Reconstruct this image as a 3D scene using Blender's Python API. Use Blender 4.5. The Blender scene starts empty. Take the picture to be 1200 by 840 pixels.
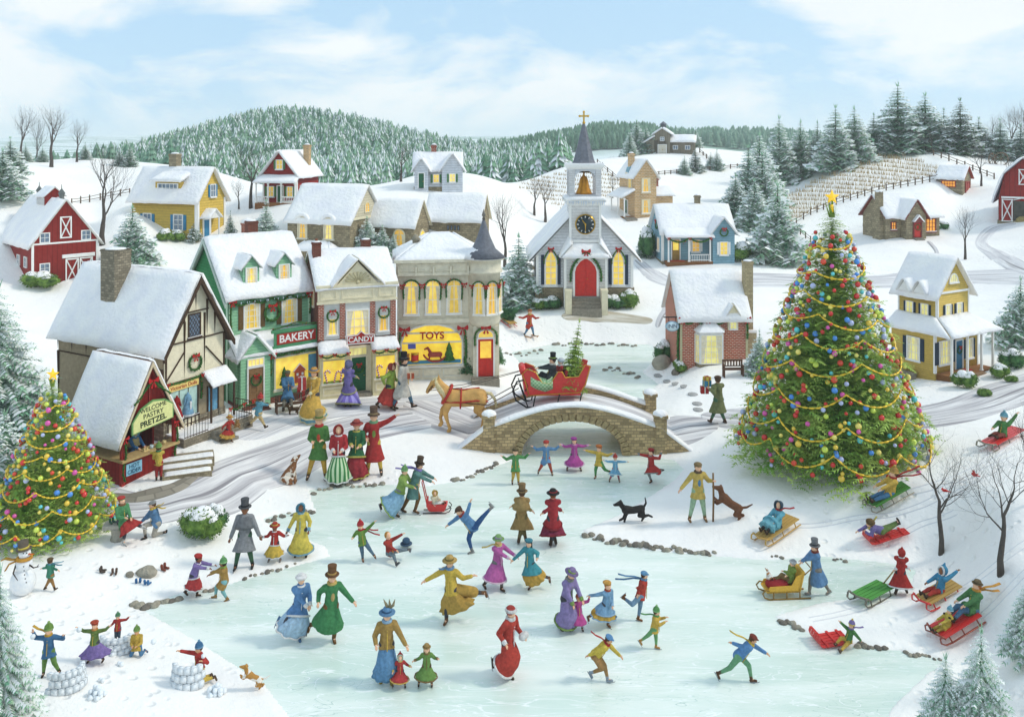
import bpy,bmesh,math,random
import numpy as np
from mathutils import Vector,Matrix,Quaternion,noise as mn

# ------------------------------------------------------------------ camera, sky, sun, exposure
scene=bpy.context.scene
COL=scene.collection
F,CAMH,HZ=1000.0,12.0,165.0
cd=bpy.data.cameras.new('camera');cam=bpy.data.objects.new('camera',cd);COL.objects.link(cam)
cam.location=(0,0,CAMH);cam.rotation_euler=(math.radians(90),0,0)
cd.sensor_width=36;cd.lens=30;cd.shift_y=-(420 - HZ) / 1200.0
cd.clip_start=0.3;cd.clip_end=9000
scene.camera=cam
world=bpy.data.worlds.new('World');scene.world=world;world.use_nodes=True
SUN_EL,SUN_AZ=44.0,88.0          # azimuth from +Y towards +X: behind the village, to the right
def build_world():
	nt=world.node_tree;N=nt.nodes;L=nt.links;N.clear()
	out=N.new('ShaderNodeOutputWorld');bg=N.new('ShaderNodeBackground');L.new(bg.outputs[0],out.inputs[0])
	sky=N.new('ShaderNodeTexSky');sky.sky_type='NISHITA';sky.sun_disc=False
	sky.sun_elevation=math.radians(SUN_EL);sky.sun_rotation=math.radians(SUN_AZ)
	sky.altitude=200;sky.air_density=1.0;sky.dust_density=0.6;sky.ozone_density=1.6
	bg.inputs[1].default_value=0.15
	tc=N.new('ShaderNodeTexCoord')
	# flatten direction so that clouds shrink towards the horizon
	mp=N.new('ShaderNodeMapping');mp.inputs['Scale'].default_value=(1.0,1.0,2.0);mp.inputs['Location'].default_value=(3.1,1.7,0.65)
	L.new(tc.outputs['Generated'],mp.inputs[0])
	n1=N.new('ShaderNodeTexNoise');n1.inputs['Scale'].default_value=3.6;n1.inputs['Detail'].default_value=9;n1.inputs['Roughness'].default_value=0.55;n1.inputs['Distortion'].default_value=0.35
	L.new(mp.outputs[0],n1.inputs['Vector'])
	cr=N.new('ShaderNodeValToRGB');cr.color_ramp.elements[0].position=0.46;cr.color_ramp.elements[1].position=0.58
	L.new(n1.outputs['Fac'],cr.inputs[0])
	# cloud whiteness with soft inner variation
	n2=N.new('ShaderNodeTexNoise');n2.inputs['Scale'].default_value=6;n2.inputs['Detail'].default_value=6
	L.new(mp.outputs[0],n2.inputs['Vector'])
	cc=N.new('ShaderNodeMix');cc.data_type='RGBA'
	cc.inputs[6].default_value=(6.2,6.7,7.0,1);cc.inputs[7].default_value=(8.0,8.2,8.0,1)
	L.new(n2.outputs['Fac'],cc.inputs[0])
	# lift the clear blue a little: thin high haze between the clouds
	mx0=N.new('ShaderNodeMix');mx0.data_type='RGBA';mx0.inputs[0].default_value=0.85
	mx0.inputs[7].default_value=(3.7,5.6,7.3,1)
	L.new(sky.outputs[0],mx0.inputs[6])
	mx=N.new('ShaderNodeMix');mx.data_type='RGBA'
	mul=N.new('ShaderNodeMath');mul.operation='MULTIPLY';mul.inputs[1].default_value=0.95
	L.new(cr.outputs[0],mul.inputs[0]);L.new(mul.outputs[0],mx.inputs[0])
	L.new(mx0.outputs[2],mx.inputs[6]);L.new(cc.outputs[2],mx.inputs[7])
	L.new(mx.outputs[2],bg.inputs[0])
build_world()
sd=bpy.data.lights.new('sun','SUN');sd.energy=2.0;sd.angle=math.radians(9.0);sd.color=(1.0,0.93,0.8)
so=bpy.data.objects.new('sun',sd);COL.objects.link(so)
_sv=Vector((math.sin(math.radians(SUN_AZ)) * math.cos(math.radians(SUN_EL)),math.cos(math.radians(SUN_AZ)) * math.cos(math.radians(SUN_EL)),math.sin(math.radians(SUN_EL))))
so.rotation_euler=_sv.to_track_quat('Z','Y').to_euler()
vs=scene.view_settings;scene.display_settings.display_device='sRGB'
vs.view_transform='Standard';vs.look='None';vs.gamma=1;vs.use_curve_mapping=False;vs.exposure=-0.13
scene.cycles.max_bounces=6;scene.cycles.diffuse_bounces=4;scene.cycles.glossy_bounces=2
scene.cycles.transmission_bounces=4;scene.cycles.volume_bounces=2
scene.cycles.use_denoising=True

# ------------------------------------------------------------------ small helpers
def hexc(h,a=1.0):
	h=h.lstrip('#');o=[]
	for i in (0,2,4):
		c=int(h[i:i+2],16) / 255.0
		o.append(c / 12.92 if c <= 0.04045 else ((c + 0.055) / 1.055) ** 2.4)
	return (o[0],o[1],o[2],a)
def rnd(a,b):return random.uniform(a,b)
random.seed(7);np.random.seed(7)

def thing(name,label,cat,loc=(0,0,0),yaw=0,s=1.0,group=None):
	o=bpy.data.objects.new(name,None);COL.objects.link(o)
	o.location=loc;o.rotation_euler=(0,0,math.radians(yaw));o.scale=(s,s,s)
	o.empty_display_size=0.1
	o['label']=label;o['category']=cat
	if group:o['group']=group
	return o
def tag(o,label=None,cat=None,group=None,kind=None):
	if label:o['label']=label
	if cat:o['category']=cat
	if group:o['group']=group
	if kind:o['kind']=kind
	return o
def copy_tree(o,parent=None):
	c=o.copy();COL.objects.link(c);c.parent=parent
	for ch in KIDS.get(o.name,[]):
		copy_tree(ch,c)
		KIDS.setdefault(c.name,[])
	return c
KIDS={}
def link(name,me,mats=(),parent=None):
	for m in mats:me.materials.append(m)
	o=bpy.data.objects.new(name,me);COL.objects.link(o)
	if parent is not None:
		o.parent=parent;KIDS.setdefault(parent.name,[]).append(o)
	return o

class MB:
	"""collects shapes; build() links them as ONE mesh object"""
	def __init__(s):s.v=[];s.f=[];s.m=[];s.sm=[]
	def add(s,vs,fs,mi=0,smooth=False):
		b=len(s.v);s.v.extend([tuple(p) for p in vs])
		for f in fs:s.f.append(tuple(b + i for i in f));s.m.append(mi);s.sm.append(smooth)
	def box(s,a,b,mi=0):
		x0,y0,z0=a;x1,y1,z1=b
		s.add([(x0,y0,z0),(x1,y0,z0),(x1,y1,z0),(x0,y1,z0),(x0,y0,z1),(x1,y0,z1),(x1,y1,z1),(x0,y1,z1)],
			  [(0,3,2,1),(4,5,6,7),(0,1,5,4),(1,2,6,5),(2,3,7,6),(3,0,4,7)],mi)
	def hexa(s,p,mi=0):
		s.add(p,[(0,3,2,1),(4,5,6,7),(0,1,5,4),(1,2,6,5),(2,3,7,6),(3,0,4,7)],mi)
	def pbox(s,P,s0,s1,z0,z1,o0,o1,mi=0):
		q=[P(s0,z0,o0),P(s1,z0,o0),P(s1,z0,o1),P(s0,z0,o1),P(s0,z1,o0),P(s1,z1,o0),P(s1,z1,o1),P(s0,z1,o1)]
		s.add(q,[(0,1,2,3),(7,6,5,4),(4,5,1,0),(5,6,2,1),(6,7,3,2),(7,4,0,3)],mi)
	def pprism(s,P,pts,o0,o1,mi=0):
		n=len(pts);q=[P(a,b,o0) for a,b in pts] + [P(a,b,o1) for a,b in pts]
		fs=[tuple(range(n)),tuple(range(2*n-1,n-1,-1))] + [(i,n+i,n+(i+1) % n,(i+1) % n) for i in range(n)]
		s.add(q,fs,mi)
	def ring(s,P,outer,inner,o0,o1,mi=0):
		n=len(outer)
		q=[P(a,b,o1) for a,b in outer] + [P(a,b,o1) for a,b in inner] + [P(a,b,o0) for a,b in outer] + [P(a,b,o0) for a,b in inner]
		fs=[]
		for i in range(n):
			j=(i+1) % n
			fs += [(i,j,n+j,n+i),(n+i,n+j,3*n+j,3*n+i),(j,i,2*n+i,2*n+j)]
		s.add(q,fs,mi)
	def tube(s,pts,r,n=6,mi=0,smooth=True,cap=True,up=None):
		pts=[Vector(p) for p in pts];k=len(pts)
		rr=r if isinstance(r,(list,tuple)) else [r] * k
		V=[];Fs=[];pa=None
		for i in range(k):
			d=(pts[min(i+1,k-1)] - pts[max(i-1,0)])
			d=d.normalized() if d.length > 1e-9 else Vector((0,0,1))
			if pa is None:
				ref=Vector(up) if up else (Vector((0,0,1)) if abs(d.z) < 0.9 else Vector((0,1,0)))
				a=d.cross(ref).normalized()
			else:
				a=pa - d * pa.dot(d);a=a.normalized() if a.length > 1e-6 else d.orthogonal().normalized()
			pa=a;b=d.cross(a)
			ra,rb=rr[i] if isinstance(rr[i],(list,tuple)) else (rr[i],rr[i])
			for j in range(n):
				t=2*math.pi*j/n;V.append(pts[i] + a*(math.cos(t)*ra) + b*(math.sin(t)*rb))
		for i in range(k-1):
			for j in range(n):
				Fs.append((i*n+j,i*n+(j+1) % n,(i+1)*n+(j+1) % n,(i+1)*n+j))
		if cap:Fs.append(tuple(range(n-1,-1,-1)));Fs.append(tuple((k-1)*n+j for j in range(n)))
		s.add(V,Fs,mi,smooth)
	def cap(s,p0,p1,r0,r1,n=10,mi=0):
		"""tapered capsule with round ends"""
		p0=Vector(p0);p1=Vector(p1);d=p1 - p0;L=d.length
		if L < 1e-6:return s.ball(p0,r0,n=n,mi=mi)
		d /= L;P=[];R=[]
		for t in (-1,-.8,-.5,0):P.append(p0 + d*(t*r0*.999));R.append(max(r0*math.sqrt(1-t*t),r0*.05))
		for t in (0,.5,.8,1):P.append(p1 + d*(t*r1*.999));R.append(max(r1*math.sqrt(1-t*t),r1*.05))
		s.tube(P,R,n,mi)
	def ball(s,c,r,n=10,mi=0,rot=None,m=None):
		c=Vector(c);rx,ry,rz=r if isinstance(r,(list,tuple)) else (r,r,r);m=m or max(4,n*2//3)
		V=[(0,0,rz)];
		for i in range(1,m):
			a=math.pi*i/m
			for j in range(n):
				t=2*math.pi*j/n;V.append((rx*math.sin(a)*math.cos(t),ry*math.sin(a)*math.sin(t),rz*math.cos(a)))
		V.append((0,0,-rz));V=[Vector(v) for v in V]
		if rot is not None:V=[rot @ v for v in V]
		V=[v + c for v in V];Fs=[]
		for j in range(n):Fs.append((0,1+j,1+(j+1) % n))
		for i in range(m-2):
			for j in range(n):Fs.append((1+i*n+j,1+(i+1)*n+j,1+(i+1)*n+(j+1) % n,1+i*n+(j+1) % n))
		e=len(V)-1;b=1+(m-2)*n
		for j in range(n):Fs.append((b+j,e,b+(j+1) % n))
		s.add(V,Fs,mi,True)
	def lathe(s,c,prof,n=14,mi=0,M=None,smooth=True):
		"""prof: list of (r, h); M: 3x3 rotation applied about c"""
		c=Vector(c);V=[];Fs=[]
		for r,h in prof:
			for j in range(n):
				t=2*math.pi*j/n;p=Vector((max(r,1e-3)*math.cos(t),max(r,1e-3)*math.sin(t),h))
				V.append((M @ p if M is not None else p) + c)
		k=len(prof)
		for i in range(k-1):
			for j in range(n):Fs.append((i*n+j,i*n+(j+1) % n,(i+1)*n+(j+1) % n,(i+1)*n+j))
		Fs.append(tuple(range(n-1,-1,-1)));Fs.append(tuple((k-1)*n+j for j in range(n)))
		s.add(V,Fs,mi,smooth)
	def loft(s,rings,mi=0,smooth=True,cap=True):
		"""rings: lists of equal-length point loops"""
		n=len(rings[0]);V=[p for r in rings for p in r];Fs=[]
		for i in range(len(rings)-1):
			for j in range(n):Fs.append((i*n+j,i*n+(j+1) % n,(i+1)*n+(j+1) % n,(i+1)*n+j))
		if cap:Fs.append(tuple(range(n-1,-1,-1)));Fs.append(tuple((len(rings)-1)*n+j for j in range(n)))
		s.add(V,Fs,mi,smooth)
	def mesh(s,name,uv=True):
		me=bpy.data.meshes.new(name);me.from_pydata(s.v,[],s.f)
		me.polygons.foreach_set('material_index',s.m);me.polygons.foreach_set('use_smooth',s.sm)
		if uv and s.f:
			ul=me.uv_layers.new(name='UVMap');nl=len(me.loops)
			vi=np.empty(nl,int);me.loops.foreach_get('vertex_index',vi)
			co=np.array(s.v,float)[vi]
			nr=np.empty(len(s.f)*3);me.polygons.foreach_get('normal',nr);nr=nr.reshape(-1,3)
			lt=np.empty(len(s.f),int);me.polygons.foreach_get('loop_total',lt);nn=np.repeat(nr,lt,axis=0)
			flat=np.abs(nn[:,2]) > 0.75;hl=np.hypot(nn[:,0],nn[:,1]) + 1e-9
			tx,ty=-nn[:,1]/hl,nn[:,0]/hl
			uu=np.where(flat,co[:,0],co[:,0]*tx + co[:,1]*ty);vv=np.where(flat,co[:,1],co[:,2])
			ul.data.foreach_set('uv',np.stack([uu,vv],1).ravel())
		me.update();return me
	def split(s,name,mats,parent=None):
		"""every separate piece becomes an object of its own"""
		par=list(range(len(s.v)))
		def find(a):
			while par[a] != a:par[a]=par[par[a]];a=par[a]
			return a
		for f in s.f:
			for i in f[1:]:par[find(i)]=find(f[0])
		gr={};o=None
		for k,f in enumerate(s.f):gr.setdefault(find(f[0]),[]).append(k)
		for ks in gr.values():
			m=MB();mp={}
			for k in ks:m.f.append(tuple(mp.setdefault(i,len(mp)) for i in s.f[k]));m.m.append(s.m[k]);m.sm.append(s.sm[k])
			m.v=[s.v[i] for i in mp];o=m.build(name,mats,parent)
		return o
	def build(s,name,mats,parent=None,uv=True):
		if not isinstance(mats,(list,tuple)):mats=[mats]
		return link(name,s.mesh(name,uv),mats,parent)

# ------------------------------------------------------------------ materials
MATS={}
def _new(name):
	m=bpy.data.materials.new(name);m.use_nodes=True;nt=m.node_tree
	b=nt.nodes['Principled BSDF'];return m,nt,b
def mix2(nt,fac,a,b):
	x=nt.nodes.new('ShaderNodeMix');x.data_type='RGBA'
	if hasattr(fac,'is_output'):nt.links.new(fac,x.inputs[0])
	else:x.inputs[0].default_value=fac
	for i,c in ((6,a),(7,b)):
		if hasattr(c,'is_output'):nt.links.new(c,x.inputs[i])
		else:x.inputs[i].default_value=c
	return x.outputs[2]
def noise_n(nt,scale,detail=4,coord='Object',rough=.5,dist=0,vec=None):
	n=nt.nodes.new('ShaderNodeTexNoise');n.inputs['Scale'].default_value=scale;n.inputs['Detail'].default_value=detail
	n.inputs['Roughness'].default_value=rough;n.inputs['Distortion'].default_value=dist
	if vec is None:
		tc=nt.nodes.new('ShaderNodeTexCoord');vec=tc.outputs[coord]
	nt.links.new(vec,n.inputs['Vector']);return n.outputs['Fac']
def ramp(nt,src,p0,p1):
	r=nt.nodes.new('ShaderNodeMapRange');r.inputs[1].default_value=p0;r.inputs[2].default_value=p1
	nt.links.new(src,r.inputs[0]);return r.outputs[0]
def bump(nt,b,src,strength=.3,dist=.1):
	n=nt.nodes.new('ShaderNodeBump');n.inputs['Strength'].default_value=strength;n.inputs['Distance'].default_value=dist
	nt.links.new(src,n.inputs['Height']);nt.links.new(n.outputs[0],b.inputs['Normal'])
def shade(c,k):return (min(c[0]*k,1),min(c[1]*k,1),min(c[2]*k,1),1)
def mat(hexcol,rough=.75,var=.18,scale=.6,metal=0,spec=.3,bmp=0.0,coord='Object'):
	key=('p',hexcol,rough,var,scale,metal,spec,bmp,coord)
	if key in MATS:return MATS[key]
	m,nt,b=_new('surface_' + hexcol.strip('#'));c=hexc(hexcol)
	nz=noise_n(nt,scale,4,coord)
	nt.links.new(mix2(nt,ramp(nt,nz,.3,.7),shade(c,1-var),shade(c,1+var)),b.inputs['Base Color'])
	b.inputs['Roughness'].default_value=rough;b.inputs['Metallic'].default_value=metal
	b.inputs['Specular IOR Level'].default_value=spec
	if bmp:bump(nt,b,noise_n(nt,scale*4,4,coord),bmp,.5)
	MATS[key]=m;return m
def fabric(h):
	r,g,b=[int(h.lstrip('#')[i:i+2],16) for i in (0,2,4)];l=(r*.3+g*.55+b*.15)+26
	h='#%02x%02x%02x' % tuple(min(255,int(c*.82+l*.18)) for c in (r,g,b));return mat(h,.9,.2,.3,0,.12,.55)
def emis(hexcol,s=1.0,var=.12,scale=.12):
	key=('e',hexcol,s)
	if key in MATS:return MATS[key]
	m,nt,b=_new('lit_pane');c=hexc(hexcol)
	o=mix2(nt,ramp(nt,noise_n(nt,scale,2),.35,.65),shade(c,1-var),shade(c,1+var))
	nt.links.new(o,b.inputs['Base Color']);nt.links.new(o,b.inputs['Emission Color'])
	b.inputs['Emission Strength'].default_value=s;b.inputs['Roughness'].default_value=.15
	MATS[key]=m;return m
def siding(hexcol,pitch=4.0,vertical=False):
	key=('s',hexcol,pitch,vertical)
	if key in MATS:return MATS[key]
	m,nt,b=_new('boards_' + hexcol.strip('#'));c=hexc(hexcol)
	tc=nt.nodes.new('ShaderNodeTexCoord');sp=nt.nodes.new('ShaderNodeSeparateXYZ');nt.links.new(tc.outputs['UV'],sp.inputs[0])
	d=nt.nodes.new('ShaderNodeMath');d.operation='DIVIDE';d.inputs[1].default_value=pitch
	nt.links.new(sp.outputs[0 if vertical else 1],d.inputs[0])
	fr=nt.nodes.new('ShaderNodeMath');fr.operation='FRACT';nt.links.new(d.outputs[0],fr.inputs[0])
	fl=nt.nodes.new('ShaderNodeMath');fl.operation='FLOOR';nt.links.new(d.outputs[0],fl.inputs[0])
	wn=nt.nodes.new('ShaderNodeTexWhiteNoise');wn.noise_dimensions='1D';nt.links.new(fl.outputs[0],wn.inputs['W'])
	nz=noise_n(nt,.25,5,'UV',.6)
	base=mix2(nt,ramp(nt,nz,.3,.7),shade(c,.82),shade(c,1.1))
	base=mix2(nt,wn.outputs['Value'],base,mix2(nt,.5,base,shade(c,.8)))
	gap=ramp(nt,fr.outputs[0],.82,.98)
	base=mix2(nt,gap,base,shade(c,.5))
	nt.links.new(base,b.inputs['Base Color']);b.inputs['Roughness'].default_value=.8;b.inputs['Specular IOR Level'].default_value=.2
	bump(nt,b,fr.outputs[0],.5,.6)
	MATS[key]=m;return m
def bricks(hexcol,mortar='#cfc4b4',w=6.5,h=2.6,var=.35,ms=.3,bs=.4):
	key=('b',hexcol,w,h,mortar)
	if key in MATS:return MATS[key]
	m,nt,b=_new('masonry_' + hexcol.strip('#'));c=hexc(hexcol)
	tc=nt.nodes.new('ShaderNodeTexCoord');t=nt.nodes.new('ShaderNodeTexBrick')
	# slight waviness so that courses are not ruler-straight
	nz=nt.nodes.new('ShaderNodeTexNoise');nz.inputs['Scale'].default_value=.12;nt.links.new(tc.outputs['UV'],nz.inputs['Vector'])
	mx=nt.nodes.new('ShaderNodeMixRGB');mx.blend_type='LINEAR_LIGHT';mx.inputs[0].default_value=ms*2
	nt.links.new(tc.outputs['UV'],mx.inputs[1]);nt.links.new(nz.outputs['Color'],mx.inputs[2]);nt.links.new(mx.outputs[0],t.inputs['Vector'])
	t.inputs['Color1'].default_value=shade(c,1-var);t.inputs['Color2'].default_value=shade(c,1+var);t.inputs['Mortar'].default_value=hexc(mortar)
	t.inputs['Scale'].default_value=1;t.inputs['Brick Width'].default_value=w;t.inputs['Row Height'].default_value=h
	t.inputs['Mortar Size'].default_value=ms;t.inputs['Mortar Smooth'].default_value=.3;t.inputs['Bias'].default_value=0
	o=mix2(nt,ramp(nt,noise_n(nt,.5,4,'UV'),.3,.7),t.outputs['Color'],shade(c,.85));
	o2=mix2(nt,.65,o,t.outputs['Color'])
	nt.links.new(o2,b.inputs['Base Color']);b.inputs['Roughness'].default_value=.9;b.inputs['Specular IOR Level'].default_value=.15
	iv=nt.nodes.new('ShaderNodeMath');iv.operation='SUBTRACT';iv.inputs[0].default_value=1;nt.links.new(t.outputs['Fac'],iv.inputs[1])
	bump(nt,b,iv.outputs[0],bs,.5)
	MATS[key]=m;return m
def snow_mat(name='snow',c0='#eceff4',c1='#f7f7f6',scale=.35,bs=.25,coord='Object',dist=.05):
	key=('snow',name)
	if key in MATS:return MATS[key]
	m,nt,b=_new(name)
	nt.links.new(mix2(nt,ramp(nt,noise_n(nt,scale,5,coord),.3,.7),hexc(c0),hexc(c1)),b.inputs['Base Color'])
	b.inputs['Roughness'].default_value=.75;b.inputs['Specular IOR Level'].default_value=.25
	bump(nt,b,noise_n(nt,scale*5,6,coord),bs,dist)
	MATS[key]=m;return m
SNOW=snow_mat('roof_snow','#ebeaee','#f9f7f3',.05,.22,'Object',.7)
SNOWG=snow_mat('ground_snow','#eeedee','#fbf8f2',.12,.35,'Object',.12)
def foliage(h1,h2,name='foliage',scale=6.0):
	key=('f',h1,h2,scale)
	if key in MATS:return MATS[key]
	m,nt,b=_new(name)
	oi=nt.nodes.new('ShaderNodeObjectInfo')
	a=mix2(nt,ramp(nt,noise_n(nt,scale,3),.32,.68),hexc(h1),hexc(h2))
	nt.links.new(mix2(nt,ramp(nt,oi.outputs['Random'],0,3.0),a,hexc(h1)),b.inputs['Base Color'])
	b.inputs['Roughness'].default_value=.75;b.inputs['Specular IOR Level'].default_value=.2
	MATS[key]=m;return m
BARK=mat('#4a4038',.95,.3,1.5,0,.1,.5)
WHITE=mat('#e9e8e4',.6,.05,.2);TRIM=mat('#dcd9d0',.6,.08,.2)
GOLD=mat('#c9a03a',.35,.1,.3,.8);IRON=mat('#26282c',.5,.2,.3,.6)
REDBOW=mat('#b01c1c',.5,.2,.5);GREEN_L=mat('#1d5a3a',.6,.12,.3)
LITE=emis('#f0cf55',.55);LITEO=emis('#f0a23a',.6)
GAR=foliage('#1f4a22','#4f7f35','garland',.5)

# ------------------------------------------------------------------ terrain
CP=[]   # (a = X/Y, b = ln Y, z)
def cpx(px,py,z):
	Y=F*(CAMH - z)/(py - HZ);CP.append(((px-600)/F,math.log(Y),z))
def cpw(px,Y,z):CP.append(((px-600)/F,math.log(Y),z))
for t in [
 (-250,850,.9),(0,840,.5),(100,790,.35),(230,800,.2),(0,700,.5),(60,690,.45),(130,650,.45),(200,640,.35),(0,600,.7),(100,620,.6),(210,600,.6),(300,600,.3),
 (290,660,.12),(340,655,.1),(0,545,.9),(120,570,.75),(150,520,1.0),(220,505,1.1),(300,560,.5),(400,560,.35),(500,540,.25),(320,500,.7),(400,480,.75),(450,500,.55),(560,505,.35),(300,470,.95),(380,455,.85),(470,450,.75),(560,450,.6),(600,420,.4),
 (570,400,.7),(620,385,1.0),(685,362,1.5),(685,374,1.3),(640,376,1.1),(740,376,1.1),(740,365,1.4),(780,395,.9),(820,440,.75),(780,480,.55),(880,430,1.0),(850,500,.55),(820,560,.3),(800,620,.12),(900,600,.6),(960,560,.9),(1000,600,1.0),(1040,640,.8),(960,650,.2),
 (1060,560,1.5),(1000,500,1.0),(1060,480,1.15),(1120,450,1.4),(1190,430,1.7),(1200,470,1.7),(1200,520,2.3),(1150,560,2.0),(1200,600,2.1),(1105,645,1.1),(1180,680,1.5),(1200,750,1.2),(1100,720,.5),(1130,780,.35),(1200,840,.7),(1350,700,2.2),
 (900,330,2.2),(1000,330,2.2),(1100,320,2.6),(1190,330,3.0),(1050,280,4.0),(980,270,4.0),(900,290,3.2),(800,310,2.6),(700,320,2.2),(620,340,1.8),(760,330,2.0),
 (830,245,5.2),(745,257,4.6),(900,250,4.8),(1120,228,6.6),(1185,262,5.0),(1160,225,7.0),(930,225,6.2),(980,200,8.6),(1080,200,8.8),(1110,190,9.8),(1150,190,9.6),
 (680,240,5.6),(650,260,4.6),(610,280,3.3),(600,250,5.6),(640,225,6.4),(700,200,8.6),(760,195,8.8),(860,210,7.3),(800,215,7.0),(600,230,7.0),
 (560,300,3.2),(540,260,5.5),(515,224,7.6),(460,240,6.8),(400,250,6.2),(340,245,6.5),(300,240,6.6),(205,285,4.2),(120,290,3.6),(60,335,2.6),(150,340,2.4),(250,330,2.2),(350,330,2.0),(450,330,2.0),(0,330,3.0),
 (130,240,7.0),(60,240,7.2),(0,240,7.4),(-150,260,6.8),(-150,400,3.5),(-150,600,1.6),(0,430,1.6),(30,390,1.9),(600,360,1.4),(500,380,1.1),(100,440,1.2),(1350,400,3.0),(1350,300,5.5),(1350,220,8.0)]:cpx(*t)
# crest lines, then what lies hidden behind them
for px,py,Y in [(-200,186,80),(0,189,84),(100,185,88),(180,192,88),(250,200,88),(300,215,86),(400,225,86),(450,218,88),(490,205,90),(520,203,92),(560,208,93),(600,216,95),
				  (640,203,118),(700,190,128),(745,181,130),(790,172,130),(850,176,130),(900,180,130),(950,176,125),(1000,172,118),(1040,169,112),(1090,171,110),(1150,177,110),(1200,179,110),(1400,180,110)]:
	z=CAMH - Y*(py-HZ)/F;CP.append(((px-600)/F,math.log(Y),z));cpw(px,Y*1.3,z-3.2);cpw(px,Y*1.7,3.6)
_A=np.array(CP)
def _phi(r2):return 0.5*r2*np.log(r2 + 1e-12)
SA=2.2
_P=np.stack([_A[:,0]*SA,_A[:,1]],1);_n=len(_P)
_K=_phi(((_P[:,None]-_P[None])**2).sum(-1)) + np.eye(_n)*2e-3
_Q=np.concatenate([np.ones((_n,1)),_P],1)
_S=np.linalg.solve(np.block([[_K,_Q],[_Q.T,np.zeros((3,3))]]),np.concatenate([_A[:,2],np.zeros(3)]))
def _base(X,Y):
	X=np.asarray(X,float);Y=np.asarray(Y,float);sh=X.shape
	Yc=np.clip(Y,14,220);a=np.clip(X/np.maximum(Y,1),-.95,.95)
	q=np.stack([(a*SA).ravel(),np.log(Yc).ravel()],1);out=np.empty(len(q))
	for i in range(0,len(q),20000):
		c=q[i:i+20000];k=_phi(((c[:,None]-_P[None])**2).sum(-1))
		out[i:i+20000]=k @ _S[:_n] + _S[_n] + c @ _S[_n+1:]
	z=out.reshape(sh)
	t=np.clip((Y-150)/45,0,1);t=t*t*(3-2*t);z=z*(1-t) + 3.0*t
	# the wooded hill behind the village, and the lower ridges beyond
	dx=X + 67;s=np.where(dx < 0,34.0,46.0)
	z=z + 14.8*np.exp(-(dx/s)**2)*np.exp(-((Y-262)/62.0)**2)
	z=z + 9.8*np.exp(-((X-36)/36.0)**2)*np.exp(-((Y-300)/50.0)**2)
	z=z + 9.5*np.exp(-((X-100)/70.0)**2)*np.exp(-((Y-380)/70.0)**2)
	far=np.clip((Y-700)/900,0,1)
	z=z + far*(6 + 14*np.sin(X/420.0+1.0)*np.sin(Y/600.0) + 6*np.sin(X/170.0+2))
	return z
def w2(pts,z=0.0):
	return [((px-600)/F*(F*(CAMH-z)/(py-HZ)),F*(CAMH-z)/(py-HZ)) for px,py in pts]
POND=w2([(165,712),(215,694),(250,690),(300,676),(345,664),(388,652),(383,640),(350,628),(318,615),(310,608),(330,602),(372,600),(366,585),(364,574),(400,570),(450,568),(500,570),(545,563),(570,552),(596,541),
   (612,533),(630,500),(650,470),(640,440),(610,425),(600,413),(640,405),(700,402),(760,404),(776,412),(762,426),(752,436),(770,450),(752,470),(728,490),(738,515),(752,533),
   (790,540),(800,550),(790,562),(760,582),(725,603),(680,622),(700,634),(760,645),(840,652),(900,657),(960,652),(1040,660),(1072,668),(1066,688),(1020,698),(960,706),(905,722),(940,740),(1000,757),(1060,764),(1108,774),(1085,790),(1045,828),(1010,900),(960,1100),
   (420,1100),(380,900),(345,845),(310,800),(255,765),(205,735)])
def poly_sdf(X,Y,poly):
	P=np.array(poly);n=len(P);d=np.full(X.shape,1e18);ins=np.zeros(X.shape,bool)
	for i in range(n):
		ax,ay=P[i];bx,by=P[(i+1) % n];ex,ey=bx-ax,by-ay
		wx,wy=X-ax,Y-ay;t=np.clip((wx*ex+wy*ey)/(ex*ex+ey*ey+1e-12),0,1)
		d=np.minimum(d,(wx-ex*t)**2 + (wy-ey*t)**2)
		c=((ay > Y) != (by > Y)) & (X < (bx-ax)*(Y-ay)/(by-ay+1e-12)+ax);ins ^= c
	return np.where(ins,-1,1)*np.sqrt(d)
def height(X,Y):
	X=np.asarray(X,float);Y=np.asarray(Y,float)
	z=_base(X,Y);near=Y < 62
	if near.any():
		sdf=np.full(X.shape,9.0);sdf[near]=poly_sdf(X[near],Y[near],POND)
		t=np.clip(sdf/2.6,0,1);t=t*t*(3-2*t)
		zz=np.maximum(z,.03)*t + .06*np.clip(sdf/.25,-1,1)
		z=np.where(sdf < 0,np.maximum(-.06 + sdf*.3,-.35),np.where(near,zz,z))
	return z
# fine lookup grid for placing things
_ga=np.linspace(-.95,.95,420);_gY=np.exp(np.linspace(math.log(9),math.log(420),620))
_GX=_ga[None]*_gY[:,None];_GY=np.repeat(_gY[:,None],len(_ga),1);_GZ=height(_GX,_GY)
def hgt(x,y):
	a=min(max(x/max(y,1),-.9499),.9499);fa=(a+.95)/1.9*(len(_ga)-1);y=min(max(y,9.01),419)
	fy=math.log(y/9)/math.log(420/9)*(len(_gY)-1);i=int(fy);j=int(fa);u=fy-i;v=fa-j
	return float((_GZ[i,j]*(1-v)+_GZ[i,j+1]*v)*(1-u) + (_GZ[i+1,j]*(1-v)+_GZ[i+1,j+1]*v)*u)
def ground(px,py,ymin=12,ymax=200):
	"""where the sight line through a photo pixel first meets the terrain"""
	a=(px-600)/F;k=(py-HZ)/F;y=ymin;prev=None
	while y < ymax:
		d=CAMH - k*y - max(hgt(a*y,y),0.0)
		if d <= 0:break
		prev=y;y *= 1.01
	lo,hi=(prev or y),y
	for _ in range(18):
		m=(lo+hi)/2
		if CAMH - k*m - max(hgt(a*m,m),0.0) > 0:lo=m
		else:hi=m
	y=(lo+hi)/2;return Vector((a*y,y,max(hgt(a*y,y),0.0)))
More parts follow.
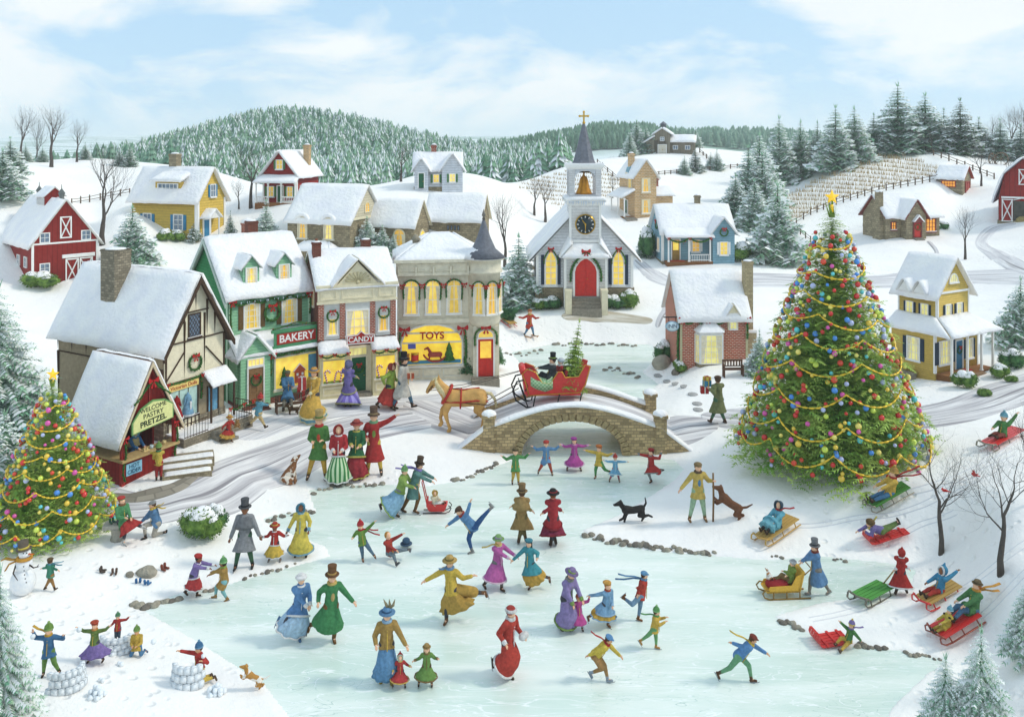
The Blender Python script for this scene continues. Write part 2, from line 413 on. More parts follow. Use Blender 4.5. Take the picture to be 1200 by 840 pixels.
def put(px,py):g=ground(px,py);return g,g.y/F    # position, metres per photo pixel there
# ------------------------------------------------------------------ the land
def grid_obj(name,X,Y,Z,mats,kind='structure'):
	n,m=X.shape;me=bpy.data.meshes.new(name)
	v=np.stack([X,Y,Z],-1).reshape(-1,3)
	i=np.arange(n*m).reshape(n,m);q=np.stack([i[:-1,:-1],i[:-1,1:],i[1:,1:],i[1:,:-1]],-1).reshape(-1,4)
	me.vertices.add(len(v));me.vertices.foreach_set('co',v.ravel())
	me.loops.add(len(q)*4);me.loops.foreach_set('vertex_index',q.ravel())
	me.polygons.add(len(q));me.polygons.foreach_set('loop_start',np.arange(len(q))*4);me.polygons.foreach_set('loop_total',np.full(len(q),4))
	me.polygons.foreach_set('use_smooth',np.ones(len(q),bool));me.update();me.validate()
	o=link(name,me,mats);o['kind']=kind;return o
def snow_ground_mat():
	m,nt,b=_new('snow_field');tc=nt.nodes.new('ShaderNodeTexCoord');P=tc.outputs['Object']
	c=mix2(nt,ramp(nt,noise_n(nt,.25,5,vec=P),.3,.7),hexc('#f2efed'),hexc('#fdfaf4'))
	# distant woods and fields start beyond ~240 m
	sp=nt.nodes.new('ShaderNodeSeparateXYZ');nt.links.new(P,sp.inputs[0])
	far=ramp(nt,sp.outputs[1],205,215)
	wood=mix2(nt,ramp(nt,noise_n(nt,.012,7,vec=P),.44,.54),hexc('#8aa596'),hexc('#dbe4e3'))
	c=mix2(nt,far,c,wood)
	nt.links.new(c,b.inputs['Base Color']);b.inputs['Roughness'].default_value=.8;b.inputs['Specular IOR Level'].default_value=.2
	# drifts, crust and trodden dimples
	n1=noise_n(nt,.35,3,vec=P);n2=noise_n(nt,3.5,6,vec=P,rough=.65)
	a=nt.nodes.new('ShaderNodeMath');a.operation='MULTIPLY_ADD';a.inputs[1].default_value=4;nt.links.new(n1,a.inputs[0]);nt.links.new(n2,a.inputs[2])
	vo=nt.nodes.new('ShaderNodeTexVoronoi');vo.inputs['Scale'].default_value=2.6;nt.links.new(P,vo.inputs['Vector'])
	d=nt.nodes.new('ShaderNodeMath');d.operation='MULTIPLY';nt.links.new(ramp(nt,vo.outputs['Distance'],.28,.12),d.inputs[0]);nt.links.new(ramp(nt,noise_n(nt,.13,3,vec=P),.5,.62),d.inputs[1])
	e=nt.nodes.new('ShaderNodeMath');e.operation='MULTIPLY_ADD';e.inputs[1].default_value=-1.3;nt.links.new(d.outputs[0],e.inputs[0]);nt.links.new(a.outputs[0],e.inputs[2])
	bump(nt,b,e.outputs[0],.45,.12);return m
aa=np.concatenate([np.linspace(-1.6,-.78,20)[:-1],np.linspace(-.78,.78,560),np.linspace(.78,1.6,20)[1:]])
yy=np.concatenate([np.linspace(3,15,10)[:-1],np.exp(np.linspace(math.log(15),math.log(65),420))[:-1],np.exp(np.linspace(math.log(65),math.log(420),260))[:-1],np.exp(np.linspace(math.log(420),math.log(3500),50))])
GX=aa[None]*yy[:,None];GY=np.repeat(yy[:,None],len(aa),1)
grid_obj('snow_ground',GX,GY,height(GX,GY),[snow_ground_mat()])

def ice_mat():
	m,nt,b=_new('ice');tc=nt.nodes.new('ShaderNodeTexCoord');mp=nt.nodes.new('ShaderNodeMapping')
	mp.inputs['Scale'].default_value=(.16,.9,1);nt.links.new(tc.outputs['Object'],mp.inputs[0])
	n1=noise_n(nt,1.0,6,vec=mp.outputs[0],rough=.6)
	c=mix2(nt,ramp(nt,n1,.36,.66),hexc('#cfe0d5'),hexc('#ebf1ea'))
	# thin scratches left by blades
	w=nt.nodes.new('ShaderNodeTexNoise');w.inputs['Scale'].default_value=.9;w.inputs['Detail'].default_value=3;w.inputs['Distortion'].default_value=1.2
	mp2=nt.nodes.new('ShaderNodeMapping');mp2.inputs['Scale'].default_value=(.5,2.6,1);mp2.inputs['Rotation'].default_value=(0,0,.25)
	nt.links.new(tc.outputs['Object'],mp2.inputs[0]);nt.links.new(mp2.outputs[0],w.inputs['Vector'])
	s=nt.nodes.new('ShaderNodeMath');s.operation='SUBTRACT';s.inputs[1].default_value=.5;nt.links.new(w.outputs['Fac'],s.inputs[0])
	ab=nt.nodes.new('ShaderNodeMath');ab.operation='ABSOLUTE';nt.links.new(s.outputs[0],ab.inputs[0])
	c=mix2(nt,ramp(nt,ab.outputs[0],.014,.0),c,hexc('#f4f8f6'))
	for sc_,rot,col in ((1.6,1.1,'#b4cac1'),(2.3,-.6,'#c2d6cd'),(1.1,.2,'#f6faf8')):
		m3=nt.nodes.new('ShaderNodeMapping');m3.inputs['Scale'].default_value=(.35*sc_,1.5*sc_,1);m3.inputs['Rotation'].default_value=(0,0,rot);nt.links.new(tc.outputs['Object'],m3.inputs[0])
		w3=noise_n(nt,1.0,1.5,vec=m3.outputs[0],dist=1.5);s3=nt.nodes.new('ShaderNodeMath');s3.operation='SUBTRACT';s3.inputs[1].default_value=.47;nt.links.new(w3,s3.inputs[0]);a3=nt.nodes.new('ShaderNodeMath');a3.operation='ABSOLUTE';nt.links.new(s3.outputs[0],a3.inputs[0])
		k3=nt.nodes.new('ShaderNodeMath');k3.operation='MULTIPLY';nt.links.new(ramp(nt,a3.outputs[0],.006,.001),k3.inputs[0]);nt.links.new(ramp(nt,noise_n(nt,.3,2,vec=tc.outputs['Object']),.42,.6),k3.inputs[1]);c=mix2(nt,k3.outputs[0],c,hexc(col))
	nt.links.new(c,b.inputs['Base Color'])
	rr=nt.nodes.new('ShaderNodeMapRange');rr.inputs[1].default_value=.3;rr.inputs[2].default_value=.7;rr.inputs[3].default_value=.12;rr.inputs[4].default_value=.5;nt.links.new(n1,rr.inputs[0]);nt.links.new(rr.outputs[0],b.inputs['Roughness']);b.inputs['Specular IOR Level'].default_value=.5
	bump(nt,b,noise_n(nt,1.0,6,vec=mp2.outputs[0],rough=.7),.08,.02);return m
xs=np.linspace(-14,16,4);
bm=MB();bm.add([(-14,11,0),(17,11,0),(17,54,0),(-14,54,0)],[(0,1,2,3)])
tag(bm.build('pond_ice',ice_mat()),kind='structure')

# ribbon that follows the terrain a few millimetres above it
def road_mat(name,base,rut,white,sc=1.0):
	m,nt,b=_new(name);tc=nt.nodes.new('ShaderNodeTexCoord');mp=nt.nodes.new('ShaderNodeMapping')
	mp.inputs['Scale'].default_value=(.22*sc,2.6*sc,1);nt.links.new(tc.outputs['UV'],mp.inputs[0])
	n1=noise_n(nt,1.0,5,vec=mp.outputs[0],rough=.6)
	c=mix2(nt,ramp(nt,n1,.38,.62),hexc(base),hexc(white))
	mp2=nt.nodes.new('ShaderNodeMapping');mp2.inputs['Scale'].default_value=(.1*sc,4.5*sc,1);nt.links.new(tc.outputs['UV'],mp2.inputs[0])
	n2=noise_n(nt,1.0,3,vec=mp2.outputs[0])
	c=mix2(nt,ramp(nt,n2,.56,.66),c,hexc(rut))
	nt.links.new(c,b.inputs['Base Color']);b.inputs['Roughness'].default_value=.8;b.inputs['Specular IOR Level'].default_value=.2
	bump(nt,b,n1,.3,.08);return m
def smooth_path(pts,n=16):
	out=[];P=[Vector(p) for p in pts]
	for i in range(len(P)-1):
		p0=P[max(i-1,0)];p1=P[i];p2=P[i+1];p3=P[min(i+2,len(P)-1)]
		for k in range(n):
			t=k/n;out.append(.5*((2*p1)+(p2-p0)*t+(2*p0-5*p1+4*p2-p3)*t*t+(3*p1-p0-3*p2+p3)*t**3))
	out.append(P[-1]);return out
def round_ends(S):
	L=[0]
	for i in range(1,len(S)):L.append(L[-1]+(S[i]-S[i-1]).xy.length)
	for i,p in enumerate(S):
		e=min(L[i],L[-1]-L[i])/max(p.z*1.6,.01)
		if e < 1:p.z *= max(.05,math.sqrt(max(0,1-(1-e)**2)))
	return S
def ribbon(name,pix,mt,lift=.02,zf=None,cross=14,n=14):
	"""pix: (px, py, half-width in px of height at that place)"""
	C=[]
	for i,(px,py,hw) in enumerate(pix):
		a=pix[max(i-1,0)];b=pix[min(i+1,len(pix)-1)];dx,dy=b[0]-a[0],b[1]-a[1];l=math.hypot(dx,dy)
		g=ground(px,py);e=ground(px+dy/l*hw,py-dx/l*hw);f=ground(px-dy/l*hw,py+dx/l*hw)
		A=ground(*a[:2]);B=ground(*b[:2]);t=(B-A).xy.normalized();w=(e-f).xy;C.append(Vector((g.x,g.y,abs(w.x*t.y-w.y*t.x)/2)))
	S=round_ends(smooth_path(C,n));V=[];UV=[];acc=0
	for i,p in enumerate(S):
		d=S[min(i+1,len(S)-1)] - S[max(i-1,0)];d.z=0;d.normalize();nx,ny=-d.y,d.x
		if i:acc += (S[i]-S[i-1]).xy.length
		for j in range(cross+1):
			t=(j/cross*2-1);w=p.z*(1+.12*mn.noise(Vector((acc*.6,t*2,3)))) if abs(t) > .9 else p.z
			x,y=p.x+nx*w*t,p.y+ny*w*t;z=max(hgt(x,y),0)
			if zf:z=max(z,zf(x,y))
			e=1 - abs(t)**6
			V.append((x,y,z + lift*e - .03*(1-e)));UV.append((acc,w*t))
	m=cross+1;Fs=[(i*m+j,(i+1)*m+j,(i+1)*m+j+1,i*m+j+1) for i in range(len(S)-1) for j in range(cross)]
	Fs=[f[::-1] for f in Fs]
	me=bpy.data.meshes.new(name);me.from_pydata(V,[],Fs);ul=me.uv_layers.new(name='UVMap')
	for l in me.loops:ul.data[l.index].uv=UV[l.vertex_index]
	me.polygons.foreach_set('use_smooth',[True]*len(Fs));me.update()
	o=link(name,me,[mt]);o['kind']='structure';return o
ROAD=road_mat('packed_snow_road','#b4b0b3','#8b878b','#e8e5e4');LANE=road_mat('snowy_lane','#c4c1c4','#a19d9e','#eceae9',.8)
# bridge deck height over the stream
BY0,BY1=32.6,35.6
BXL,BXR=-1.0,5.7
def deck(x,y):
	if y < BY0-.2 or y > BY1+2.0:return -9
	t=(x - (BXL+BXR)/2)/((BXR-BXL)/2+1.6)
	return 1.6*max(0,math.cos(min(abs(t),1)*math.pi/2))**1.1 if abs(t) < 1 else -9
_hg=hgt
ribbon('village_road',[(-260,640,26),(-120,600,26),(0,574,24),(80,580,22),(150,596,22),(225,582,28),(290,553,30),(350,528,27),(420,502,20),(490,488,17),(545,486,16)],ROAD,.03)
def road_world(name,pts,mt,zf=None,cross=12,lift=.03):
	S=round_ends(smooth_path([Vector(p) for p in pts],24));V=[];UV=[];acc=0;m=cross+1
	for i,p in enumerate(S):
		d=S[min(i+1,len(S)-1)]-S[max(i-1,0)];d.z=0;d.normalize();nx,ny=-d.y,d.x
		if i:acc += (S[i]-S[i-1]).xy.length
		for j in range(m):
			t=j/cross*2-1;w=p.z;x,y=p.x+nx*w*t,p.y+ny*w*t;z=hgt(x,y)
			if zf:z=max(z,zf(x,y))
			e=1-abs(t)**6;V.append((x,y,z+lift*e-.03*(1-e)));UV.append((acc,w*t))
	Fs=[(i*m+j,i*m+j+1,(i+1)*m+j+1,(i+1)*m+j) for i in range(len(S)-1) for j in range(cross)]
	me=bpy.data.meshes.new(name);me.from_pydata(V,[],Fs);ul=me.uv_layers.new(name='UVMap')
	for l in me.loops:ul.data[l.index].uv=UV[l.vertex_index]
	me.polygons.foreach_set('use_smooth',[True]*len(Fs));me.update()
	o=link(name,me,[mt]);o['kind']='structure';return o
g1=ground(540,486)
road_world('bridge_road',[(g1.x-2.4,g1.y+1.2,1.4),(g1.x-.6,g1.y-.2,1.55),(BXL+.1,34.3,1.45),(.8,34.15,1.42),(2.35,34.1,1.42),(3.9,34.1,1.42),(5.4,34.2,1.45),(6.8,34.3,1.6),(8.3,34.4,1.7)],ROAD,deck,12,.035)
ribbon('east_road',[(822,486,13),(860,490,16),(930,492,17),(1000,492,17),(1080,488,17),(1140,476,17),(1200,455,18),(1300,425,18),(1420,400,18)],ROAD,.028)
ribbon('church_lane',[(770,384,4),(782,362,6),(790,343,8),(820,331,9),(880,328,9),(960,330,9),(1040,330,9),(1110,326,10),(1180,324,10),(1280,322,10)],LANE,.03)
ribbon('barn_lane',[(1190,262,5),(1165,268,6),(1150,285,8),(1170,300,9),(1200,316,9),(1250,330,9)],LANE,.038)
ribbon('side_lane',[(745,305,6),(758,316,7),(775,327,8),(800,336,7)],LANE,.042)
ribbon('cottage_drive',[(1088,283,3),(1098,296,3),(1092,312,4),(1085,324,4)],LANE,.046)
ribbon('church_path',[(658,371,5),(690,369,7),(730,372,6),(765,376,4)],road_mat('trodden_path','#b3a68e','#8f836e','#d8d2c6',2),.046)
ribbon('shop_front_path',[(278,514,13),(330,494,12),(390,480,11),(450,474,11),(520,468,9),(580,458,8)],road_mat('trodden_snow','#c9c8cb','#adacb2','#e8e7e8',2),.022)

# forest on the hill behind the village: one far-off mass
def low_conifer(seed,layers=6,k=9):
	rs=np.random.RandomState(seed);V=[];Fs=[];M=[]
	for L in range(layers):
		z0=.08+.8*L/layers;r=.3*(1-L/layers)**.85+.03;top=z0+.34*(1-.35*L/layers);b=len(V)
		V.append((0,0,min(top,1)))
		for j in range(2*k):
			t=math.pi*j/k+rs.rand()*.2;rr=r*(1 if j % 2 == 0 else .5)*rs.uniform(.8,1.15)
			V.append((rr*math.cos(t),rr*math.sin(t),z0+(0 if j % 2 == 0 else .07)+rs.uniform(-.02,.02)))
		for j in range(2*k):
			Fs.append((b,b+1+j,b+1+(j+1) % (2*k)));M.append(1 if rs.rand() < .3 else 0)
	return np.array(V),np.array(Fs),np.array(M)
def scatter_conifers(name,pts,sizes,mats,label,group=None):
	base=[low_conifer(s) for s in range(5)];V=[];Fs=[];M=[];off=0
	for i,(x,y,z) in enumerate(pts):
		v,f,m=base[i % 5];a=random.random()*6.28;h=sizes[i];c,s=math.cos(a),math.sin(a)
		w=np.stack([(v[:,0]*c-v[:,1]*s)*h*1.05+x,(v[:,0]*s+v[:,1]*c)*h*1.05+y,v[:,2]*h+z-.2],1)
		V.append(w);Fs.append(f+off);M.append(np.where(m == 0,2 if i % 3 == 0 and len(mats) > 2 else 0,1));off += len(v)
	V=np.concatenate(V);Fs=np.concatenate(Fs);M=np.concatenate(M)
	me=bpy.data.meshes.new(name);me.vertices.add(len(V));me.vertices.foreach_set('co',V.ravel())
	me.loops.add(len(Fs)*3);me.loops.foreach_set('vertex_index',Fs.ravel())
	me.polygons.add(len(Fs));me.polygons.foreach_set('loop_start',np.arange(len(Fs))*3);me.polygons.foreach_set('loop_total',np.full(len(Fs),3))
	me.polygons.foreach_set('material_index',M);me.update();me.validate()
	o=link(name,me,mats);tag(o,label,'forest',None,'stuff');return o
WOOD=foliage('#5c8c6e','#a3c6a4','far_needles',.12);SNOWT=mat('#e8eef0',.8,.05,.2)
pts=[];sz=[]
rs=random.Random(3)
for _ in range(5200):
	Y=rs.uniform(118,285);px=rs.uniform(120,668);X=(px-600)/F*Y;z=hgt(X,Y)
	py=HZ + F*(CAMH-z)/Y
	if Y < 150 and px < 250:continue
	if Y < 128 and rs.random() < .4:continue
	pts.append((X,Y,z));sz.append(rs.uniform(2.6,6.0))
scatter_conifers('forest',pts,sz,[WOOD,SNOWT,foliage('#4f7a60','#8bb092','far_needles',.12)],'dense snowy evergreen forest covering the long hill behind the village')
pts=[];sz=[]
for _ in range(900):
	Y=rs.uniform(265,330);px=rs.uniform(575,790);X=(px-600)/F*Y;pts.append((X,Y,hgt(X,Y)));sz.append(rs.uniform(4,6))
scatter_conifers('ridge_forest',pts,sz,[foliage('#517a60','#7da389','far_needles',.12),foliage('#62886f','#9ab8a4','far_needles',.12)],'dark wooded ridge beyond the field left of the steeple')
pts=[];sz=[]
for _ in range(1500):
	Y=rs.uniform(320,415);px=rs.uniform(740,1260);X=(px-600)/F*Y;pts.append((X,Y,hgt(X,Y)));sz.append(rs.uniform(5,7))
for _ in range(500):
	Y=rs.uniform(105,230);px=rs.uniform(-160,215);X=(px-600)/F*Y;z=hgt(X,Y)
	if HZ+F*(CAMH-z-3.5)/Y > 158 and rs.random() < .8:pts.append((X,Y,z));sz.append(rs.uniform(3,5.5))
scatter_conifers('distant_forest',pts,sz,[foliage('#5f8870','#86a993','far_needles',.12),foliage('#6f947c','#a3bdab','far_needles',.12)],'low blue-green line of distant woods on the horizon behind both hilltops')
# ------------------------------------------------------------------ building kit (all sizes in photo pixels at the building's distance)
class Pl:
	"""a wall plane: s runs along it, z up, o outwards"""
	def __init__(s,ox,oy,ax,ay,oz=0):s.o=(ox,oy,oz);s.a=(ax,ay);s.n=(ay,-ax)
	def __call__(s,u,z,o=0):return Vector((s.o[0]+s.a[0]*u+s.n[0]*o,s.o[1]+s.a[1]*u+s.n[1]*o,s.o[2]+z))
def planes(x0,x1,y0,y1,z=0):
	return dict(F=Pl(x0,y0,1,0,z),R=Pl(x1,y0,0,1,z),L=Pl(x0,y1,0,-1,z),K=Pl(x1,y1,-1,0,z))
def snow_sheet(mb,A,B,C,D,t=3.0,n=18,m=10,mi=0,seed=0,over=2.0,noisy=1.0):
	"""snow on a roof slope: A-B is the eave, D-C the ridge; thick, soft-edged, with a wandering eave"""
	t *= .78;A,B,C,D=map(Vector,(A,B,C,D));nr=(B-A).cross(D-A).normalized()
	if nr.z < 0:nr=-nr
	dn=(A-D).normalized();V=[];
	for j in range(m+1):
		v=j/m
		for i in range(n+1):
			u=i/n;p=(A*(1-u)+B*u)*(1-v)+(D*(1-u)+C*u)*v
			k=mn.noise(Vector((p.x*.07+seed,p.y*.07,p.z*.07)))*noisy;k2=mn.noise(Vector((p.x*.25+seed,p.y*.25,seed)))*noisy
			e=min(1,min(u,1-u)*n/1.6);ev=min(1,v*m/1.3);er=1.0
			th=t*(.35+.65*e)*(.45+.55*ev)*(1+.28*k+.1*k2)
			if v == 0:p=p + dn*(over*(.35+.9*abs(k2)+.5*k))
			V.append(p+nr*th)
	N=len(V)
	idx=lambda i,j:j*(n+1)+i
	Fs=[(idx(i,j),idx(i+1,j),idx(i+1,j+1),idx(i,j+1)) for j in range(m) for i in range(n)]
	bd=[(i,0) for i in range(n)] + [(n,j) for j in range(m)] + [(i,m) for i in range(n,0,-1)] + [(0,j) for j in range(m,0,-1)]
	low={}
	for (i,j) in bd:
		low[(i,j)]=len(V);V.append(V[idx(i,j)] - nr*(t*.75 if j else t*.6) - (dn*0.3 if j == 0 else dn*0))
	for q in range(len(bd)):
		a,b=bd[q],bd[(q+1) % len(bd)];Fs.append((idx(*b),idx(*a),low[a],low[b]))
	if (V[1]-V[0]).cross(V[n+1]-V[0]).dot(nr) < 0:Fs=[f[::-1] for f in Fs]
	mb.add(V,Fs,mi,True)
LITES=[emis('#ecc958',.5),emis('#dcb850',.36),emis('#f0d678',.56),emis('#e0b048',.44)]
CURT=mat('#e8ddc0',.9,.1,.4);PALEW_=emis('#e8dc8c',.35)
class Building:
	def __init__(s,name,label,px,py,yaw,cat='house',pos=None,u=None,sink=2,group=None):
		if pos is None:pos,u0=put(px,py);u=u or u0
		s.u=u;s.root=thing(name,label,cat,pos,yaw,u,group);s.sink=sink
	def part(s,name,mb,mats,parent=None,label=None):
		if name in ('corner_board','pier','barge_board','sign_rim') and len(mb.f) > 6:
			return mb.split(name,mats,parent or s.root)
		o=mb.build(name,mats,parent or s.root)
		if label:o['label']=label
		return o
	def walls(s,mt,x0,x1,y0,y1,He,Hr=None,ridge='x',z0=None,name='wall',gable_mat=None):
		mb=MB();z0=-s.sink if z0 is None else z0;P=planes(x0,x1,y0,y1)
		W,D=x1-x0,y1-y0
		if Hr is None:mb.box((x0,y0,z0),(x1,y1,He))
		elif ridge == 'x':
			mb.pprism(P['L'],[(0,z0),(D,z0),(D,He),(D/2,Hr),(0,He)],-W,0)
		else:
			mb.pprism(P['F'],[(0,z0),(W,z0),(W,He),(W/2,Hr),(0,He)],-D,0)
		o=s.part(name,mb,mt);return P
	def base(s,mt,x0,x1,y0,y1,h,out=1.0,name='foundation'):
		mb=MB();mb.box((x0-out,y0-out,-s.sink-2),(x1+out,y1+out,h));return s.part(name,mb,mt)
	def gable_roof(s,x0,x1,y0,y1,He,Hr,ridge='x',over=3,board=1.2,snow=2.6,mt=None,eave=3,seed=None,name='roof'):
		"""roof boards with snow as a sub-part"""
		seed=rnd(0,50) if seed is None else seed;rb=MB();sn=MB()
		if ridge == 'x':
			ym=(y0+y1)/2;sl=(Hr-He)/(ym-y0);xa,xb=x0-over,x1+over
			for ye,sg in ((y0,-1),(y1,1)):
				A=Vector((xa,ye+sg*eave,He-sl*eave));Bv=Vector((xb,ye+sg*eave,He-sl*eave));C=Vector((xb,ym,Hr));D=Vector((xa,ym,Hr))
				if sg > 0:A,Bv,C,D=Bv,A,D,C
				n=(Bv-A).cross(D-A).normalized();
				rb.hexa([A+n*.1,Bv+n*.1,C+n*.1,D+n*.1,A+n*board,Bv+n*board,C+n*board,D+n*board])
				snow_sheet(sn,A+n*board,Bv+n*board,C+n*board,D+n*board,snow,seed=seed+sg)
		else:
			xm=(x0+x1)/2;sl=(Hr-He)/(xm-x0);ya,yb=y0-over,y1+over
			for xe,sg in ((x0,-1),(x1,1)):
				A=Vector((xe+sg*eave,yb,He-sl*eave));Bv=Vector((xe+sg*eave,ya,He-sl*eave));C=Vector((xm,ya,Hr));D=Vector((xm,yb,Hr))
				if sg > 0:A,Bv,C,D=Bv,A,D,C
				n=(Bv-A).cross(D-A).normalized()
				rb.hexa([A+n*.1,Bv+n*.1,C+n*.1,D+n*.1,A+n*board,Bv+n*board,C+n*board,D+n*board])
				snow_sheet(sn,A+n*board,Bv+n*board,C+n*board,D+n*board,snow,seed=seed+sg)
		r=s.part(name,rb,mt or TRIM);s.part('snow',sn,SNOW,r);return r
	def slope_roof(s,A,B,C,D,board=1.2,snow=2.4,mt=None,name='porch_roof',seed=None,n=16,m=6):
		A,B,C,D=map(Vector,(A,B,C,D));nn=(B-A).cross(D-A).normalized()
		if nn.z < 0:nn=-nn
		rb=MB();rb.hexa([A,B,C,D,A+nn*board,B+nn*board,C+nn*board,D+nn*board]);sn=MB()
		snow_sheet(sn,A+nn*board,B+nn*board,C+nn*board,D+nn*board,snow,n=n,m=m,seed=rnd(0,50) if seed is None else seed)
		r=s.part(name,rb,mt or TRIM);s.part('snow',sn,SNOW,r);return r
	def hip_roof(s,x0,x1,y0,y1,He,Hr,inset=None,mt=None,snow=2.2,over=3,name='roof'):
		xa,xb,ya,yb=x0-over,x1+over,y0-over,y1+over;ym=(ya+yb)/2;ins=inset if inset is not None else (yb-ya)/2
		c=[Vector((xa,ya,He)),Vector((xb,ya,He)),Vector((xb,yb,He)),Vector((xa,yb,He))]
		r0=Vector((xa+ins,ym,Hr));r1=Vector((xb-ins,ym,Hr));rb=MB()
		rb.add(c+[r0,r1],[(0,1,5,4),(1,2,5),(2,3,4,5),(3,0,4),(3,2,1,0)]);sn=MB()
		for q in ((c[0],c[1],r1,r0),(c[1],c[2],r1,r1),(c[2],c[3],r0,r1),(c[3],c[0],r0,r0)):snow_sheet(sn,*q,snow,n=14,m=8,seed=rnd(0,9))
		r=s.part(name,rb,mt or TRIM);s.part('snow',sn,SNOW,r);return r
	def window(s,P,u,z,w,h,nx=2,ny=2,pane=None,frame=None,fw=1.1,shutters=None,sill=True,arch=0,diamond=False,out=.5,pointed=False,label=None):
		"""u, z: centre of the sill line; frame > pane"""
		frame=frame or WHITE;pane=pane or LITE;real=random.choice(LITES) if pane is LITE else pane;fr=MB();pn=MB()
		def outline(a,b,e=0):
			pts=[(u-w/2-e,z-e),(u+w/2+e,z-e)]
			if pointed or arch:
				k=7;hs=h-arch
				if pointed:
					pts += [(u+w/2+e,z+hs),(u+w*.42+e*.8,z+hs+arch*.38),(u+w*.22+e*.5,z+hs+arch*.76),(u,z+h+e*1.3),(u-w*.22-e*.5,z+hs+arch*.76),(u-w*.42-e*.8,z+hs+arch*.38),(u-w/2-e,z+hs)]
				else:
					for i in range(k+1):
						t=math.pi*i/k;pts.append((u+(w/2+e)*math.cos(t),z+hs+(arch+e)*math.sin(t)))
			else:pts += [(u+w/2+e,z+h+e),(u-w/2-e,z+h+e)]
			return pts
		fr.ring(P,outline(0,0,fw),outline(0,0,0),-.4,out+.7)
		t=max(.42,fw*.4)
		if diamond:
			for k in range(-6,7):
				for sg in (1,-1):
					a=Vector((k*w/3,0)); # slanted leads, clipped to the pane
					pts=[]
					for q in range(21):
						x=-w/2 + w*q/20;y=sg*x*1.5 + k*h/4.0 + h/2
						if 0 <= y <= h:pts.append(P(u+x,z+y,out+.5))
					if len(pts) > 1:fr.tube([pts[0],pts[-1]],.28,4)
		else:
			for i in range(1,nx):fr.pbox(P,u-w/2+w*i/nx-t/2,u-w/2+w*i/nx+t/2,z,z+h-arch*.1,.1,out+.45)
			for j in range(1,ny):fr.pbox(P,u-w/2,u+w/2,z+(h-arch)*j/ny-t/2,z+(h-arch)*j/ny+t/2,.1,out+.4)
			if arch and ny > 1:fr.pbox(P,u-w/2,u+w/2,z+(h-arch)-t/2,z+(h-arch)+t/2,.1,out+.4)
		if sill:fr.pbox(P,u-w/2-fw*1.6,u+w/2+fw*1.6,z-fw*1.7,z-fw*.7,-.2,out+1.8)
		f=s.part('window',fr,frame,label=label)
		pn.pprism(P,outline(0,0,0.05),-.3,out-.15);s.part('pane',pn,real,f)
		if w > 8 and h > 12 and pane in (LITE,PALEW_) and not pointed:
			for sg in (-1,1):
				c=MB();x0=u+sg*w*.49;x1=u+sg*w*.33;q=sorted((x0,x1));top=z+h-arch*.9-.3
				c.pprism(P,[(u+sg*w*.49,top),(u+sg*w*.22,top),(u+sg*w*.3,z+h*.5),(u+sg*w*.36,z+.5),(u+sg*w*.49,z+.5)][::sg],out-.15,out+.05);s.part('curtain',c,CURT,f)
		if sill:
			sn=MB();a,b=u-w/2-fw*1.4,u+w/2+fw*1.4;q=[P(a,z-fw*.6,0.2),P(b,z-fw*.6,.2),P(b,z-fw*.6,out+1.6),P(a,z-fw*.6,out+1.6)]
			sn.hexa([q[3],q[2],q[1],q[0]] + [q[3]+Vector((0,0,.5)),q[2]+Vector((0,0,.6)),q[1]+Vector((0,0,.9)),q[0]+Vector((0,0,.8))]);s.part('sill_snow',sn,SNOW,f)
		if shutters:
			for sg in (-1,1):
				sh=MB();sw=max(2.2,w*.32);c=u+sg*(w/2+fw+sw/2+.3)
				sh.pbox(P,c-sw/2,c+sw/2,z-.3,z+h-arch*.35+.3,0,.9)
				k=int(h/2.2)
				for i in range(k):sh.pbox(P,c-sw*.34,c+sw*.34,z+1+(h-2-arch*.3)*i/k,z+1+(h-2-arch*.3)*(i+.55)/k,.9,1.25)
				s.part('shutter',sh,shutters)
		return f
	def door(s,P,u,z,w,h,mt,frame=None,fw=1.4,arch=0,panels=2,glass=None,double=False,out=.4,label=None):
		fr=MB();d=MB();frame=frame or WHITE
		def outl(e):
			pts=[(u-w/2-e,z),(u+w/2+e,z)]
			if arch:
				hs=h-arch;pts += [(u+w/2+e,z+hs),(u+w*.44+e*.9,z+hs+arch*.35),(u+w*.27+e*.6,z+hs+arch*.72),(u,z+h+e*1.3),(u-w*.27-e*.6,z+hs+arch*.72),(u-w*.44-e*.9,z+hs+arch*.35),(u-w/2-e,z+hs)]
			else:pts += [(u+w/2+e,z+h+e),(u-w/2-e,z+h+e)]
			return pts
		fr.ring(P,outl(fw),outl(0),-.3,out+1.1);o=s.part('door_frame',fr,frame)
		d.pprism(P,outl(0.03),-.4,out)
		cols=[(-.5,0),(0,.5)] if (double or w > 14) else [(-.5,.5)]
		for a,b in cols:
			x0=u+w*a+w*.07;x1=u+w*b-w*.07
			for k in range(panels):
				z0=z+h*.06+(h-arch)*.86*k/panels;z1=z0+(h-arch)*.86/panels-h*.05
				if glass and k == panels-1:continue
				d.pbox(P,x0,x1,z0,z1,out,out+.5)
		if double:d.pbox(P,u-.25,u+.25,z,z+h-1,out,out+.7)
		o=s.part('door',d,mt,label=label)
		if glass:
			g=MB();z0=z+h*.06+(h-arch)*.86*(panels-1)/panels;g.pbox(P,u-w*.36,u+w*.36,z0,z+h*.94,out-.1,out+.3);s.part('pane',g,glass,o)
		k=MB();k.ball(P(u+w*(.36 if not double else .06),z+h*.45,out+.9),.55,6);s.part('handle',k,GOLD,o)
		return o
	def wreath(s,P,u,z,r=4,out=1.8,bow=True):
		m=MB();leafy_ring(m,lambda t:P(u+r*math.cos(t),z+r*math.sin(t),out),r*.3,int(46+r*5));o=s.part('wreath',m,GAR)
		if bow:s.bow(P,u,z+r*.9,r*.5,out+1.2,o)
		return o
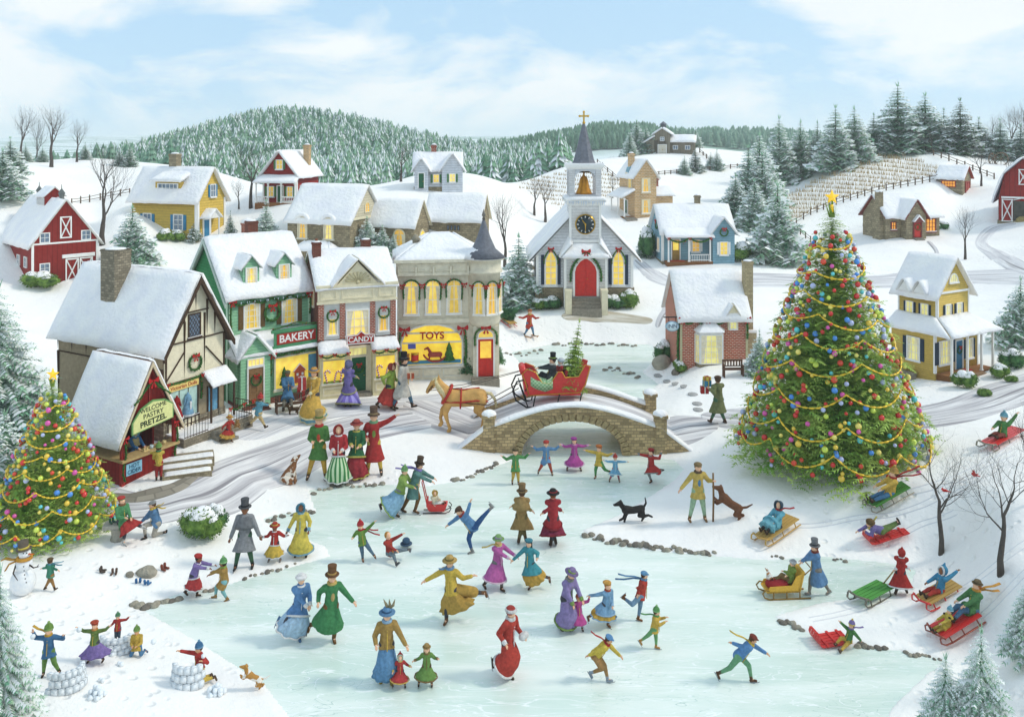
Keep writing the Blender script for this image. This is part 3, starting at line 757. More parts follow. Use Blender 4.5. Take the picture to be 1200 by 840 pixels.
	def bow(s,P,u,z,r=2,out=2.0,parent=None):
		m=MB()
		for sg in (-1,1):
			m.pprism(P,[(u,z),(u+sg*r*1.1,z+r*.7),(u+sg*r*1.25,z),(u+sg*r*1.0,z-r*.45)][::sg],out,out+.6)
			m.pprism(P,[(u,z),(u+sg*r*.25,z-r*1.5),(u+sg*r*.75,z-r*1.35)][::sg],out-.2,out+.35)
		m.ball(P(u,z,out+.5),r*.28,6);return s.part('bow',m,REDBOW,parent)
	def garland(s,pts,r=1.7,dens=2.2,berries=True):
		"""pts in root coordinates"""
		m=MB();P=[Vector(p) for p in pts];L=sum((P[i+1]-P[i]).length for i in range(len(P)-1))
		S=smooth_path(P,6) if len(P) > 2 else P;leafy_line(m,S,r,int(L*dens));o=s.part('garland',m,GAR)
		if berries:
			b=MB()
			for i in range(int(L/4)):
				q=S[random.randrange(len(S))];b.ball(q+Vector((rnd(-r,r),rnd(-r,r)*.6,rnd(-r,r))),.5,5)
			s.part('berries',b,REDBOW,o)
		return o
	def swag(s,P,u0,u1,z,n=3,sag=4,r=1.6,out=2.2,bows=True):
		pts=[]
		for i in range(n):
			for k in range(7):
				t=k/7;pts.append(P(u0+(u1-u0)*(i+t)/n,z-sag*4*t*(1-t),out))
		pts.append(P(u1,z,out));s.garland(pts,r)
		if bows:
			for i in range(n+1):s.bow(P,u0+(u1-u0)*i/n,z+.5,2.1,out+r)
	def chimney(s,x,y,z0,z1,w,d,mt,cap=True,pots=False):
		m=MB();m.box((x-w/2,y-d/2,z0),(x+w/2,y+d/2,z1));m.box((x-w/2-.8,y-d/2-.8,z1-2.6),(x+w/2+.8,y+d/2+.8,z1-1.2));m.box((x-w/2-.4,y-d/2-.4,z1-.6),(x+w/2+.4,y+d/2+.4,z1))
		o=s.part('chimney',m,mt);sn=MB();sn.ball((x,y,z1),(w*.52,d*.52,1.8),10);s.part('snow',sn,SNOW,o)
		if pots:
			p=MB();p.lathe((x,y,z1),[(w*.2,0),(w*.16,4),(w*.2,4.4)],8);s.part('chimney_pot',p,mat('#8d5a42'),o)
		return o
	def box(s,name,a,b,mt,parent=None):
		m=MB();m.box(a,b);return s.part(name,m,mt,parent)
	def post(s,x,y,z0,z1,w=1.8,mt=None,name='porch_post'):
		m=MB();m.box((x-w/2,y-w/2,z0),(x+w/2,y+w/2,z1));m.box((x-w*.8,y-w*.8,z1-1.6),(x+w*.8,y+w*.8,z1));m.box((x-w*.75,y-w*.75,z0),(x+w*.75,y+w*.75,z0+1.4));return s.part(name,m,mt or WHITE)
	def railing(s,p0,p1,h=8,mt=None,gap=2.4,name='railing'):
		m=MB();p0=Vector(p0);p1=Vector(p1);d=p1-p0;L=d.length;Z=Vector((0,0,1))
		for z in (h,1.6):m.tube([p0+Z*z,p1+Z*z],.6,4,smooth=False)
		n=max(2,int(L/gap))
		for i in range(n+1):q=p0+d*(i/n);m.tube([q,q+Z*h],.34,4,smooth=False)
		return s.part(name,m,mt or WHITE)
	def icicles(s,A,B,n=14,L=5):
		m=MB();A=Vector(A);B=Vector(B)
		for i in range(n):
			q=A+(B-A)*((i+rnd(.1,.9))/n);l=L*rnd(.3,1);m.tube([q,q-Vector((0,0,l*.5)),q-Vector((0,0,l))],[.7,.42,.05],5)
		return s.part('icicles',m,mat('#cfd8e6',.15,.05,.3,0,.6))
	def steps(s,x0,x1,y,zt,n=3,tread=4,mt=None,name='steps'):
		"""steps down from z=zt towards -y"""
		m=MB()
		for i in range(n):m.box((x0-.3*i,y-tread*(i+1),-s.sink-2),(x1+.3*i,y-tread*i+.3,zt*(n-i)/(n+.0)-.3 if i == 0 else zt*(n-i)/n));
		o=s.part(name,m,mt or mat('#8a8378',.9,.2,.5));return o
def leafy_line(m,S,r,n,mi=0):
	S=[Vector(p) for p in S];cum=[0]
	for i in range(len(S)-1):cum.append(cum[-1]+(S[i+1]-S[i]).length)
	for k in range(n):
		t=random.random()*cum[-1];i=0
		while i < len(cum)-2 and cum[i+1] < t:i += 1
		p=S[i].lerp(S[i+1],(t-cum[i])/max(cum[i+1]-cum[i],1e-6));d=Vector((rnd(-1,1),rnd(-1,1),rnd(-1,1))).normalized()
		e=d.orthogonal().normalized()*r*.28;q=p+d*r*rnd(.0,.3)
		m.add([q-e,q+e,q+d*r*1.05],[(0,1,2)],mi)
	m.tube(S,r*.5,5,mi)
def leafy_ring(m,fn,r,n,mi=0):leafy_line(m,[fn(2*math.pi*i/18) for i in range(19)],r,n*2,mi)
def text(parent,body,loc,size,mt,P=None,depth=.25,name='lettering',rotz=0,align='CENTER',squash=1.0,bold=.0):
	"""real lettering standing on a sign face; P gives the wall plane"""
	c=bpy.data.curves.new(name,'FONT');c.body=body;c.size=size;c.align_x=align;c.align_y='CENTER';c.extrude=depth;c.offset=bold
	c.materials.append(mt);o=bpy.data.objects.new(name,c);COL.objects.link(o);o.parent=parent
	u,z,out=loc;p=P(u,z,out)
	me=bpy.data.meshes.new_from_object(o);bpy.data.objects.remove(o);o=bpy.data.objects.new(name,me);COL.objects.link(o);o.parent=parent;o.location=p
	X=Vector((P.a[0],P.a[1],0));Y=Vector((0,0,1));Z=Vector((P.n[0],P.n[1],0))
	M=Matrix((X,Y,Z)).transposed() @ Matrix.Rotation(math.radians(rotz),3,'Z')
	o.rotation_euler=M.to_euler();o.scale=(squash,1,1);KIDS.setdefault(parent.name,[]).append(o);return o
# ------------------------------------------------------------------ stone bridge
STONE=bricks('#b59d74','#8a7b60',6.5,3.6,.45,.35,.6)
def wm(x):return x*31.0     # world metres -> masonry units used in the bridge's UVs
def bridge():
	cx=(BXL+BXR)/2;hw=(BXR-BXL)/2
	root=thing('stone_bridge','arched fieldstone footbridge with snow on its low walls, crossing the frozen stream','bridge',(cx,BY0,0),0,1/31.0)
	ax,ahw,ah=-.05,1.95,1.32     # arch centre, half width, rise
	def top(x,back=False):            # parapet top
		t=x/(hw+.15);
		if abs(t) <= 1:return 1.06+.86*math.cos(t*math.pi/2)**1.25
		return max(1.06-(abs(x)-hw)*.75,.02)
	def face(name,y0,y1,x0,x1,arch,low=0):
		m=MB();n=64;S=31.0;xs=[x0+(x1-x0)*i/n for i in range(n+1)]
		for i in range(n):
			xa,xb=xs[i],xs[i+1]
			def lo(x):
				if arch and abs(x-ax) < ahw:return ah*math.sqrt(max(0,1-((x-ax)/ahw)**2))
				return -.3
			za,zb=lo(xa),lo(xb);ta,tb=top(xa),top(xb)
			m.hexa([(xa*S,y0*S,za*S),(xb*S,y0*S,zb*S),(xb*S,y1*S,zb*S),(xa*S,y1*S,za*S),(xa*S,y0*S,ta*S),(xb*S,y0*S,tb*S),(xb*S,y1*S,tb*S),(xa*S,y1*S,ta*S)])
		o=m.build(name,STONE,root)
		sn=MB();rings=[]
		for i in range(n+1):
			x=xs[i];t=top(x)*S;th=2.3+1.2*mn.noise(Vector((x*1.5,y0,0)));w=(y1-y0)/2*S+1.6;yc=(y0+y1)/2*S
			rings.append([Vector((x*S,yc+w*math.cos(a),t-1.0+(th+1.0)*max(0,math.sin(a)) - (1.6 if math.sin(a) < -.1 else 0))) for a in [math.pi*2*k/12 for k in range(12)]])
		sn.loft(rings);sn.build('snow',SNOW,o);return o
	face('front_wall',-.05,.3,-hw-1.35,hw+1.35,True)
	face('back_wall',2.75,3.05,-hw-.6,hw+1.5,True)
	S=31.0
	# voussoirs round the arch, front face
	m=MB();k=25
	for i in range(k):
		a0=math.pi*i/k+.012;a1=math.pi*(i+1)/k-.012;r1=1.0;q=[]
		d=rnd(.0,.03)
		for y in (-.11-d,.02):
			for a,e in ((a0,0),(a1,0),(a1,.27),(a0,.27)):
				q.append(Vector(((ax+(ahw+e)*math.cos(a))*S,y*S,(ah+e)*math.sin(a)*S)))
		m.hexa([q[0],q[1],q[2],q[3],q[4],q[5],q[6],q[7]])
	m.build('arch_ring',mat('#a8946c',.9,.35,.25,0,.2,.4),root)
	m=MB();n=24;rings=[]
	for i in range(n+1):
		a=math.pi*i/n;c,s=math.cos(a),math.sin(a)
		rings.append([Vector(((ax+ahw*c*1.0)*S,.02*S,ah*s*S)),Vector(((ax+ahw*c)*S,3.0*S,ah*s*S)),Vector(((ax+(ahw+.15)*c)*S,3.0*S,(ah+.1)*s*S)),Vector(((ax+(ahw+.15)*c)*S,.02*S,(ah+.1)*s*S))])
	m.loft(rings,smooth=False);m.build('vault',STONE,root)
	# deck fill under the road
	m=MB();
	for i in range(40):
		x0=-hw-.8+(2*hw+1.6)*i/40;x1=x0+(2*hw+1.6)/40;z=[deck(cx+x,BY0+1.5)-.03 for x in (x0,x1)]
		l=[ah*math.sqrt(max(0,1-((x-ax)/ahw)**2)) if abs(x-ax) < ahw else -.3 for x in (x0,x1)]
		if min(z[0]-l[0],z[1]-l[1]) < .01:l=[min(l[0],z[0]-.03),min(l[1],z[1]-.03)]
		m.hexa([(x0*S,.3*S,l[0]*S),(x1*S,.3*S,l[1]*S),(x1*S,2.75*S,l[1]*S),(x0*S,2.75*S,l[0]*S),(x0*S,.3*S,z[0]*S),(x1*S,.3*S,z[1]*S),(x1*S,2.75*S,z[1]*S),(x0*S,2.75*S,z[0]*S)])
	m.build('deck',STONE,root)
	for x,y in ((-hw+.12,.12),(hw-.02,.12),(hw+.05,2.9)):
		m=MB();w=.22;m.box(((x-w)*S,(y-w)*S,-.3*S),((x+w)*S,(y+w)*S,1.42*S));m.box(((x-w-.05)*S,(y-w-.05)*S,1.42*S),((x+w+.05)*S,(y+w+.05)*S,1.52*S))
		o=m.build('pillar',STONE,root);sn=MB();sn.ball((x*S,y*S,1.52*S),(.29*S,.29*S,.17*S),12);sn.build('snow_cap',SNOW,o)
bridge()
# ------------------------------------------------------------------ trees and shrubs
def np_mesh(name,V,Fs,M,smooth=False):
	me=bpy.data.meshes.new(name);V=np.asarray(V,float);Fs=np.asarray(Fs);k=Fs.shape[1]
	me.vertices.add(len(V));me.vertices.foreach_set('co',V.ravel());me.loops.add(len(Fs)*k);me.loops.foreach_set('vertex_index',Fs.ravel())
	me.polygons.add(len(Fs));me.polygons.foreach_set('loop_start',np.arange(len(Fs))*k);me.polygons.foreach_set('loop_total',np.full(len(Fs),k))
	me.polygons.foreach_set('material_index',np.asarray(M));me.polygons.foreach_set('use_smooth',np.full(len(Fs),smooth));me.update();me.validate();return me
def conifer_tris(seed,layers=16,per=9,nodes=6,rad=.30,snow=.5,z0=.06,droop=.25,blade=.34,power=.9,bw=.10,twig=0):
	rs=np.random.RandomState(seed);V=[];M=[]
	def tri(a,b,c,m):V.extend([a,b,c]);M.append(m)
	for L in range(layers):
		t=(L+rs.uniform(-.2,.2))/layers;z=z0+(1-z0)*max(t,0)**.92;R=rad*max(1-t,.0)**power+.012
		np_=max(4,int(per*((.62 if twig else .45)+(.6 if twig else .75)*(1-t))))
		for q in range(np_):
			az=2*math.pi*(q+rs.uniform(-.35,.35))/np_+L*1.3;l=R*rs.uniform(.72,1.15)
			d=np.array([math.cos(az),math.sin(az),0]);s=np.array([-d[1],d[0],0]);up=np.array([0,0,1.])
			dr=droop*rs.uniform(.6,1.4);zt=z+rs.uniform(-.01,.01)
			def P(f):return d*(l*f)+up*(zt - dr*l*f*f*1.1 + .10*l*f*(1-f) + (.10*l*f**3))
			n=max(3,int(nodes*(.45+.6*(1-t))));isn=rs.rand() < snow*1.15
			for k in range(n):
				f=(k+.4)/n;p=P(f);bl=l*blade*(1-.35*f)*rs.uniform(.75,1.25);w=bl*bw*3
				for sg in (-1,1):
					dv=d*rs.uniform(.45,.9)+s*sg*rs.uniform(.6,1.0)+up*rs.uniform(-.45,.12);dv /= np.linalg.norm(dv)
					if twig:
						sb=np.cross(dv,up);sb /= np.linalg.norm(sb)+1e-9;tl=bl*twig
						for q2 in range(4):
							pp=p+dv*tl*(q2+.3)/4;bb=tl*.34*rs.uniform(.8,1.2)*(1-.12*q2);ww=bb*.3
							for g2 in (-1,1):v2=dv*.75+sb*g2*rs.uniform(.5,.9)+up*rs.uniform(-.35,.15);tri(pp-dv*ww,pp+dv*ww,pp+v2*bb,0)
						tri(p-d*.0015,p+d*.0015,p+dv*tl*1.12,0)
						continue
					tri(p-d*w,p+d*w,p+dv*bl,0)
					tri(p-d*w*.8+up*w*.3,p+d*w*.8-up*w*.5,p+(dv*.85-up*.42)*bl,0)
				if isn and f > .2 and rs.rand() < .86:
					for sg in (-1,1):
						e=bl*rs.uniform(.75,1.3);q1=p+up*l*.035
						tri(q1-d*e*.7,q1+d*e*.6,q1+s*sg*e*.72-up*e*.5+d*e*.25,1)
			if not twig:tri(P(.85)-s*l*.05,P(.85)+s*l*.05,P(1.12),0)
	for q in range(5):
		a=q*1.256;tri(np.array([.012*math.cos(a),.012*math.sin(a),.95]),np.array([-.012*math.sin(a),.012*math.cos(a),.95]),np.array([.03*math.cos(a),.03*math.sin(a),1.02]) if q else np.array([0,0,1.05]),0)
	V=np.array(V);return V,np.arange(len(V)).reshape(-1,3),M
NEED=foliage('#6fa587','#c2dcbc','needles',7.0);NEEDD=foliage('#2f6040','#74a068','needles_dark',7.0)
NEEDF=foliage('#5f8f72','#a8c6a8','needles_pale',7.0)
SNOWN=snow_mat('branch_snow','#eef1f2','#fbfbf9',4,.1,'Object',.02)
def trunk_mesh(r=.02,h=.95):
	m=MB();m.tube([(0,0,-.03),(.004,0,.2),(0,.003,.6),(0,0,h)],[r,r*.8,r*.45,r*.08],7);return m.mesh('trunk')
CONIF={}
def conifer_proto(key,**kw):
	V,Fs,M=conifer_tris(**kw);CONIF[key]=(np_mesh('crown',V,Fs,M),trunk_mesh())
for i,kw in enumerate([dict(seed=1,layers=21,per=12,blade=.42,snow=1),dict(seed=2,rad=.33,layers=20,per=12,blade=.42,snow=1),dict(seed=3,rad=.28,layers=22,per=11,blade=.42,snow=1),dict(seed=4,rad=.36,layers=20,per=13,blade=.4,snow=1)]):conifer_proto(i,**kw)
for i in range(3):conifer_proto('d%d' % i,seed=20+i,rad=.27+.02*i,layers=18,per=10,nodes=4,snow=1,blade=.5)
for i in range(2):conifer_proto('b%d' % i,seed=30+i,rad=.36,layers=34,per=19,nodes=13,snow=1,blade=.19)
conifer_proto('g',seed=40,rad=.26,layers=20,per=13,snow=0.0,blade=.5)
_matd={}
def conifer(px,py,h,label,proto=0,group=None,needles=None,wid=1.0,name='evergreen_tree',at=None,cat='tree',rz=None):
	pos,u=put(px,py) if at is None else at
	t=thing(name,label,cat,pos,rnd(0,360) if rz is None else rz,u*h,group);t.scale=(u*h*wid,u*h*wid,u*h)
	cm,tm=CONIF[proto];nd=needles or NEED;key=(proto,nd.name)
	if key not in _matd:
		c=cm.copy();c.materials.append(nd);c.materials.append(SNOWN);k=tm.copy();k.materials.append(BARK);_matd[key]=(c,k)
	link('crown',_matd[key][0],(),t);link('trunk',_matd[key][1],(),t);return t
G_R='evergreens along the ridge behind the stubble field';G_N='snowy evergreens around the village'
rows=[ # px, base py, height px, proto, width, label, group, needles
 (913,214,70,'d0',1.0,'tall snowy evergreen at the left end of the ridge row',G_R,NEED),(938,206,58,'d1',.95,'evergreen second from the left end of the ridge row',G_R,NEED),(958,198,50,'d2',.9,'pale evergreen behind a gap in the ridge row',G_R,NEEDF),
 (979,199,68,'d0',1.15,'tall evergreen left of the ridge top with heavy snow',G_R,NEED),(1001,190,58,'d1',1.1,'evergreen on ridge just left of small snowy one',G_R,NEED),(1024,181,43,'d2',1.2,'smallest thin snow-laden evergreen on the ridge top',G_R,NEEDF),
 (1052,178,72,'d0',1.3,'tallest evergreen on the ridge above the stubble field',G_R,NEED),(1084,176,60,'d1',1.3,'broad evergreen right of the tallest ridge tree',G_R,NEED),(1106,174,42,'d2',1.2,'short evergreen in the gap on the ridge',G_R,NEEDF),
 (1125,180,58,'d0',1.3,'green pointed evergreen at the right end of the ridge row',G_R,NEEDD),(1147,182,40,'d1',1.3,'low pale evergreen beside bare trees on the ridge',G_R,NEEDF),
 (1172,186,42,'d0',1.3,'evergreen between bare trees at the far right of the ridge',G_R,NEED),(1196,188,38,'d2',1.3,'short evergreen at the right end of the ridge by the picture edge',G_R,NEEDF),
 (897,228,46,'d2',1.1,'short evergreen in front of the left ridge row',G_R,NEED),(890,240,76,'d1',1.0,'slim evergreen at lower left corner of stubble field',G_N,NEED),(877,250,72,'d0',1.1,'snowy evergreen behind the blue house',G_N,NEED),
 (893,252,66,'d2',1.1,'evergreen between the two tall ones behind the blue house',G_N,NEED),(862,258,48,'d1',1.2,'small evergreen nearest the blue house roof',G_N,NEEDF),
 (911,305,82,1,1.15,'large full snow-laden evergreen standing left of the giant decorated tree',G_N,NEED),(884,268,52,'d0',1.3,'bushy evergreen above the right end of the blue house',G_N,NEED),
 (738,183,30,'d0',1.2,'small evergreen left of the hilltop barn',None,NEED),(746,181,36,'d1',1.1,'taller evergreen beside the small one left of the hilltop barn',None,NEED),(757,180,32,'d2',1.2,'evergreen touching the left wall of the hilltop barn',None,NEED),
 (806,172,28,'d0',1.2,'evergreen behind right end of hilltop barn',None,NEED),(815,173,24,'d1',1.2,'rightmost short evergreen behind the hilltop barn',None,NEED),
 (802,204,21,'d2',1.4,'small round-topped evergreen below the hilltop barn',None,NEED),(815,201,28,'d0',1.3,'taller of two small evergreens below the hilltop barn',None,NEEDD),(840,199,24,'d1',1.3,'small evergreen by the fence right of the hilltop barn',None,NEED),(833,197,18,'d2',1.2,'tiny evergreen by the fence corner near the hilltop barn',None,NEEDF),
 (608,357,74,2,1.25,'snowy evergreen beside the left corner of the church',G_N,NEED),(757,300,32,'d0',1.2,'dark small evergreen left of the blue house porch',G_N,NEEDD),
 (155,310,62,3,1.15,'snowy evergreen in front of the yellow farmhouse left end',G_N,NEED),(229,282,28,'d1',1.1,'slim evergreen at the corner of the yellow farmhouse',None,NEEDD),(270,277,30,'d0',.9,'thin evergreen right of the blue door of the yellow farmhouse',None,NEEDD),
 (312,285,46,2,1.1,'evergreen behind the bakery roof ridge',G_N,NEED),(430,294,36,'d1',1.2,'evergreen in front of stone hall gable',G_N,NEED),(448,296,32,'d2',1.3,'shorter evergreen in front of stone hall annex',G_N,NEED),(461,298,24,'d0',1.2,'smallest evergreen at the arched door of the stone hall annex',G_N,NEED),
 (890,438,46,2,1.1,'small blue-green evergreen at the right corner of the brick cottage',G_N,NEEDF),
 (12,205,40,'d0',1.4,'evergreen behind the bare trees at far left hilltop',None,NEED),(30,190,22,'d1',1.3,'low evergreen among the bare trees on far left hilltop',None,NEED),(50,190,18,'d2',1.4,'short evergreen between hilltop bare trees',None,NEED),(3,232,52,'d1',1.3,'evergreen above the left red barn roof',None,NEED),
 (100,187,20,'d1',1.2,'little evergreen right of the hilltop bare trees',None,NEEDF),(140,194,20,'d0',1.3,'little evergreen at hill crest behind tall bare tree',None,NEEDF),(152,195,24,'d2',1.3,'second little evergreen at the hill crest behind the tall bare tree',None,NEEDF),
]
for (px,py,h,pr,w,lb,gr,nd) in rows:conifer(px,py,h*(1.12 if h > 35 else 1),lb,{'d0':0,'d1':3,'d2':1}.get(pr,pr) if h > 30 else pr,gr,nd,w*1.12)
conifer(-4,535,205,'huge snowy evergreen at the left edge behind the market stall','b0','large evergreens framing the scene',NEED,1.1)
conifer(6,600,120,'frosted evergreen hidden partly by the smaller decorated tree',3,'large evergreens framing the scene',NEEDF,1.3)
conifer(0,862,200,'evergreen at the bottom left edge beside the snowball fight','b1','large evergreens framing the scene',NEED,.62)
conifer(1196,402,78,'snowy evergreen behind the yellow porch house at right edge',3,None,NEED,1.1)
conifer(1108,905,140,'smaller front evergreen at the lower right corner','b1','large evergreens framing the scene',NEED,.85)
conifer(1150,915,182,'taller front evergreen at the lower right corner','b0','large evergreens framing the scene',NEED,.8)
conifer(1206,770,100,'evergreen cut by the right edge above the lower right pair','b1','large evergreens framing the scene',NEED,.85)

# bare trees -------------------------------------------------------
def bare_mesh(seed,spread=.8,depth=6,first=.2,upright=.5,fork=3,len0=.2,r0=.024):
	rs=random.Random(seed);T=MB();B=MB()
	def grow(p,d,L,r,lev):
		k=3;pts=[p];rr=[r]
		for i in range(k):
			d=(d+Vector((rs.uniform(-.16,.16),rs.uniform(-.16,.16),rs.uniform(0,.12)))).normalized()
			pts.append(pts[-1]+d*L/k);rr.append(r*(1-.34*(i+1)/k))
		(T if lev == 0 else B).tube(pts,rr,6 if lev < 2 else (4 if lev < 4 else 3),cap=lev > 3)
		if lev >= depth:return
		n=fork if lev < 4 else 2
		a0=rs.uniform(0,6.28)
		if lev > 0 or True:
			for i in range(n):
				f=1.0 if i == 0 else rs.uniform(.35,.98);idx=f*k;j=min(int(idx),k-1);q=pts[j].lerp(pts[j+1],idx-j)
				az=a0+2*math.pi*i/n+rs.uniform(-.5,.5);side=d.orthogonal().normalized();side=(Quaternion(d,az) @ side)
				sp=spread*(rs.uniform(.7,1.2) if i else rs.uniform(.1,.55));nd=(d+side*sp+Vector((0,0,upright*.3))).normalized()
				grow(q,nd,L*rs.uniform(.76,.92),rr[-1]*(.9 if i == 0 else .66),lev+1)
	tk=[(0,0,-.03),(.006,0,first*.5),(-.004,.004,first)];T.tube(tk,[r0*1.25,r0,r0*.88],8)
	grow(Vector(tk[-1]),Vector((0,0,1)),len0,r0*.86,0)
	v=B.v+T.v;zmax=max(q[2] for q in v)
	for M in (T,B):M.v=[(x/zmax,y/zmax,z/zmax) for x,y,z in M.v]
	return T.mesh('trunk',False),B.mesh('branches',False)
BARKT=mat('#57504a',.95,.25,8,0,.2)
BARE={}
for k,kw in {0:dict(seed=5),1:dict(seed=9,spread=.9),2:dict(seed=14,spread=.7,upright=.7),'w':dict(seed=21,spread=1.0,first=.2,fork=3,r0=.0165),'s':dict(seed=33,depth=4,spread=.6)}.items():
	a,b=bare_mesh(**kw);a.materials.append(BARKT);b.materials.append(BARKT);BARE[k]=(a,b)
def bare(px,py,h,label,k=0,group=None,wid=1.0,name='bare_tree',rz=None):
	pos,u=put(px,py);t=thing(name,label,'tree',pos,rnd(0,360) if rz is None else rz,u*h,group);t.scale=(u*h*wid,u*h*wid,u*h)
	link('trunk',BARE[k][0],(),t);link('branches',BARE[k][1],(),t);return t
GB='leafless trees'
for a in [(24,190,70,'leftmost of four bare trees on the left hilltop',0,1),(43,188,72,'slender second bare tree from left on left hilltop',2,.8),(60,196,76,'third and widest bare tree of the four on left hilltop',1,1.1),(90,190,54,'shortest bare tree, rightmost of the four on left hilltop',0,1),
 (120,287,125,'tall bare tree between the left red barn and the yellow farmhouse',2,1.0),(294,244,80,'full bare tree left of the red house',1,1.1),(280,245,38,'small bare tree at foot of the fuller one by the red house',0,1.1),
 (470,213,52,'bare tree on the hilltop left of the small white house',0,1.2),(592,316,96,'bare tree on the slope left of the church evergreen',1,.9),(626,252,50,'bare tree left of the pair behind the church',0,1.2),(639,260,56,'bare tree nearest the church roof of the pair',1,1.2),(718,232,30,'small bare tree beside the belfry',2,1),
 (718,184,28,'little bare tree on the ridge left of the hilltop barn',0,1.1),(1131,304,66,'bare tree with upright stems behind the yellow porch house',2,.9),(1150,218,50,'bare tree right of the stone shed',1,1.0),
 (1162,182,50,'bare tree among evergreens on the right ridge',0,1.1),(1184,185,64,'tall bare tree on right ridge near the wheels',1,1.0),(1203,187,72,'bare tree at the right edge of the ridge',0,1.0),(1092,180,30,'dark little bare tree on the ridge beside the fence',2,1.0)]:
	bare(a[0],a[1],a[2],a[3],a[4],GB,a[5])
bare(1103,648,152,'large bare tree with red birds standing on the sledding slope','w',GB,1.15,rz=40)
bare(1173,672,168,'largest bare tree at right edge of the sledding slope','w',GB,1.2,rz=200)
bare(1212,590,120,'bare tree cut off by the right edge beside the green-coated sledder',1,GB,1.0)
bare(1012,265,24,'small leafless shrub left of the stone cottage chimney','s',None,1.3,name='bare_shrub')
bare(1182,208,22,'leafless brush beside the old wheels','s',None,1.4,name='bare_shrub')

# shrubs -----------------------------------------------------------
def shrub_meshes(seed,n=2400):
	rs=np.random.RandomState(seed);V=[];M=[]
	lob=[(rs.uniform(-.3,.3),rs.uniform(-.3,.3),rs.uniform(.35,.62),rs.uniform(.26,.4)) for _ in range(7)]
	for i in range(n):
		x,y,z,r=lob[i % 7];d=rs.normal(size=3);d /= np.linalg.norm(d);p=np.array([x,y,z])+d*r*rs.uniform(.75,1.05)
		if p[2] < 0.02:p[2]=rs.uniform(0,.1)
		e=np.cross(d,rs.normal(size=3));e /= np.linalg.norm(e)+1e-9;f=d+rs.normal(size=3)*.5;f /= np.linalg.norm(f);s=rs.uniform(.035,.07)
		V += [p-e*s*.5,p+e*s*.5,p+f*s*1.3];M.append(0)
	V=np.array(V);lv=np_mesh('leaves',V,np.arange(len(V)).reshape(-1,3),M)
	c=MB()
	for x,y,z,r in lob:c.ball((x,y,z),r*.86,12)
	core=c
	s=MB()
	for x,y,z,r in lob[:6]:
		if z+r > .7:s.ball((x*.9,y*.9,z+r*.62),(r*.66,r*.66,r*.4),12)
	s.ball((0,.05,.72),(.3,.3,.2),12)
	for i,v in enumerate(s.v):
		k=mn.noise(Vector(v)*5+Vector((seed,0,0)))*.06;s.v[i]=(v[0]*(1+k),v[1]*(1+k),v[2]+k)
	return lv,core.mesh('stems',False),s.mesh('snow',False)
BUSHG=foliage('#3c5f2a','#86a24c','bush_leaves',5.0);BUSHD=foliage('#2b5232','#5f8a52','bush_leaves_dark',5.0)
SHR=[shrub_meshes(50+i) for i in range(3)]
_shc={}
def shrub(px,py,w,h,label,k=0,group=None,leaf=None,snow=True,sn=1.0):
	pos,u=put(px,py);t=thing('shrub',label,'shrub',pos+Vector((0,0,-.04*h*u)),rnd(0,360),u*h,group);t.scale=(u*w,u*w,u*h);leaf=leaf or BUSHG
	key=(k,leaf.name)
	if key not in _shc:
		a,b,c=[q.copy() for q in SHR[k]];a.materials.append(leaf);b.materials.append(leaf);c.materials.append(SNOW);_shc[key]=(a,b,c)
	a,b,c=_shc[key];link('leaves',a,(),t);link('stems',b,(),t)
	if snow:link('snow',c,(),t)
	return t
GS='round clipped shrubs with snow on top'
for a in [(50,338,34,22,'snow-topped shrub in front of the left red barn corner',0,0,1),(236,628,46,38,'big round shrub topped with snow beside the road near the pond',1,0,1),(255,618,26,28,'smaller shrub tucked right of the big round one by the road',0,1,1),
 (628,362,20,14,'low shrub at the left of the church front',0,0,1),(646,362,22,17,'snow-capped shrub beside the left of the church steps',1,1,1),(720,362,22,18,'shrub just right of the church steps',0,1,1),(737,360,22,24,'tall snowy shrub at the right corner of church',2,0,1),
 (757,302,22,40,'tall evergreen shrub left of the blue house under snow',1,1,1),(868,306,26,24,'shrub with snow right of the blue house',0,0,1),(778,425,22,30,'shrub left of the brick cottage corner',1,1,1),(797,436,18,15,'small round snow-topped shrub in front of the brick cottage',0,0,1),
 (1078,318,17,15,'lone round shrub on the snow below the stone cottage',2,1,0),(1128,454,24,22,'round shrub topped with snow left of the porch steps',0,0,1),(1171,442,22,18,'round shrub topped with snow right of the porch steps',1,0,1),(1153,464,14,11,'small shrub in front of porch steps',2,0,0),(1184,448,12,9,'smallest shrub at the right of porch',0,0,0),(1186,432,24,26,'shrub behind the right porch post',1,1,1),
 (1092,271,10,9,'left clipped shrub below the stone cottage window',0,1,1),(1099,270,9,9,'middle clipped shrub below the stone cottage window',1,1,1),(1106,268,11,10,'right clipped shrub below the stone cottage window',2,1,1),
 (192,283,16,16,'left snowy shrub before the yellow farmhouse',0,0,1),(208,283,16,15,'right snowy shrub before the yellow farmhouse',1,0,1)]:
	shrub(a[0],a[1],a[2],a[3],a[4],a[5],GS,BUSHD if a[6] else BUSHG,bool(a[7]))
conifer(1057,272,20,'small pointed shrub left of the stone cottage door','g',None,NEEDD,1.3,'conical_shrub',cat='shrub');conifer(1081,270,20,'small pointed shrub right of the stone cottage door','g',None,NEEDD,1.3,'conical_shrub',cat='shrub')

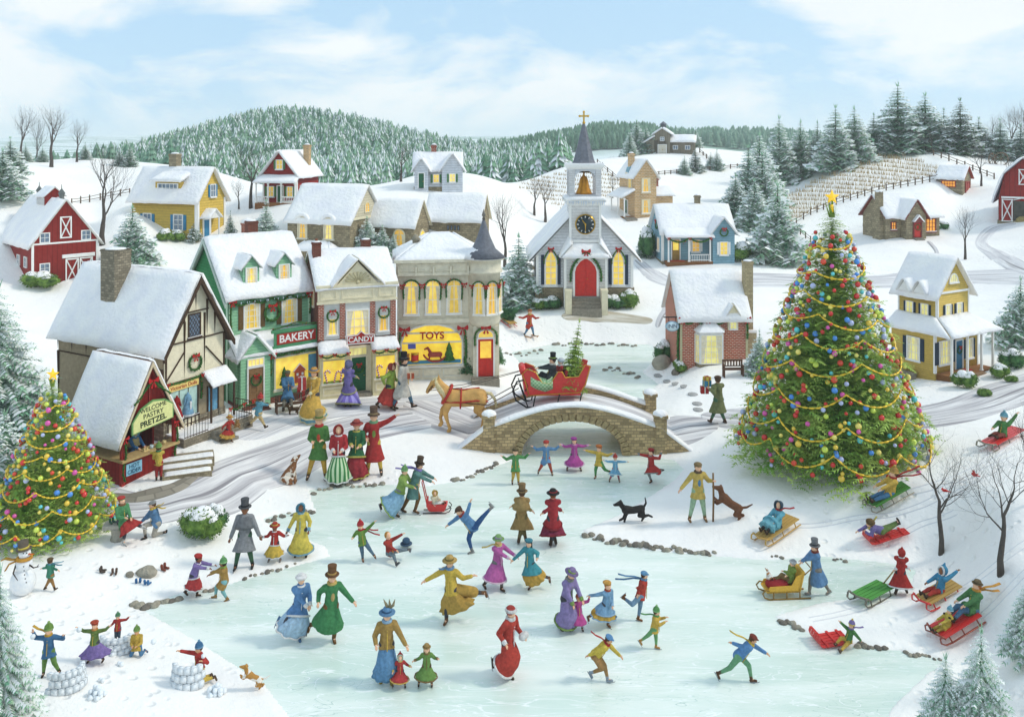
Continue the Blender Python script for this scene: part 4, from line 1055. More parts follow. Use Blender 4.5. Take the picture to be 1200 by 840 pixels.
# decorated trees ---------------------------------------------------
NEEDX=foliage('#67993c','#ccdb70','decorated_needles',9.0)
ORN=['#d0302c','#ecc848','#4a8cd8','#dc5aa8','#5cc4c8','#cfe058','#b4bce0','#d8482c','#f0dc70','#d0302c']
def decorated(px,py,h,wid,label,seed,layers,per,nodes,nball,rball,nring,power=.9):
	pos,u=put(px,py);t=thing('christmas_tree',label,'tree',pos,0,u*h);rad=wid/2/h
	V,Fs,M=conifer_tris(seed=seed,layers=layers,per=per,nodes=nodes,rad=rad,snow=0,z0=.055,droop=.22,blade=.13,power=power,bw=.1,twig=1.7)
	link('crown',np_mesh('crown',V,Fs,M),(NEEDX,),t)
	link('trunk',trunk_mesh(.022,.93),(BARK,),t)
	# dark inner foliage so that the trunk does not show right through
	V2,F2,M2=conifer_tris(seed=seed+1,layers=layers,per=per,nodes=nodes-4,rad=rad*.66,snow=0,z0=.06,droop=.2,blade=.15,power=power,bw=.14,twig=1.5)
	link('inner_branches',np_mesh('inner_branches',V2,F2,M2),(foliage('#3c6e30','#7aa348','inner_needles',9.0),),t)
	rs=random.Random(seed);env=lambda z:rad*max(0,1-(z-.055)/.945)**power
	balls=[]
	for i in range(nball):
		z=.05+.94*(1-(1-(i+.5)/nball*.98)**.6);az=i*2.399963+rs.uniform(-.3,.3);r=env(z)*rs.uniform(.97,1.06)+.006
		balls.append(((r*math.cos(az),r*math.sin(az),z-rs.uniform(0,.012)),rs.choice(ORN),rball*rs.uniform(.65,1.25)/h))
	balls.sort(key=lambda b:b[0][1]);cache={}
	def om(c):return mat(c,.22,.12,3,0,.6)
	for (p,c,r) in balls[:98]:
		if c not in cache:
			m=MB();m.ball((0,0,0),1,12,m=8);m.lathe((0,0,.95),[(.22,0),(.22,.3),(.1,.34)],6,1);cache[c]=m.mesh('ornament',False);cache[c].materials.append(om(c));cache[c].materials.append(GOLD)
		o=link('ornament',cache[c],(),t);o.location=p;o.scale=(r,r,r)
	m=MB()
	for (p,c,r) in balls[98:]:m.ball(p,r,8,ORN.index(c))
	o=m.build('more_ornaments',[om(c) for c in ORN],t,False);o['kind']='stuff'
	GC=mat('#e3bb2c',.35,.12,8,.3,.6)
	for k in range(nring):
		zc=.12+.80*(k+.3)/nring;g=MB();gp=[];nsw=max(3,int(9*env(zc)/rad+1));N=int(nsw*11);ph=rs.uniform(0,6.28)
		for i in range(N):
			a=2*math.pi*i/N+ph;f=(i/N*nsw) % 1;z=zc-.045*4*f*(1-f)*(.35+env(zc)/rad)+.02*math.sin(a*1.0+k);r=env(z)*1.04+.008
			gp.append(Vector((r*math.cos(a),r*math.sin(a),z)))
		q=[];w=[]
		for i in range(N):
			A,Bq=gp[i],gp[(i+1) % N]
			for f,k_ in ((0,1.0),(.3,.85),(.5,.25),(.7,.85)):q.append(A.lerp(Bq,f));w.append(rball*.42/h*k_)
		g.tube(q+[q[0]],w+[w[0]],6);g.build('garland',GC,t,False)
	s=MB();R=rball*3.2/h;pts=[(R*(1 if q % 2 == 0 else .42)*math.sin(math.pi*q/5),R*(1 if q % 2 == 0 else .42)*math.cos(math.pi*q/5)) for q in range(10)]
	V=[(x,-.3*R*0-.0,1.03+y) for x,y in pts];c0=(0,-.35*R,1.03);c1=(0,.35*R,1.03);V=V+[c0,c1]
	s.add(V,[(q,(q+1) % 10,10) for q in range(10)]+[((q+1) % 10,q,11) for q in range(10)]);s.tube([(0,0,.97),(0,0,1.0)],.006,6)
	s.build('star',emis('#f2c12a',.5,.1),t,False);return t
decorated(975,536,296,208,'giant decorated evergreen with star, colored balls and gold garlands on the snow bank',77,58,30,12,820,2.9,9,.86)
decorated(62,620,176,134,'smaller decorated evergreen with colored balls and beaded garlands left of the market stall',78,40,24,10,400,2.6,8,.84)
# ------------------------------------------------------------------ buildings
BARNRED=siding('#9c2f28',5.5,True);WOODD=mat('#4c3a2c',.85,.25,.6,0,.2,.3);PLASTER=mat('#e6dcc0',.9,.08,.15,0,.1,.2);TAUPE=mat('#a3947a',.9,.14,.2,0,.1,.3)
FSTONE=bricks('#8f8572','#6e675a',6,3.2,.35,.35,.6);FSTONE_S=bricks('#9a8d72','#7c725e',4.6,2.4,.35,.3,.5);RBRICK=bricks('#93402f','#c9b9a6',4.2,1.7,.25,.22,.3)
RBRICK_L=bricks('#a9503c','#d8cbb8',4.8,2.0,.25,.28,.3);DBRICK=bricks('#6e3428','#8c7666',4.2,1.7,.25,.2,.3);CREAM=mat('#e2d8ba',.7,.08,.2,0,.2,.15);GREYST=mat('#dad3bd',.75,.1,.2,0,.2,.2)
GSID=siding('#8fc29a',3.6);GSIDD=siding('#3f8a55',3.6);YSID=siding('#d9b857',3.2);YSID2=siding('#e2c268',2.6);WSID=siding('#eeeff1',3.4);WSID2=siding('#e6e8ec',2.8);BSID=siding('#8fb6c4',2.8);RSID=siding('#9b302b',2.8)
BLUE_SH=mat('#2f7fa8',.6,.1,.3);DARK_SH=mat('#26384a',.6,.1,.3);BROWN_SH=mat('#6e5330',.7,.15,.4);GREEN_SH=mat('#4c7a48',.6,.1,.3);SLATE=mat('#6a6d76',.55,.2,.3,0,.4,.3);SHINGLE=bricks('#8c8f96','#6c6e76',4,2.2,.2,.2,.5)
STEPST=mat('#8f887a',.9,.2,.4,0,.2,.3);REDD=mat('#c62e26',.5,.12,.3);DECKW=siding('#9a6b42',2.6)
GLASSD=mat('#6c7f92',.15,.35,.3,0,.8);PALEW=emis('#e8dc8c',.35)

def barn_left():
	B=Building('red_barn','large red barn with white trimmed doors and snowy roof at the left edge',37,337,45,'barn',sink=14)
	P=B.walls(BARNRED,0,74,0,125,50,100,'y');B.base(FSTONE,0,74,0,125,3)
	B.gable_roof(0,74,0,125,50,100,'y',4,1.6,3.4,TRIM,4)
	F_=P['F'];t=MB()
	for u in (1,73):t.pbox(F_,u-1.3,u+1.3,-2,50,0,1)
	t.pbox(F_,0,74,49,51,0,.8);B.part('corner_board',t,WHITE)
	B.window(F_,14,52,9,10,2,2,GLASSD,sill=False);B.window(F_,60,52,9,10,2,2,GLASSD,sill=False);B.window(F_,14,16,9,10,2,2,GLASSD,sill=False)
	def xdoor(P,u,z,w,h,nm='barn_door'):
		d=MB();d.pbox(P,u-w/2,u+w/2,z,z+h,0,.8);o=B.part(nm,d,BARNRED);m=MB()
		m.ring(P,[(u-w/2,z),(u+w/2,z),(u+w/2,z+h),(u-w/2,z+h)],[(u-w/2+1.4,z+1.4),(u+w/2-1.4,z+1.4),(u+w/2-1.4,z+h-1.4),(u-w/2+1.4,z+h-1.4)],.8,1.8)
		for a,b in (((u-w/2+1,z+1),(u+w/2-1,z+h-1)),((u-w/2+1,z+h-1),(u+w/2-1,z+1))):m.tube([P(*a,1.1),P(*b,1.1)],.75,4,smooth=False)
		B.part('cross_brace',m,WHITE,o)
	xdoor(F_,37,55,13,26,'hayloft_door');xdoor(F_,44,0,15,30);xdoor(F_,60,0,15,30)
	m=MB();m.pbox(F_,33,70,31,34,0,2);B.part('door_rail',m,WHITE);sn=MB();sn.pbox(F_,33,70,34,35.2,0,2.2);B.part('snow',sn,SNOW)
	for u in (22,50,80,108):B.window(P['L'],125-u,22,9,11,2,2,GLASSD,sill=False)
	# ridge cupola, two lightning finials
	c=MB();c.box((26,40,88),(48,70,104));o=B.part('cupola',c,BARNRED)
	for k in range(4):
		B.window(planes(26,48,40,70)['L'],4+k*7,93,4.5,8,2,2,GLASSD,sill=False,fw=.6)
	B.walls(BARNRED,26,48,40,70,104,114,'y',103.5,'cupola_gable');B.gable_roof(26,48,40,70,104,114,'y',2,1,2,TRIM,2,name='cupola_roof')
	for y in (14,100):
		f=MB();f.lathe((37,y,99),[(5,0),(4,3),(2.6,3.4),(3.4,8),(4.4,9),(.6,15),(.3,20)],8);B.part('roof_vent',f,mat('#6d7270',.5,.2,.3,.5))
	s=MB();s.lathe((62,-14,-2),[(7,0),(7,24),(7.6,25),(1,28)],14);B.part('barrel',s,FSTONE_S)
barn_left()

def timber_shop():
	B=Building('half_timbered_shop','half-timbered dress shop with big snowy roof and stone chimney, left of the bakery',192,518,-29,'shop',sink=14)
	x0,D,He,Hr=-200,90,112,190
	P=B.walls(TAUPE,x0,0,0,D,He,Hr,'x');F_,R=P['F'],P['R']
	m=MB();m.pprism(R,[(0,66),(D,66),(D,He),(D/2,Hr),(0,He)],0,1.2);B.part('plaster_gable',m,PLASTER)
	B.base(FSTONE,-170,0,0,D,18,1.5)
	t=MB()
	def beam(Pl_,a,b,w=1.6,o=1.9):
		t.tube([Pl_(a[0],a[1],o),Pl_(b[0],b[1],o)],[(w,w*.6),(w,w*.6)],4,smooth=False,up=(0,0,1))
	for q in (((0,66),(D,66)),((0,He),(D,He)),((1.5,0),(1.5,He)),((D-1.5,0),(D-1.5,He)),((28,66),(28,136)),((58,66),(58,142)),((28,100),(0,68)),((60,100),(88,70)),((14,He),(14,136)),((74,He),(74,140)),((26,146),(64,146)),((45,146),(45,186)),((28,He),(28,158)),((62,He),(62,158))):beam(R,*q)
	W=200
	for u in range(8):beam(F_,(W*u/7,84),(W*u/7,He),1.4,.9)
	beam(F_,(0,84),(W,84),1.4,.9);beam(F_,(0,He-1),(W,He-1),1.4,.9);beam(F_,(W-1,0),(W-1,84),1.8,.9);beam(F_,(1,0),(1,84),1.8,.9)
	B.part('timber_frame',t,WOODD)
	# barge boards
	b=MB();b.hexa([R(45,188,9),R(45,181,9),R(-8,95,9),R(-8,102,9),R(45,188,12),R(45,181,12),R(-8,95,12),R(-8,102,12)])
	b.hexa([R(45,188,9),R(45,181,9),R(98,95,9),R(98,102,9),R(45,188,12),R(45,181,12),R(98,95,12),R(98,102,12)]);B.part('barge_board',b,WOODD)
	B.gable_roof(x0,0,0,D,He,Hr,'x',11,2.2,6.5,WOODD,7,seed=3)
	B.icicles((x0+90,-7,He-13),(-6,-7,He-13),20,9)
	B.window(R,43,116,16,26,2,2,GLASSD,WOODD,1.6,diamond=True,out=1.6)
	B.wreath(R,43,84,9,3.2)
	B.chimney(x0+78,-2+28,100,216,27,24,FSTONE)
	# shop front on the gable end
	B.window(R,27,22,40,34,3,1,mat('#b9d6cc',.3,.15,.2,0,.5),WOODD,1.6,out=1.6)
	g=MB();g.pbox(R,4,50,7,20,.2,1.6);B.part('panelling',g,PLASTER);v=MB()
	for i in range(9):v.pbox(R,4+i*5.6,5.2+i*5.6,7,20,1.6,2.3)
	B.part('timber_rail',v,WOODD)
	B.door(R,72,10,15,38,mat('#6fa6c4',.55,.12,.3),WOODD,1.4,panels=3)
	B.slope_roof(R(54,52,20),R(92,52,20),R(92,68,1),R(54,68,1),1.6,3.2,WOODD,'door_canopy')
	for u in (55,91):B.post(*R(u,0,17).xy,4,53,2,WOODD)
	s=MB();s.pbox(R,4,48,56.5,64,2.4,3.4);sg=B.part('banner',s,mat('#e8cd7a',.7,.1,.3));text(sg,'Victorian Dolls',(26,60.2,3.5),6.4,mat('#a8281e'),R)
	B.swag(R,2,52,67,1,2,2.2,3.4)
	B.garland([R(3,66,3),R(3,52,3.5),R(2.6,34,3)],2.4);B.garland([R(52,66,3),R(52,50,4),R(52,38,3)],2.6)
	# two dresses on stands behind the window
	for u,c,c2,nm in ((15,'#b52222','#f2eeea','red_dress'),(31,'#7db4d8','#eef3f4','blue_dress')):
		d=MB();cc=R(u,24,4.2);d.lathe(cc,[(7.4,0),(6.6,4),(4.2,12),(2.2,16),(3.2,20),(3.4,23),(1.2,25.5),(1.1,27)],14);d.cap(R(u-3,46,4.2),R(u-5.4,38,4.2),1.3,1.0,6);d.cap(R(u+3,46,4.2),R(u+5.4,38,4.2),1.3,1,6)
		o=B.part(nm,d,fabric(c));e=MB();e.lathe(cc,[(7.9,-.2),(7.7,1.8)],14);e.ball(R(u,46.4,4.2),(2.6,2.6,1.2),8);e.pbox(R,u-1.1,u+1.1,25,41,9,9.6) if nm == 'blue_dress' else None;B.part('trim',e,fabric(c2),o)
	# porch, stone steps, fence with garland
	B.box('porch',(0,0,-16),(34,D+16,8),FSTONE);sn=MB();sn.box((1,1,8),(33,D+15,9.2));B.part('snow',sn,SNOW)
	m=MB()
	for i in range(3):m.box((34+6*i,40,-16),(40+6*i,66,6-i*5))
	B.part('steps',m,STEPST)
	for a,b_ in (((33,68),(33,D+15)),((5,D+15),(33,D+15)),((33,2),(33,36))):B.railing((a[0],a[1],8),(b_[0],b_[1],8),17,WOODD,4)
	B.garland([(33.5,68,26),(34.5,80,22),(33.5,92,26),(34.5,98,22),(33.5,105,26)],2.0)
	for y in (68,90,105):B.bow(Pl(33,0,0,1),y,26,2.4,3)
	pp=MB();pp.tube([(x0+1,-1,26),(x0-14,-1,26),(x0-14,-1,44)],1.5,8);pp.lathe((x0-14,-1,44),[(3,0),(3,2),(.2,6)],8);B.part('stovepipe',pp,mat('#5a5f58',.6,.2,.3,.5))
timber_shop()

def bakery():
	B=Building('bakery','pale green bakery with two snowy dormers and red sign over the shop window',268,472,40,'shop',sink=16)
	W,D,He,Hr=104,130,124,186
	P=B.walls(GSID,0,W,0,D,He,Hr,'x');F_,L=P['F'],P['L']
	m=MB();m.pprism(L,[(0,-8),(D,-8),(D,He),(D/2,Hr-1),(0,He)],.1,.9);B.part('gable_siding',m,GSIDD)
	m=MB();m.pbox(L,D-4,D,-8,He,.9,1.8);m.pbox(F_,0,3,-8,He,0,1);m.pbox(F_,W-3,W,-8,He,0,1);m.pbox(F_,0,W,He-3,He,0,1.2);B.part('corner_board',m,mat('#bfe0c4',.6,.06,.2))
	b=MB()
	for a in ((0,D/2),(D,D/2)):
		s0=-6 if a[0] == 0 else D+6
		b.hexa([L(D/2,Hr+1,5),L(D/2,Hr-5,5),L(s0,He-12,5),L(s0,He-6,5),L(D/2,Hr+1,7),L(D/2,Hr-5,7),L(s0,He-12,7),L(s0,He-6,7)])
	B.part('barge_board',b,mat('#a9b8ae',.6,.1,.2))
	B.gable_roof(0,W,0,D,He,Hr,'x',6,1.8,5,mat('#a9b8ae',.6,.1,.2),5,seed=11)
	B.icicles((10,-6,He-7),(W,-6,He-7),16,4)
	for u in (30,72):   # dormers
		y0,y1,z0=6,54,He-4
		Q=B.walls(GSID,u-10,u+10,y0,y1,He+32,He+44,'y',z0,'dormer');B.gable_roof(u-10,u+10,y0,y1,He+32,He+44,'y',3,1.2,3.2,mat('#a9b8ae',.6,.1,.2),2.5,name='dormer_roof')
		B.window(Q['F'],10,He+8,12,22,3,3,LITE,fw=1.3)
	for u in (28,76):B.window(F_,u,84,18,28,3,4,LITE,fw=1.4,shutters=BROWN_SH)
	B.wreath(F_,53,99,9.5,2.6);B.swag(F_,2,W-2,118,4,5,2.4,2.6,bows=False);B.garland([F_(2,118,3),F_(1,100,3.4),F_(2,84,3)],2.2);B.garland([F_(W-2,118,3),F_(W-1,104,3.4),F_(W-2,92,3)],2.2);B.bow(F_,3,118,4,5);B.bow(F_,W-3,118,4,5)
	# ground-floor projection with porch gable
	y=-22;G=B.walls(GSID,0,W+6,y,0,58,None,name='shop_front_wall')['F']
	B.base(DBRICK,0,W+6,y,0,3,1.2)
	B.slope_roof((-3,y-7,56),(W+10,y-7,56),(W+8,1,74),(-1,1,74),1.8,5,mat('#a9b8ae',.6,.1,.2),'shop_roof',seed=4)
	Q=B.walls(GSID,2,38,y-8,y+4,58,80,'y',-8,'entrance_porch');B.gable_roof(2,38,y-8,0,58,80,'y',4,1.5,4.2,mat('#cfe6d2',.6,.06,.2),4,name='entrance_roof');q=Q['F']
	B.door(q,18,2,18,42,mat('#8a6844',.6,.2,.4),WHITE,1.6,panels=3);B.wreath(q,18,30,6,2)
	B.window(q,18,47,18,7,4,1,LITE,fw=1.2,sill=False)
	m=MB()
	for i in range(2):m.box((4,y-14-6*i,-16),(34,y-8-6*i,1-4*i))
	B.part('steps',m,DBRICK)
	B.window(G,74,12,52,36,1,1,emis('#f0cf55',.5),mat('#d8d2b8',.6,.06,.2),2.0)
	# window display: little tree, gingerbread house, blue drape
	d=MB();d.lathe(G(58,16,2.6),[(6,0),(3.5,6),(4.6,7),(2.4,13),(3,14),(.2,22)],9);B.part('display_tree',d,GAR)
	d=MB();d.pbox(G,72,84,15,29,.8,3);d.pprism(G,[(70,29),(86,29),(78,37)],.8,3.4);o=B.part('gingerbread_house',d,mat('#b5502f'));d=MB();d.pbox(G,76.5,79.5,15,22,3,3.4);d.pbox(G,73.5,76,24,27,3,3.4);d.pbox(G,80,82.5,24,27,3,3.4);d.pprism(G,[(69.5,29.5),(86.5,29.5),(78,38.5),],1.2,3.0);B.part('icing',d,WHITE,o)
	d=MB();d.pbox(G,90,100,13,47,.8,1.6);B.part('drape',d,mat('#5f9ab8',.7,.15,.4))
	B.swag(G,42,W+4,56,3,3.5,2.8,4.5,bows=False);B.garland([G(41,57,5),G(40,44,4),G(40.5,30,3.5)],3.0);B.garland([G(W+4,57,5),G(W+5,42,3),G(W+4,20,3)],2.2);B.bow(G,41,57,4.5,8);B.bow(G,W+3,57,4.5,8)
	s=MB();S=Pl(44,y-4,1,0);s.pbox(S,0,56,64,80,0,2);s.pbox(S,-3,59,79.5,83,-1,3);s.pbox(S,-2,58,61.5,64,-1,3);o=B.part('sign_board',s,mat('#4c8c62',.6,.1,.3))
	r=MB();r.pbox(S,3,53,65.5,78,2,2.6);f=B.part('sign_panel',r,mat('#a8281e',.5,.1,.3),o);text(o,'BAKERY',(28,71.6,2.7),12.5,WHITE,S,bold=.25)
	B.garland([S(-2,84,1),S(14,86,1),S(28,89,1),S(42,86,1),S(58,85,1)],1.6)
	B.chimney(60,76,150,204,13,11,DBRICK)
bakery()

def candy_shop():
	B=Building('candy_shop','narrow brick candy shop with cream cornice and sunburst gable between bakery and toy shop',372,465,22,'shop',sink=14)
	W,D,He=94,110,128
	P=B.walls(DBRICK,0,W,0,D,He,He+34,'x');F_,L=P['F'],P['L']
	B.gable_roof(0,W,0,D,He-2,He+34,'x',3,1.6,4.5,CREAM,3,seed=8)
	# upper front: cream bay, brick piers
	m=MB();m.pbox(F_,0,W,He-18,He,0,3);m.pbox(F_,-2,W+2,He-1,He+2,0,5);m.pbox(F_,-1,W+1,He-20,He-17.5,0,4.2)
	for a,b in ((3,22),(28,66),(72,91)):m.ring(F_,[(a,He-15),(b,He-15),(b,He-4),(a,He-4)],[(a+1.4,He-13.6),(b-1.4,He-13.6),(b-1.4,He-5.4),(a+1.4,He-5.4)],3,4)
	B.part('cornice',m,CREAM)
	g=MB();g.pprism(F_,[(22,He+1),(72,He+1),(47,He+28)],-6,3);B.part('gable',g,CREAM)
	r=MB()
	for i in range(9):
		a=math.pi*(i+.5)/9;l=13 if 2 < i < 6 else 14.5
		r.tube([F_(47+3*math.cos(a),He+4+3*math.sin(a),3.4),F_(47+l*math.cos(a)*1.05,He+4+min(l,19)*math.sin(a)*.95,3.4)],[.7,1.5],5)
	r.ball(F_(47,He+4,3.2),2.6,8);B.part('sunburst',r,mat('#c4b994',.7,.1,.3))
	sx=Building.slope_roof(B,F_(16,He-1,7),F_(47,He+31,7),F_(47,He+31,-36),F_(16,He-1,-4),1.6,3.4,CREAM,'gable_roof');Building.slope_roof(B,F_(47,He+31,7),F_(78,He-1,7),F_(78,He-1,-4),F_(47,He+31,-36),1.6,3.4,CREAM,'gable_roof')
	pi=MB()
	for u in (4,29,65,90):pi.pbox(F_,u-3.2,u+3.2,66,He-20,0,2.4)
	B.part('pier',pi,bricks('#9b4634','#d4c6b4',4.2,2.0,.25,.3,.3))
	w_=MB();w_.pbox(F_,7.5,26,66,He-20,.1,1.2);w_.pbox(F_,32,62,64,He-20,.1,1.6);w_.pbox(F_,68,87,66,He-20,.1,1.2);B.part('window_surround',w_,mat('#cfd0cc',.6,.06,.2))
	B.window(F_,17,72,11,18,2,1,LITE,out=2);B.window(F_,78,72,11,18,2,1,LITE,out=2);B.window(F_,47,70,25,28,3,3,LITE,fw=1.6,out=2.4)
	B.wreath(F_,17,94,6.5,4.6);B.wreath(F_,78,94,6.5,4.6)
	# shop bays
	y=-12
	for a,b in ((1,33),(63,93)):
		Q=B.walls(mat('#ddd2a8',.7,.08,.2),a,b,y,0,52,None,name='shop_bay')['F'];w=b-a
		B.window(Q,w/2,18,w-7,26,1,1,emis('#f2cf4c',.55),CREAM,1.4);B.window(Q,w/2,45,w-7,6,5,1,PALEW,CREAM,1.0,sill=False)
		p=MB();p.ring(Q,[(3,3),(w-3,3),(w-3,13),(3,13)],[(5,5),(w-5,5),(w-5,11),(5,11)],0,.8);B.part('panel_moulding',p,CREAM)
		B.slope_roof((a-2,y-4,52),(b+2,y-4,52),(b+1,1,61),(a-1,1,61),1.2,4.5,CREAM,'bay_roof')
		B.swag(Q,0,w,52,2,3.5,2.0,4.5)
		for k,(cx,tilt,h) in enumerate(((w*.25,-.25,17),(w*.5,.22,14),(w*.72,.18,19))):
			c=MB();pts=[Q(cx+tilt*h*t/6,19+h*t/6,1.9) for t in range(5)];tx=cx+tilt*h*4/6
			pts += [Q(tx+3-3*math.cos(t),19+h*4/6+3*math.sin(t),1.9) for t in (.6,1.3,2.0,2.7,3.3)];c.tube(pts,.95,6);o=B.part('candy_cane',c,WHITE)
			st=MB()
			for i in range(0,len(pts)-1):st.tube([pts[i],pts[i].lerp(pts[i+1],.45)],1.12,6)
			B.part('stripe',st,mat('#b02a20',.5,.1,.3),o)
		gs=MB();gs.pbox(Q,4,w-4,17.6,20.5,.6,1.4);B.part('window_greenery',gs,mat('#8fa544'))
	Q=Pl(33,-3,1,0);B.walls(CREAM,33,63,-3,0,56,None,name='entry_wall')
	B.door(Q,15,3,17,40,GREEN_L,CREAM,1.6,panels=3);B.wreath(Q,15,30,5.5,2);B.window(Q,14,46,20,8,4,1,PALEW,CREAM,1.0,sill=False)
	B.steps(35,61,-3,2,2,5,STEPST)
	s=MB();S=Pl(30,-20,1,0,5);s.pprism(S,[(0,58),(33,58),(33,68),(22,69),(17,73),(12,69),(0,68)],0,2);o=B.part('sign_board',s,mat('#a8281e',.5,.1,.3));text(o,'CANDY',(16.5,63,2.1),8.4,WHITE,S,bold=.2)
	t=MB();t.ring(S,[(0,58),(33,58),(33,68),(22,69),(17,73),(12,69),(0,68)],[(1,59),(32,59),(32,67.2),(21.6,68),(17,71.8),(12.4,68),(1,67.2)],1.8,2.5);B.part('sign_rim',t,WHITE,o)
	for u,z in ((30,108),(22,62)):B.window(L,D-u,z-6,12,18,2,2,LITE,CREAM)
	B.chimney(70,60,140,175,11,9,DBRICK);B.chimney(6,45,120,176,10,9,DBRICK,pots=True)
candy_shop()

def toy_shop():
	B=Building('toy_shop','stone grey toy shop with arched display window and round corner turret',466,446,8,'shop',sink=14)
	W,D,He=84,100,140;P=B.walls(GREYST,0,W+36,0,D,He);F_=P['F']
	B.hip_roof(0,W+22,0,D,He,He+26,44,GREYST,3.4,5)
	c=MB();c.pbox(F_,-2,W+2,He-14,He-1,0,4);c.pbox(F_,-4,W+2,He-2,He+1.5,0,7);c.pbox(F_,-2,W+2,He-17,He-14,0,5.4)
	for i in range(4):a=3+i*20.5;c.ring(F_,[(a,He-12),(a+17,He-12),(a+17,He-3.5),(a,He-3.5)],[(a+1.2,He-10.8),(a+15.8,He-10.8),(a+15.8,He-4.7),(a+1.2,He-4.7)],4,4.8)
	for i in range(5):a=1+i*20.3;c.pbox(F_,a-1,a+1,He-17,He-6,4,6.8)
	B.part('cornice',c,GREYST)
	band=MB();band.pbox(F_,-1,W+1,66,71,0,2.4);band.pbox(F_,-1,W+1,54,56,0,1.5);B.part('string_course',band,GREYST)
	for u in (16,41,66):
		B.window(F_,u,78,15,38,2,2,LITE,mat('#f0eee6',.6,.06,.2),1.5,arch=6.5,out=1)
		pts=[F_(u-9,96,2.6)]+[F_(u+9.5*math.cos(math.pi-math.pi*k/8),109+8.5*math.sin(math.pi*k/8),3) for k in range(9)]+[F_(u+9,94,2.6)];B.garland(pts,2.0);
	for u in (5,28.5,53.5,78):B.bow(F_,u,112,3,4)
	# display window
	B.window(F_,40,18,70,46,1,1,emis('#f4cf3e',.55),mat('#d8d6cc',.6,.06,.2),2.2,arch=20,out=.8)
	tr=MB();tr.pbox(F_,5.5,74.5,43,44.6,.5,2.2);B.part('transom',tr,mat('#d8d6cc',.6,.06,.2))
	o=B.box('letter_bar',tuple(F_(26,46.2,.9)),tuple(F_(54,46.8,.6)),GOLD)
	text(o,'TOYS',(40,51.5,1.3),11.5,mat('#a8281e'),F_,bold=.3)
	d=MB();d.pbox(F_,6,74,19,23,.7,2.0);B.part('display_shelf',d,mat('#3f86a8'))
	d=MB();d.lathe(F_(60,23,3),[(7.5,0),(4.5,5),(5.6,6),(3,12),(3.6,13),(.3,21)],9);B.part('display_tree',d,GAR)
	rk=MB();pts=[F_(44+15*math.cos(t),35+13*math.sin(t),4.6) for t in [math.pi*(1.12+.76*k/10) for k in range(11)]];rk.tube(pts,1.0,5);pts=[F_(44+15*math.cos(t),35+13*math.sin(t),2.6) for t in [math.pi*(1.12+.76*k/10) for k in range(11)]];rk.tube(pts,1,5)
	rk.cap(F_(38,30,3.6),F_(49,30,3.6),3.2,3.2,8);rk.cap(F_(39,31,3.6),F_(35,38,3.6),2,1.4,8);rk.cap(F_(35,38,3.6),F_(31.5,36.5,3.6),1.5,1,8)
	for u in (38,49):rk.cap(F_(u,29,2.8),F_(u+(2 if u > 40 else -2),23,2.8),1,.8,6)
	B.part('rocking_horse',rk,mat('#9a3a2c',.5,.2,.5));dr=MB();dr.lathe(F_(20,23,3.2),[(4.4,0),(4.4,9)],14);o2=B.part('toy_drum',dr,REDD);dr=MB();dr.lathe(F_(20,22.6,3.2),[(4.8,0),(4.8,1.4)],14);dr.lathe(F_(20,31,3.2),[(4.8,0),(4.8,1.4)],14);B.part('drum_rim',dr,GOLD,o2)
	bb=MB();bb.pbox(F_,12,21,37,43,1,2);B.part('kite',bb,mat('#5b66b8'));tb=MB();tb.ball(F_(12,26,3),(2.2,1.8,3),8);tb.ball(F_(12,30.2,3),1.8,8);tb.ball(F_(10.8,31.6,3),.7,5);tb.ball(F_(13.2,31.6,3),.7,5);B.part('teddy_bear',tb,mat('#b07a40',.8))
	B.garland([F_(3,56,2.5),F_(2,40,3),F_(3,20,2.5)],2.0);B.garland([F_(78,58,3),F_(80,40,3.4),F_(79,16,3)],3.0);B.bow(F_,8,60,5.5,3);B.bow(F_,76,60,5.5,4)
	pn=MB();
	for a in (5,29,53):pn.ring(F_,[(a,3),(a+21,3),(a+21,13),(a,13)],[(a+1.5,4.5),(a+19.5,4.5),(a+19.5,11.5),(a+1.5,11.5)],0,1.2)
	B.part('panel_moulding',pn,mat('#cfcdbf',.6,.06,.2))
	# round turret over the corner door
	tx,ty,r=W+18,6,20;m=MB();m.lathe((tx,ty,64),[(15,-4),(18,0),(r,3),(r,60),(r+2.5,61),(r+2.5,63),(r+.8,64),(r+.8,75),(r+5,76),(r+5,78)],24);B.part('turret_wall',m,GREYST)
	for ang in (-112,-68,-24):
		a=math.radians(ang);n=Vector((math.cos(a),math.sin(a)));ax=Vector((-n.y,n.x));Q=Pl(tx+n.x*r*.98-ax.x*6.5,ty+n.y*r*.98-ax.y*6.5,ax.x,ax.y,0)
		B.window(Q,6.5,78,11,36,2,2,LITE,mat('#f0eee6',.6,.06,.2),1.3,arch=5,out=.8)
		B.garland([Q(-1.5,98,2)]+[Q(6.5+7.5*math.cos(math.pi-math.pi*k/6),109+7*math.sin(math.pi*k/6),2.4) for k in range(7)]+[Q(14.5,96,2)],1.7);B.bow(Q,-1.5,111,2.4,3.4);B.bow(Q,14.5,111,2.4,3.4)
	k=MB();k.lathe((tx,ty,He+2),[(r+6,0),(r*.72,10),(r*.4,24),(r*.18,38),(.6,47)],24);rf=B.part('turret_roof',k,SLATE);f=MB();f.lathe((tx,ty,He+47),[(2.2,0),(1.2,3),(2.4,5),(.3,12)],8);B.part('finial',f,mat('#77726a',.5,.1,.3,.5),rf)
	sn=MB();sn.lathe((tx-1.2,ty+1,He+1.4),[(r+7,0),(r*.9,7),(r*.62,13),(r*.3,13)],24);B.part('snow',sn,SNOW,rf)
	B.box('entry_wall',(W+4,-6,-14),(W+34,6,62),GREYST);Q=Pl(W+4,-6,1,0)
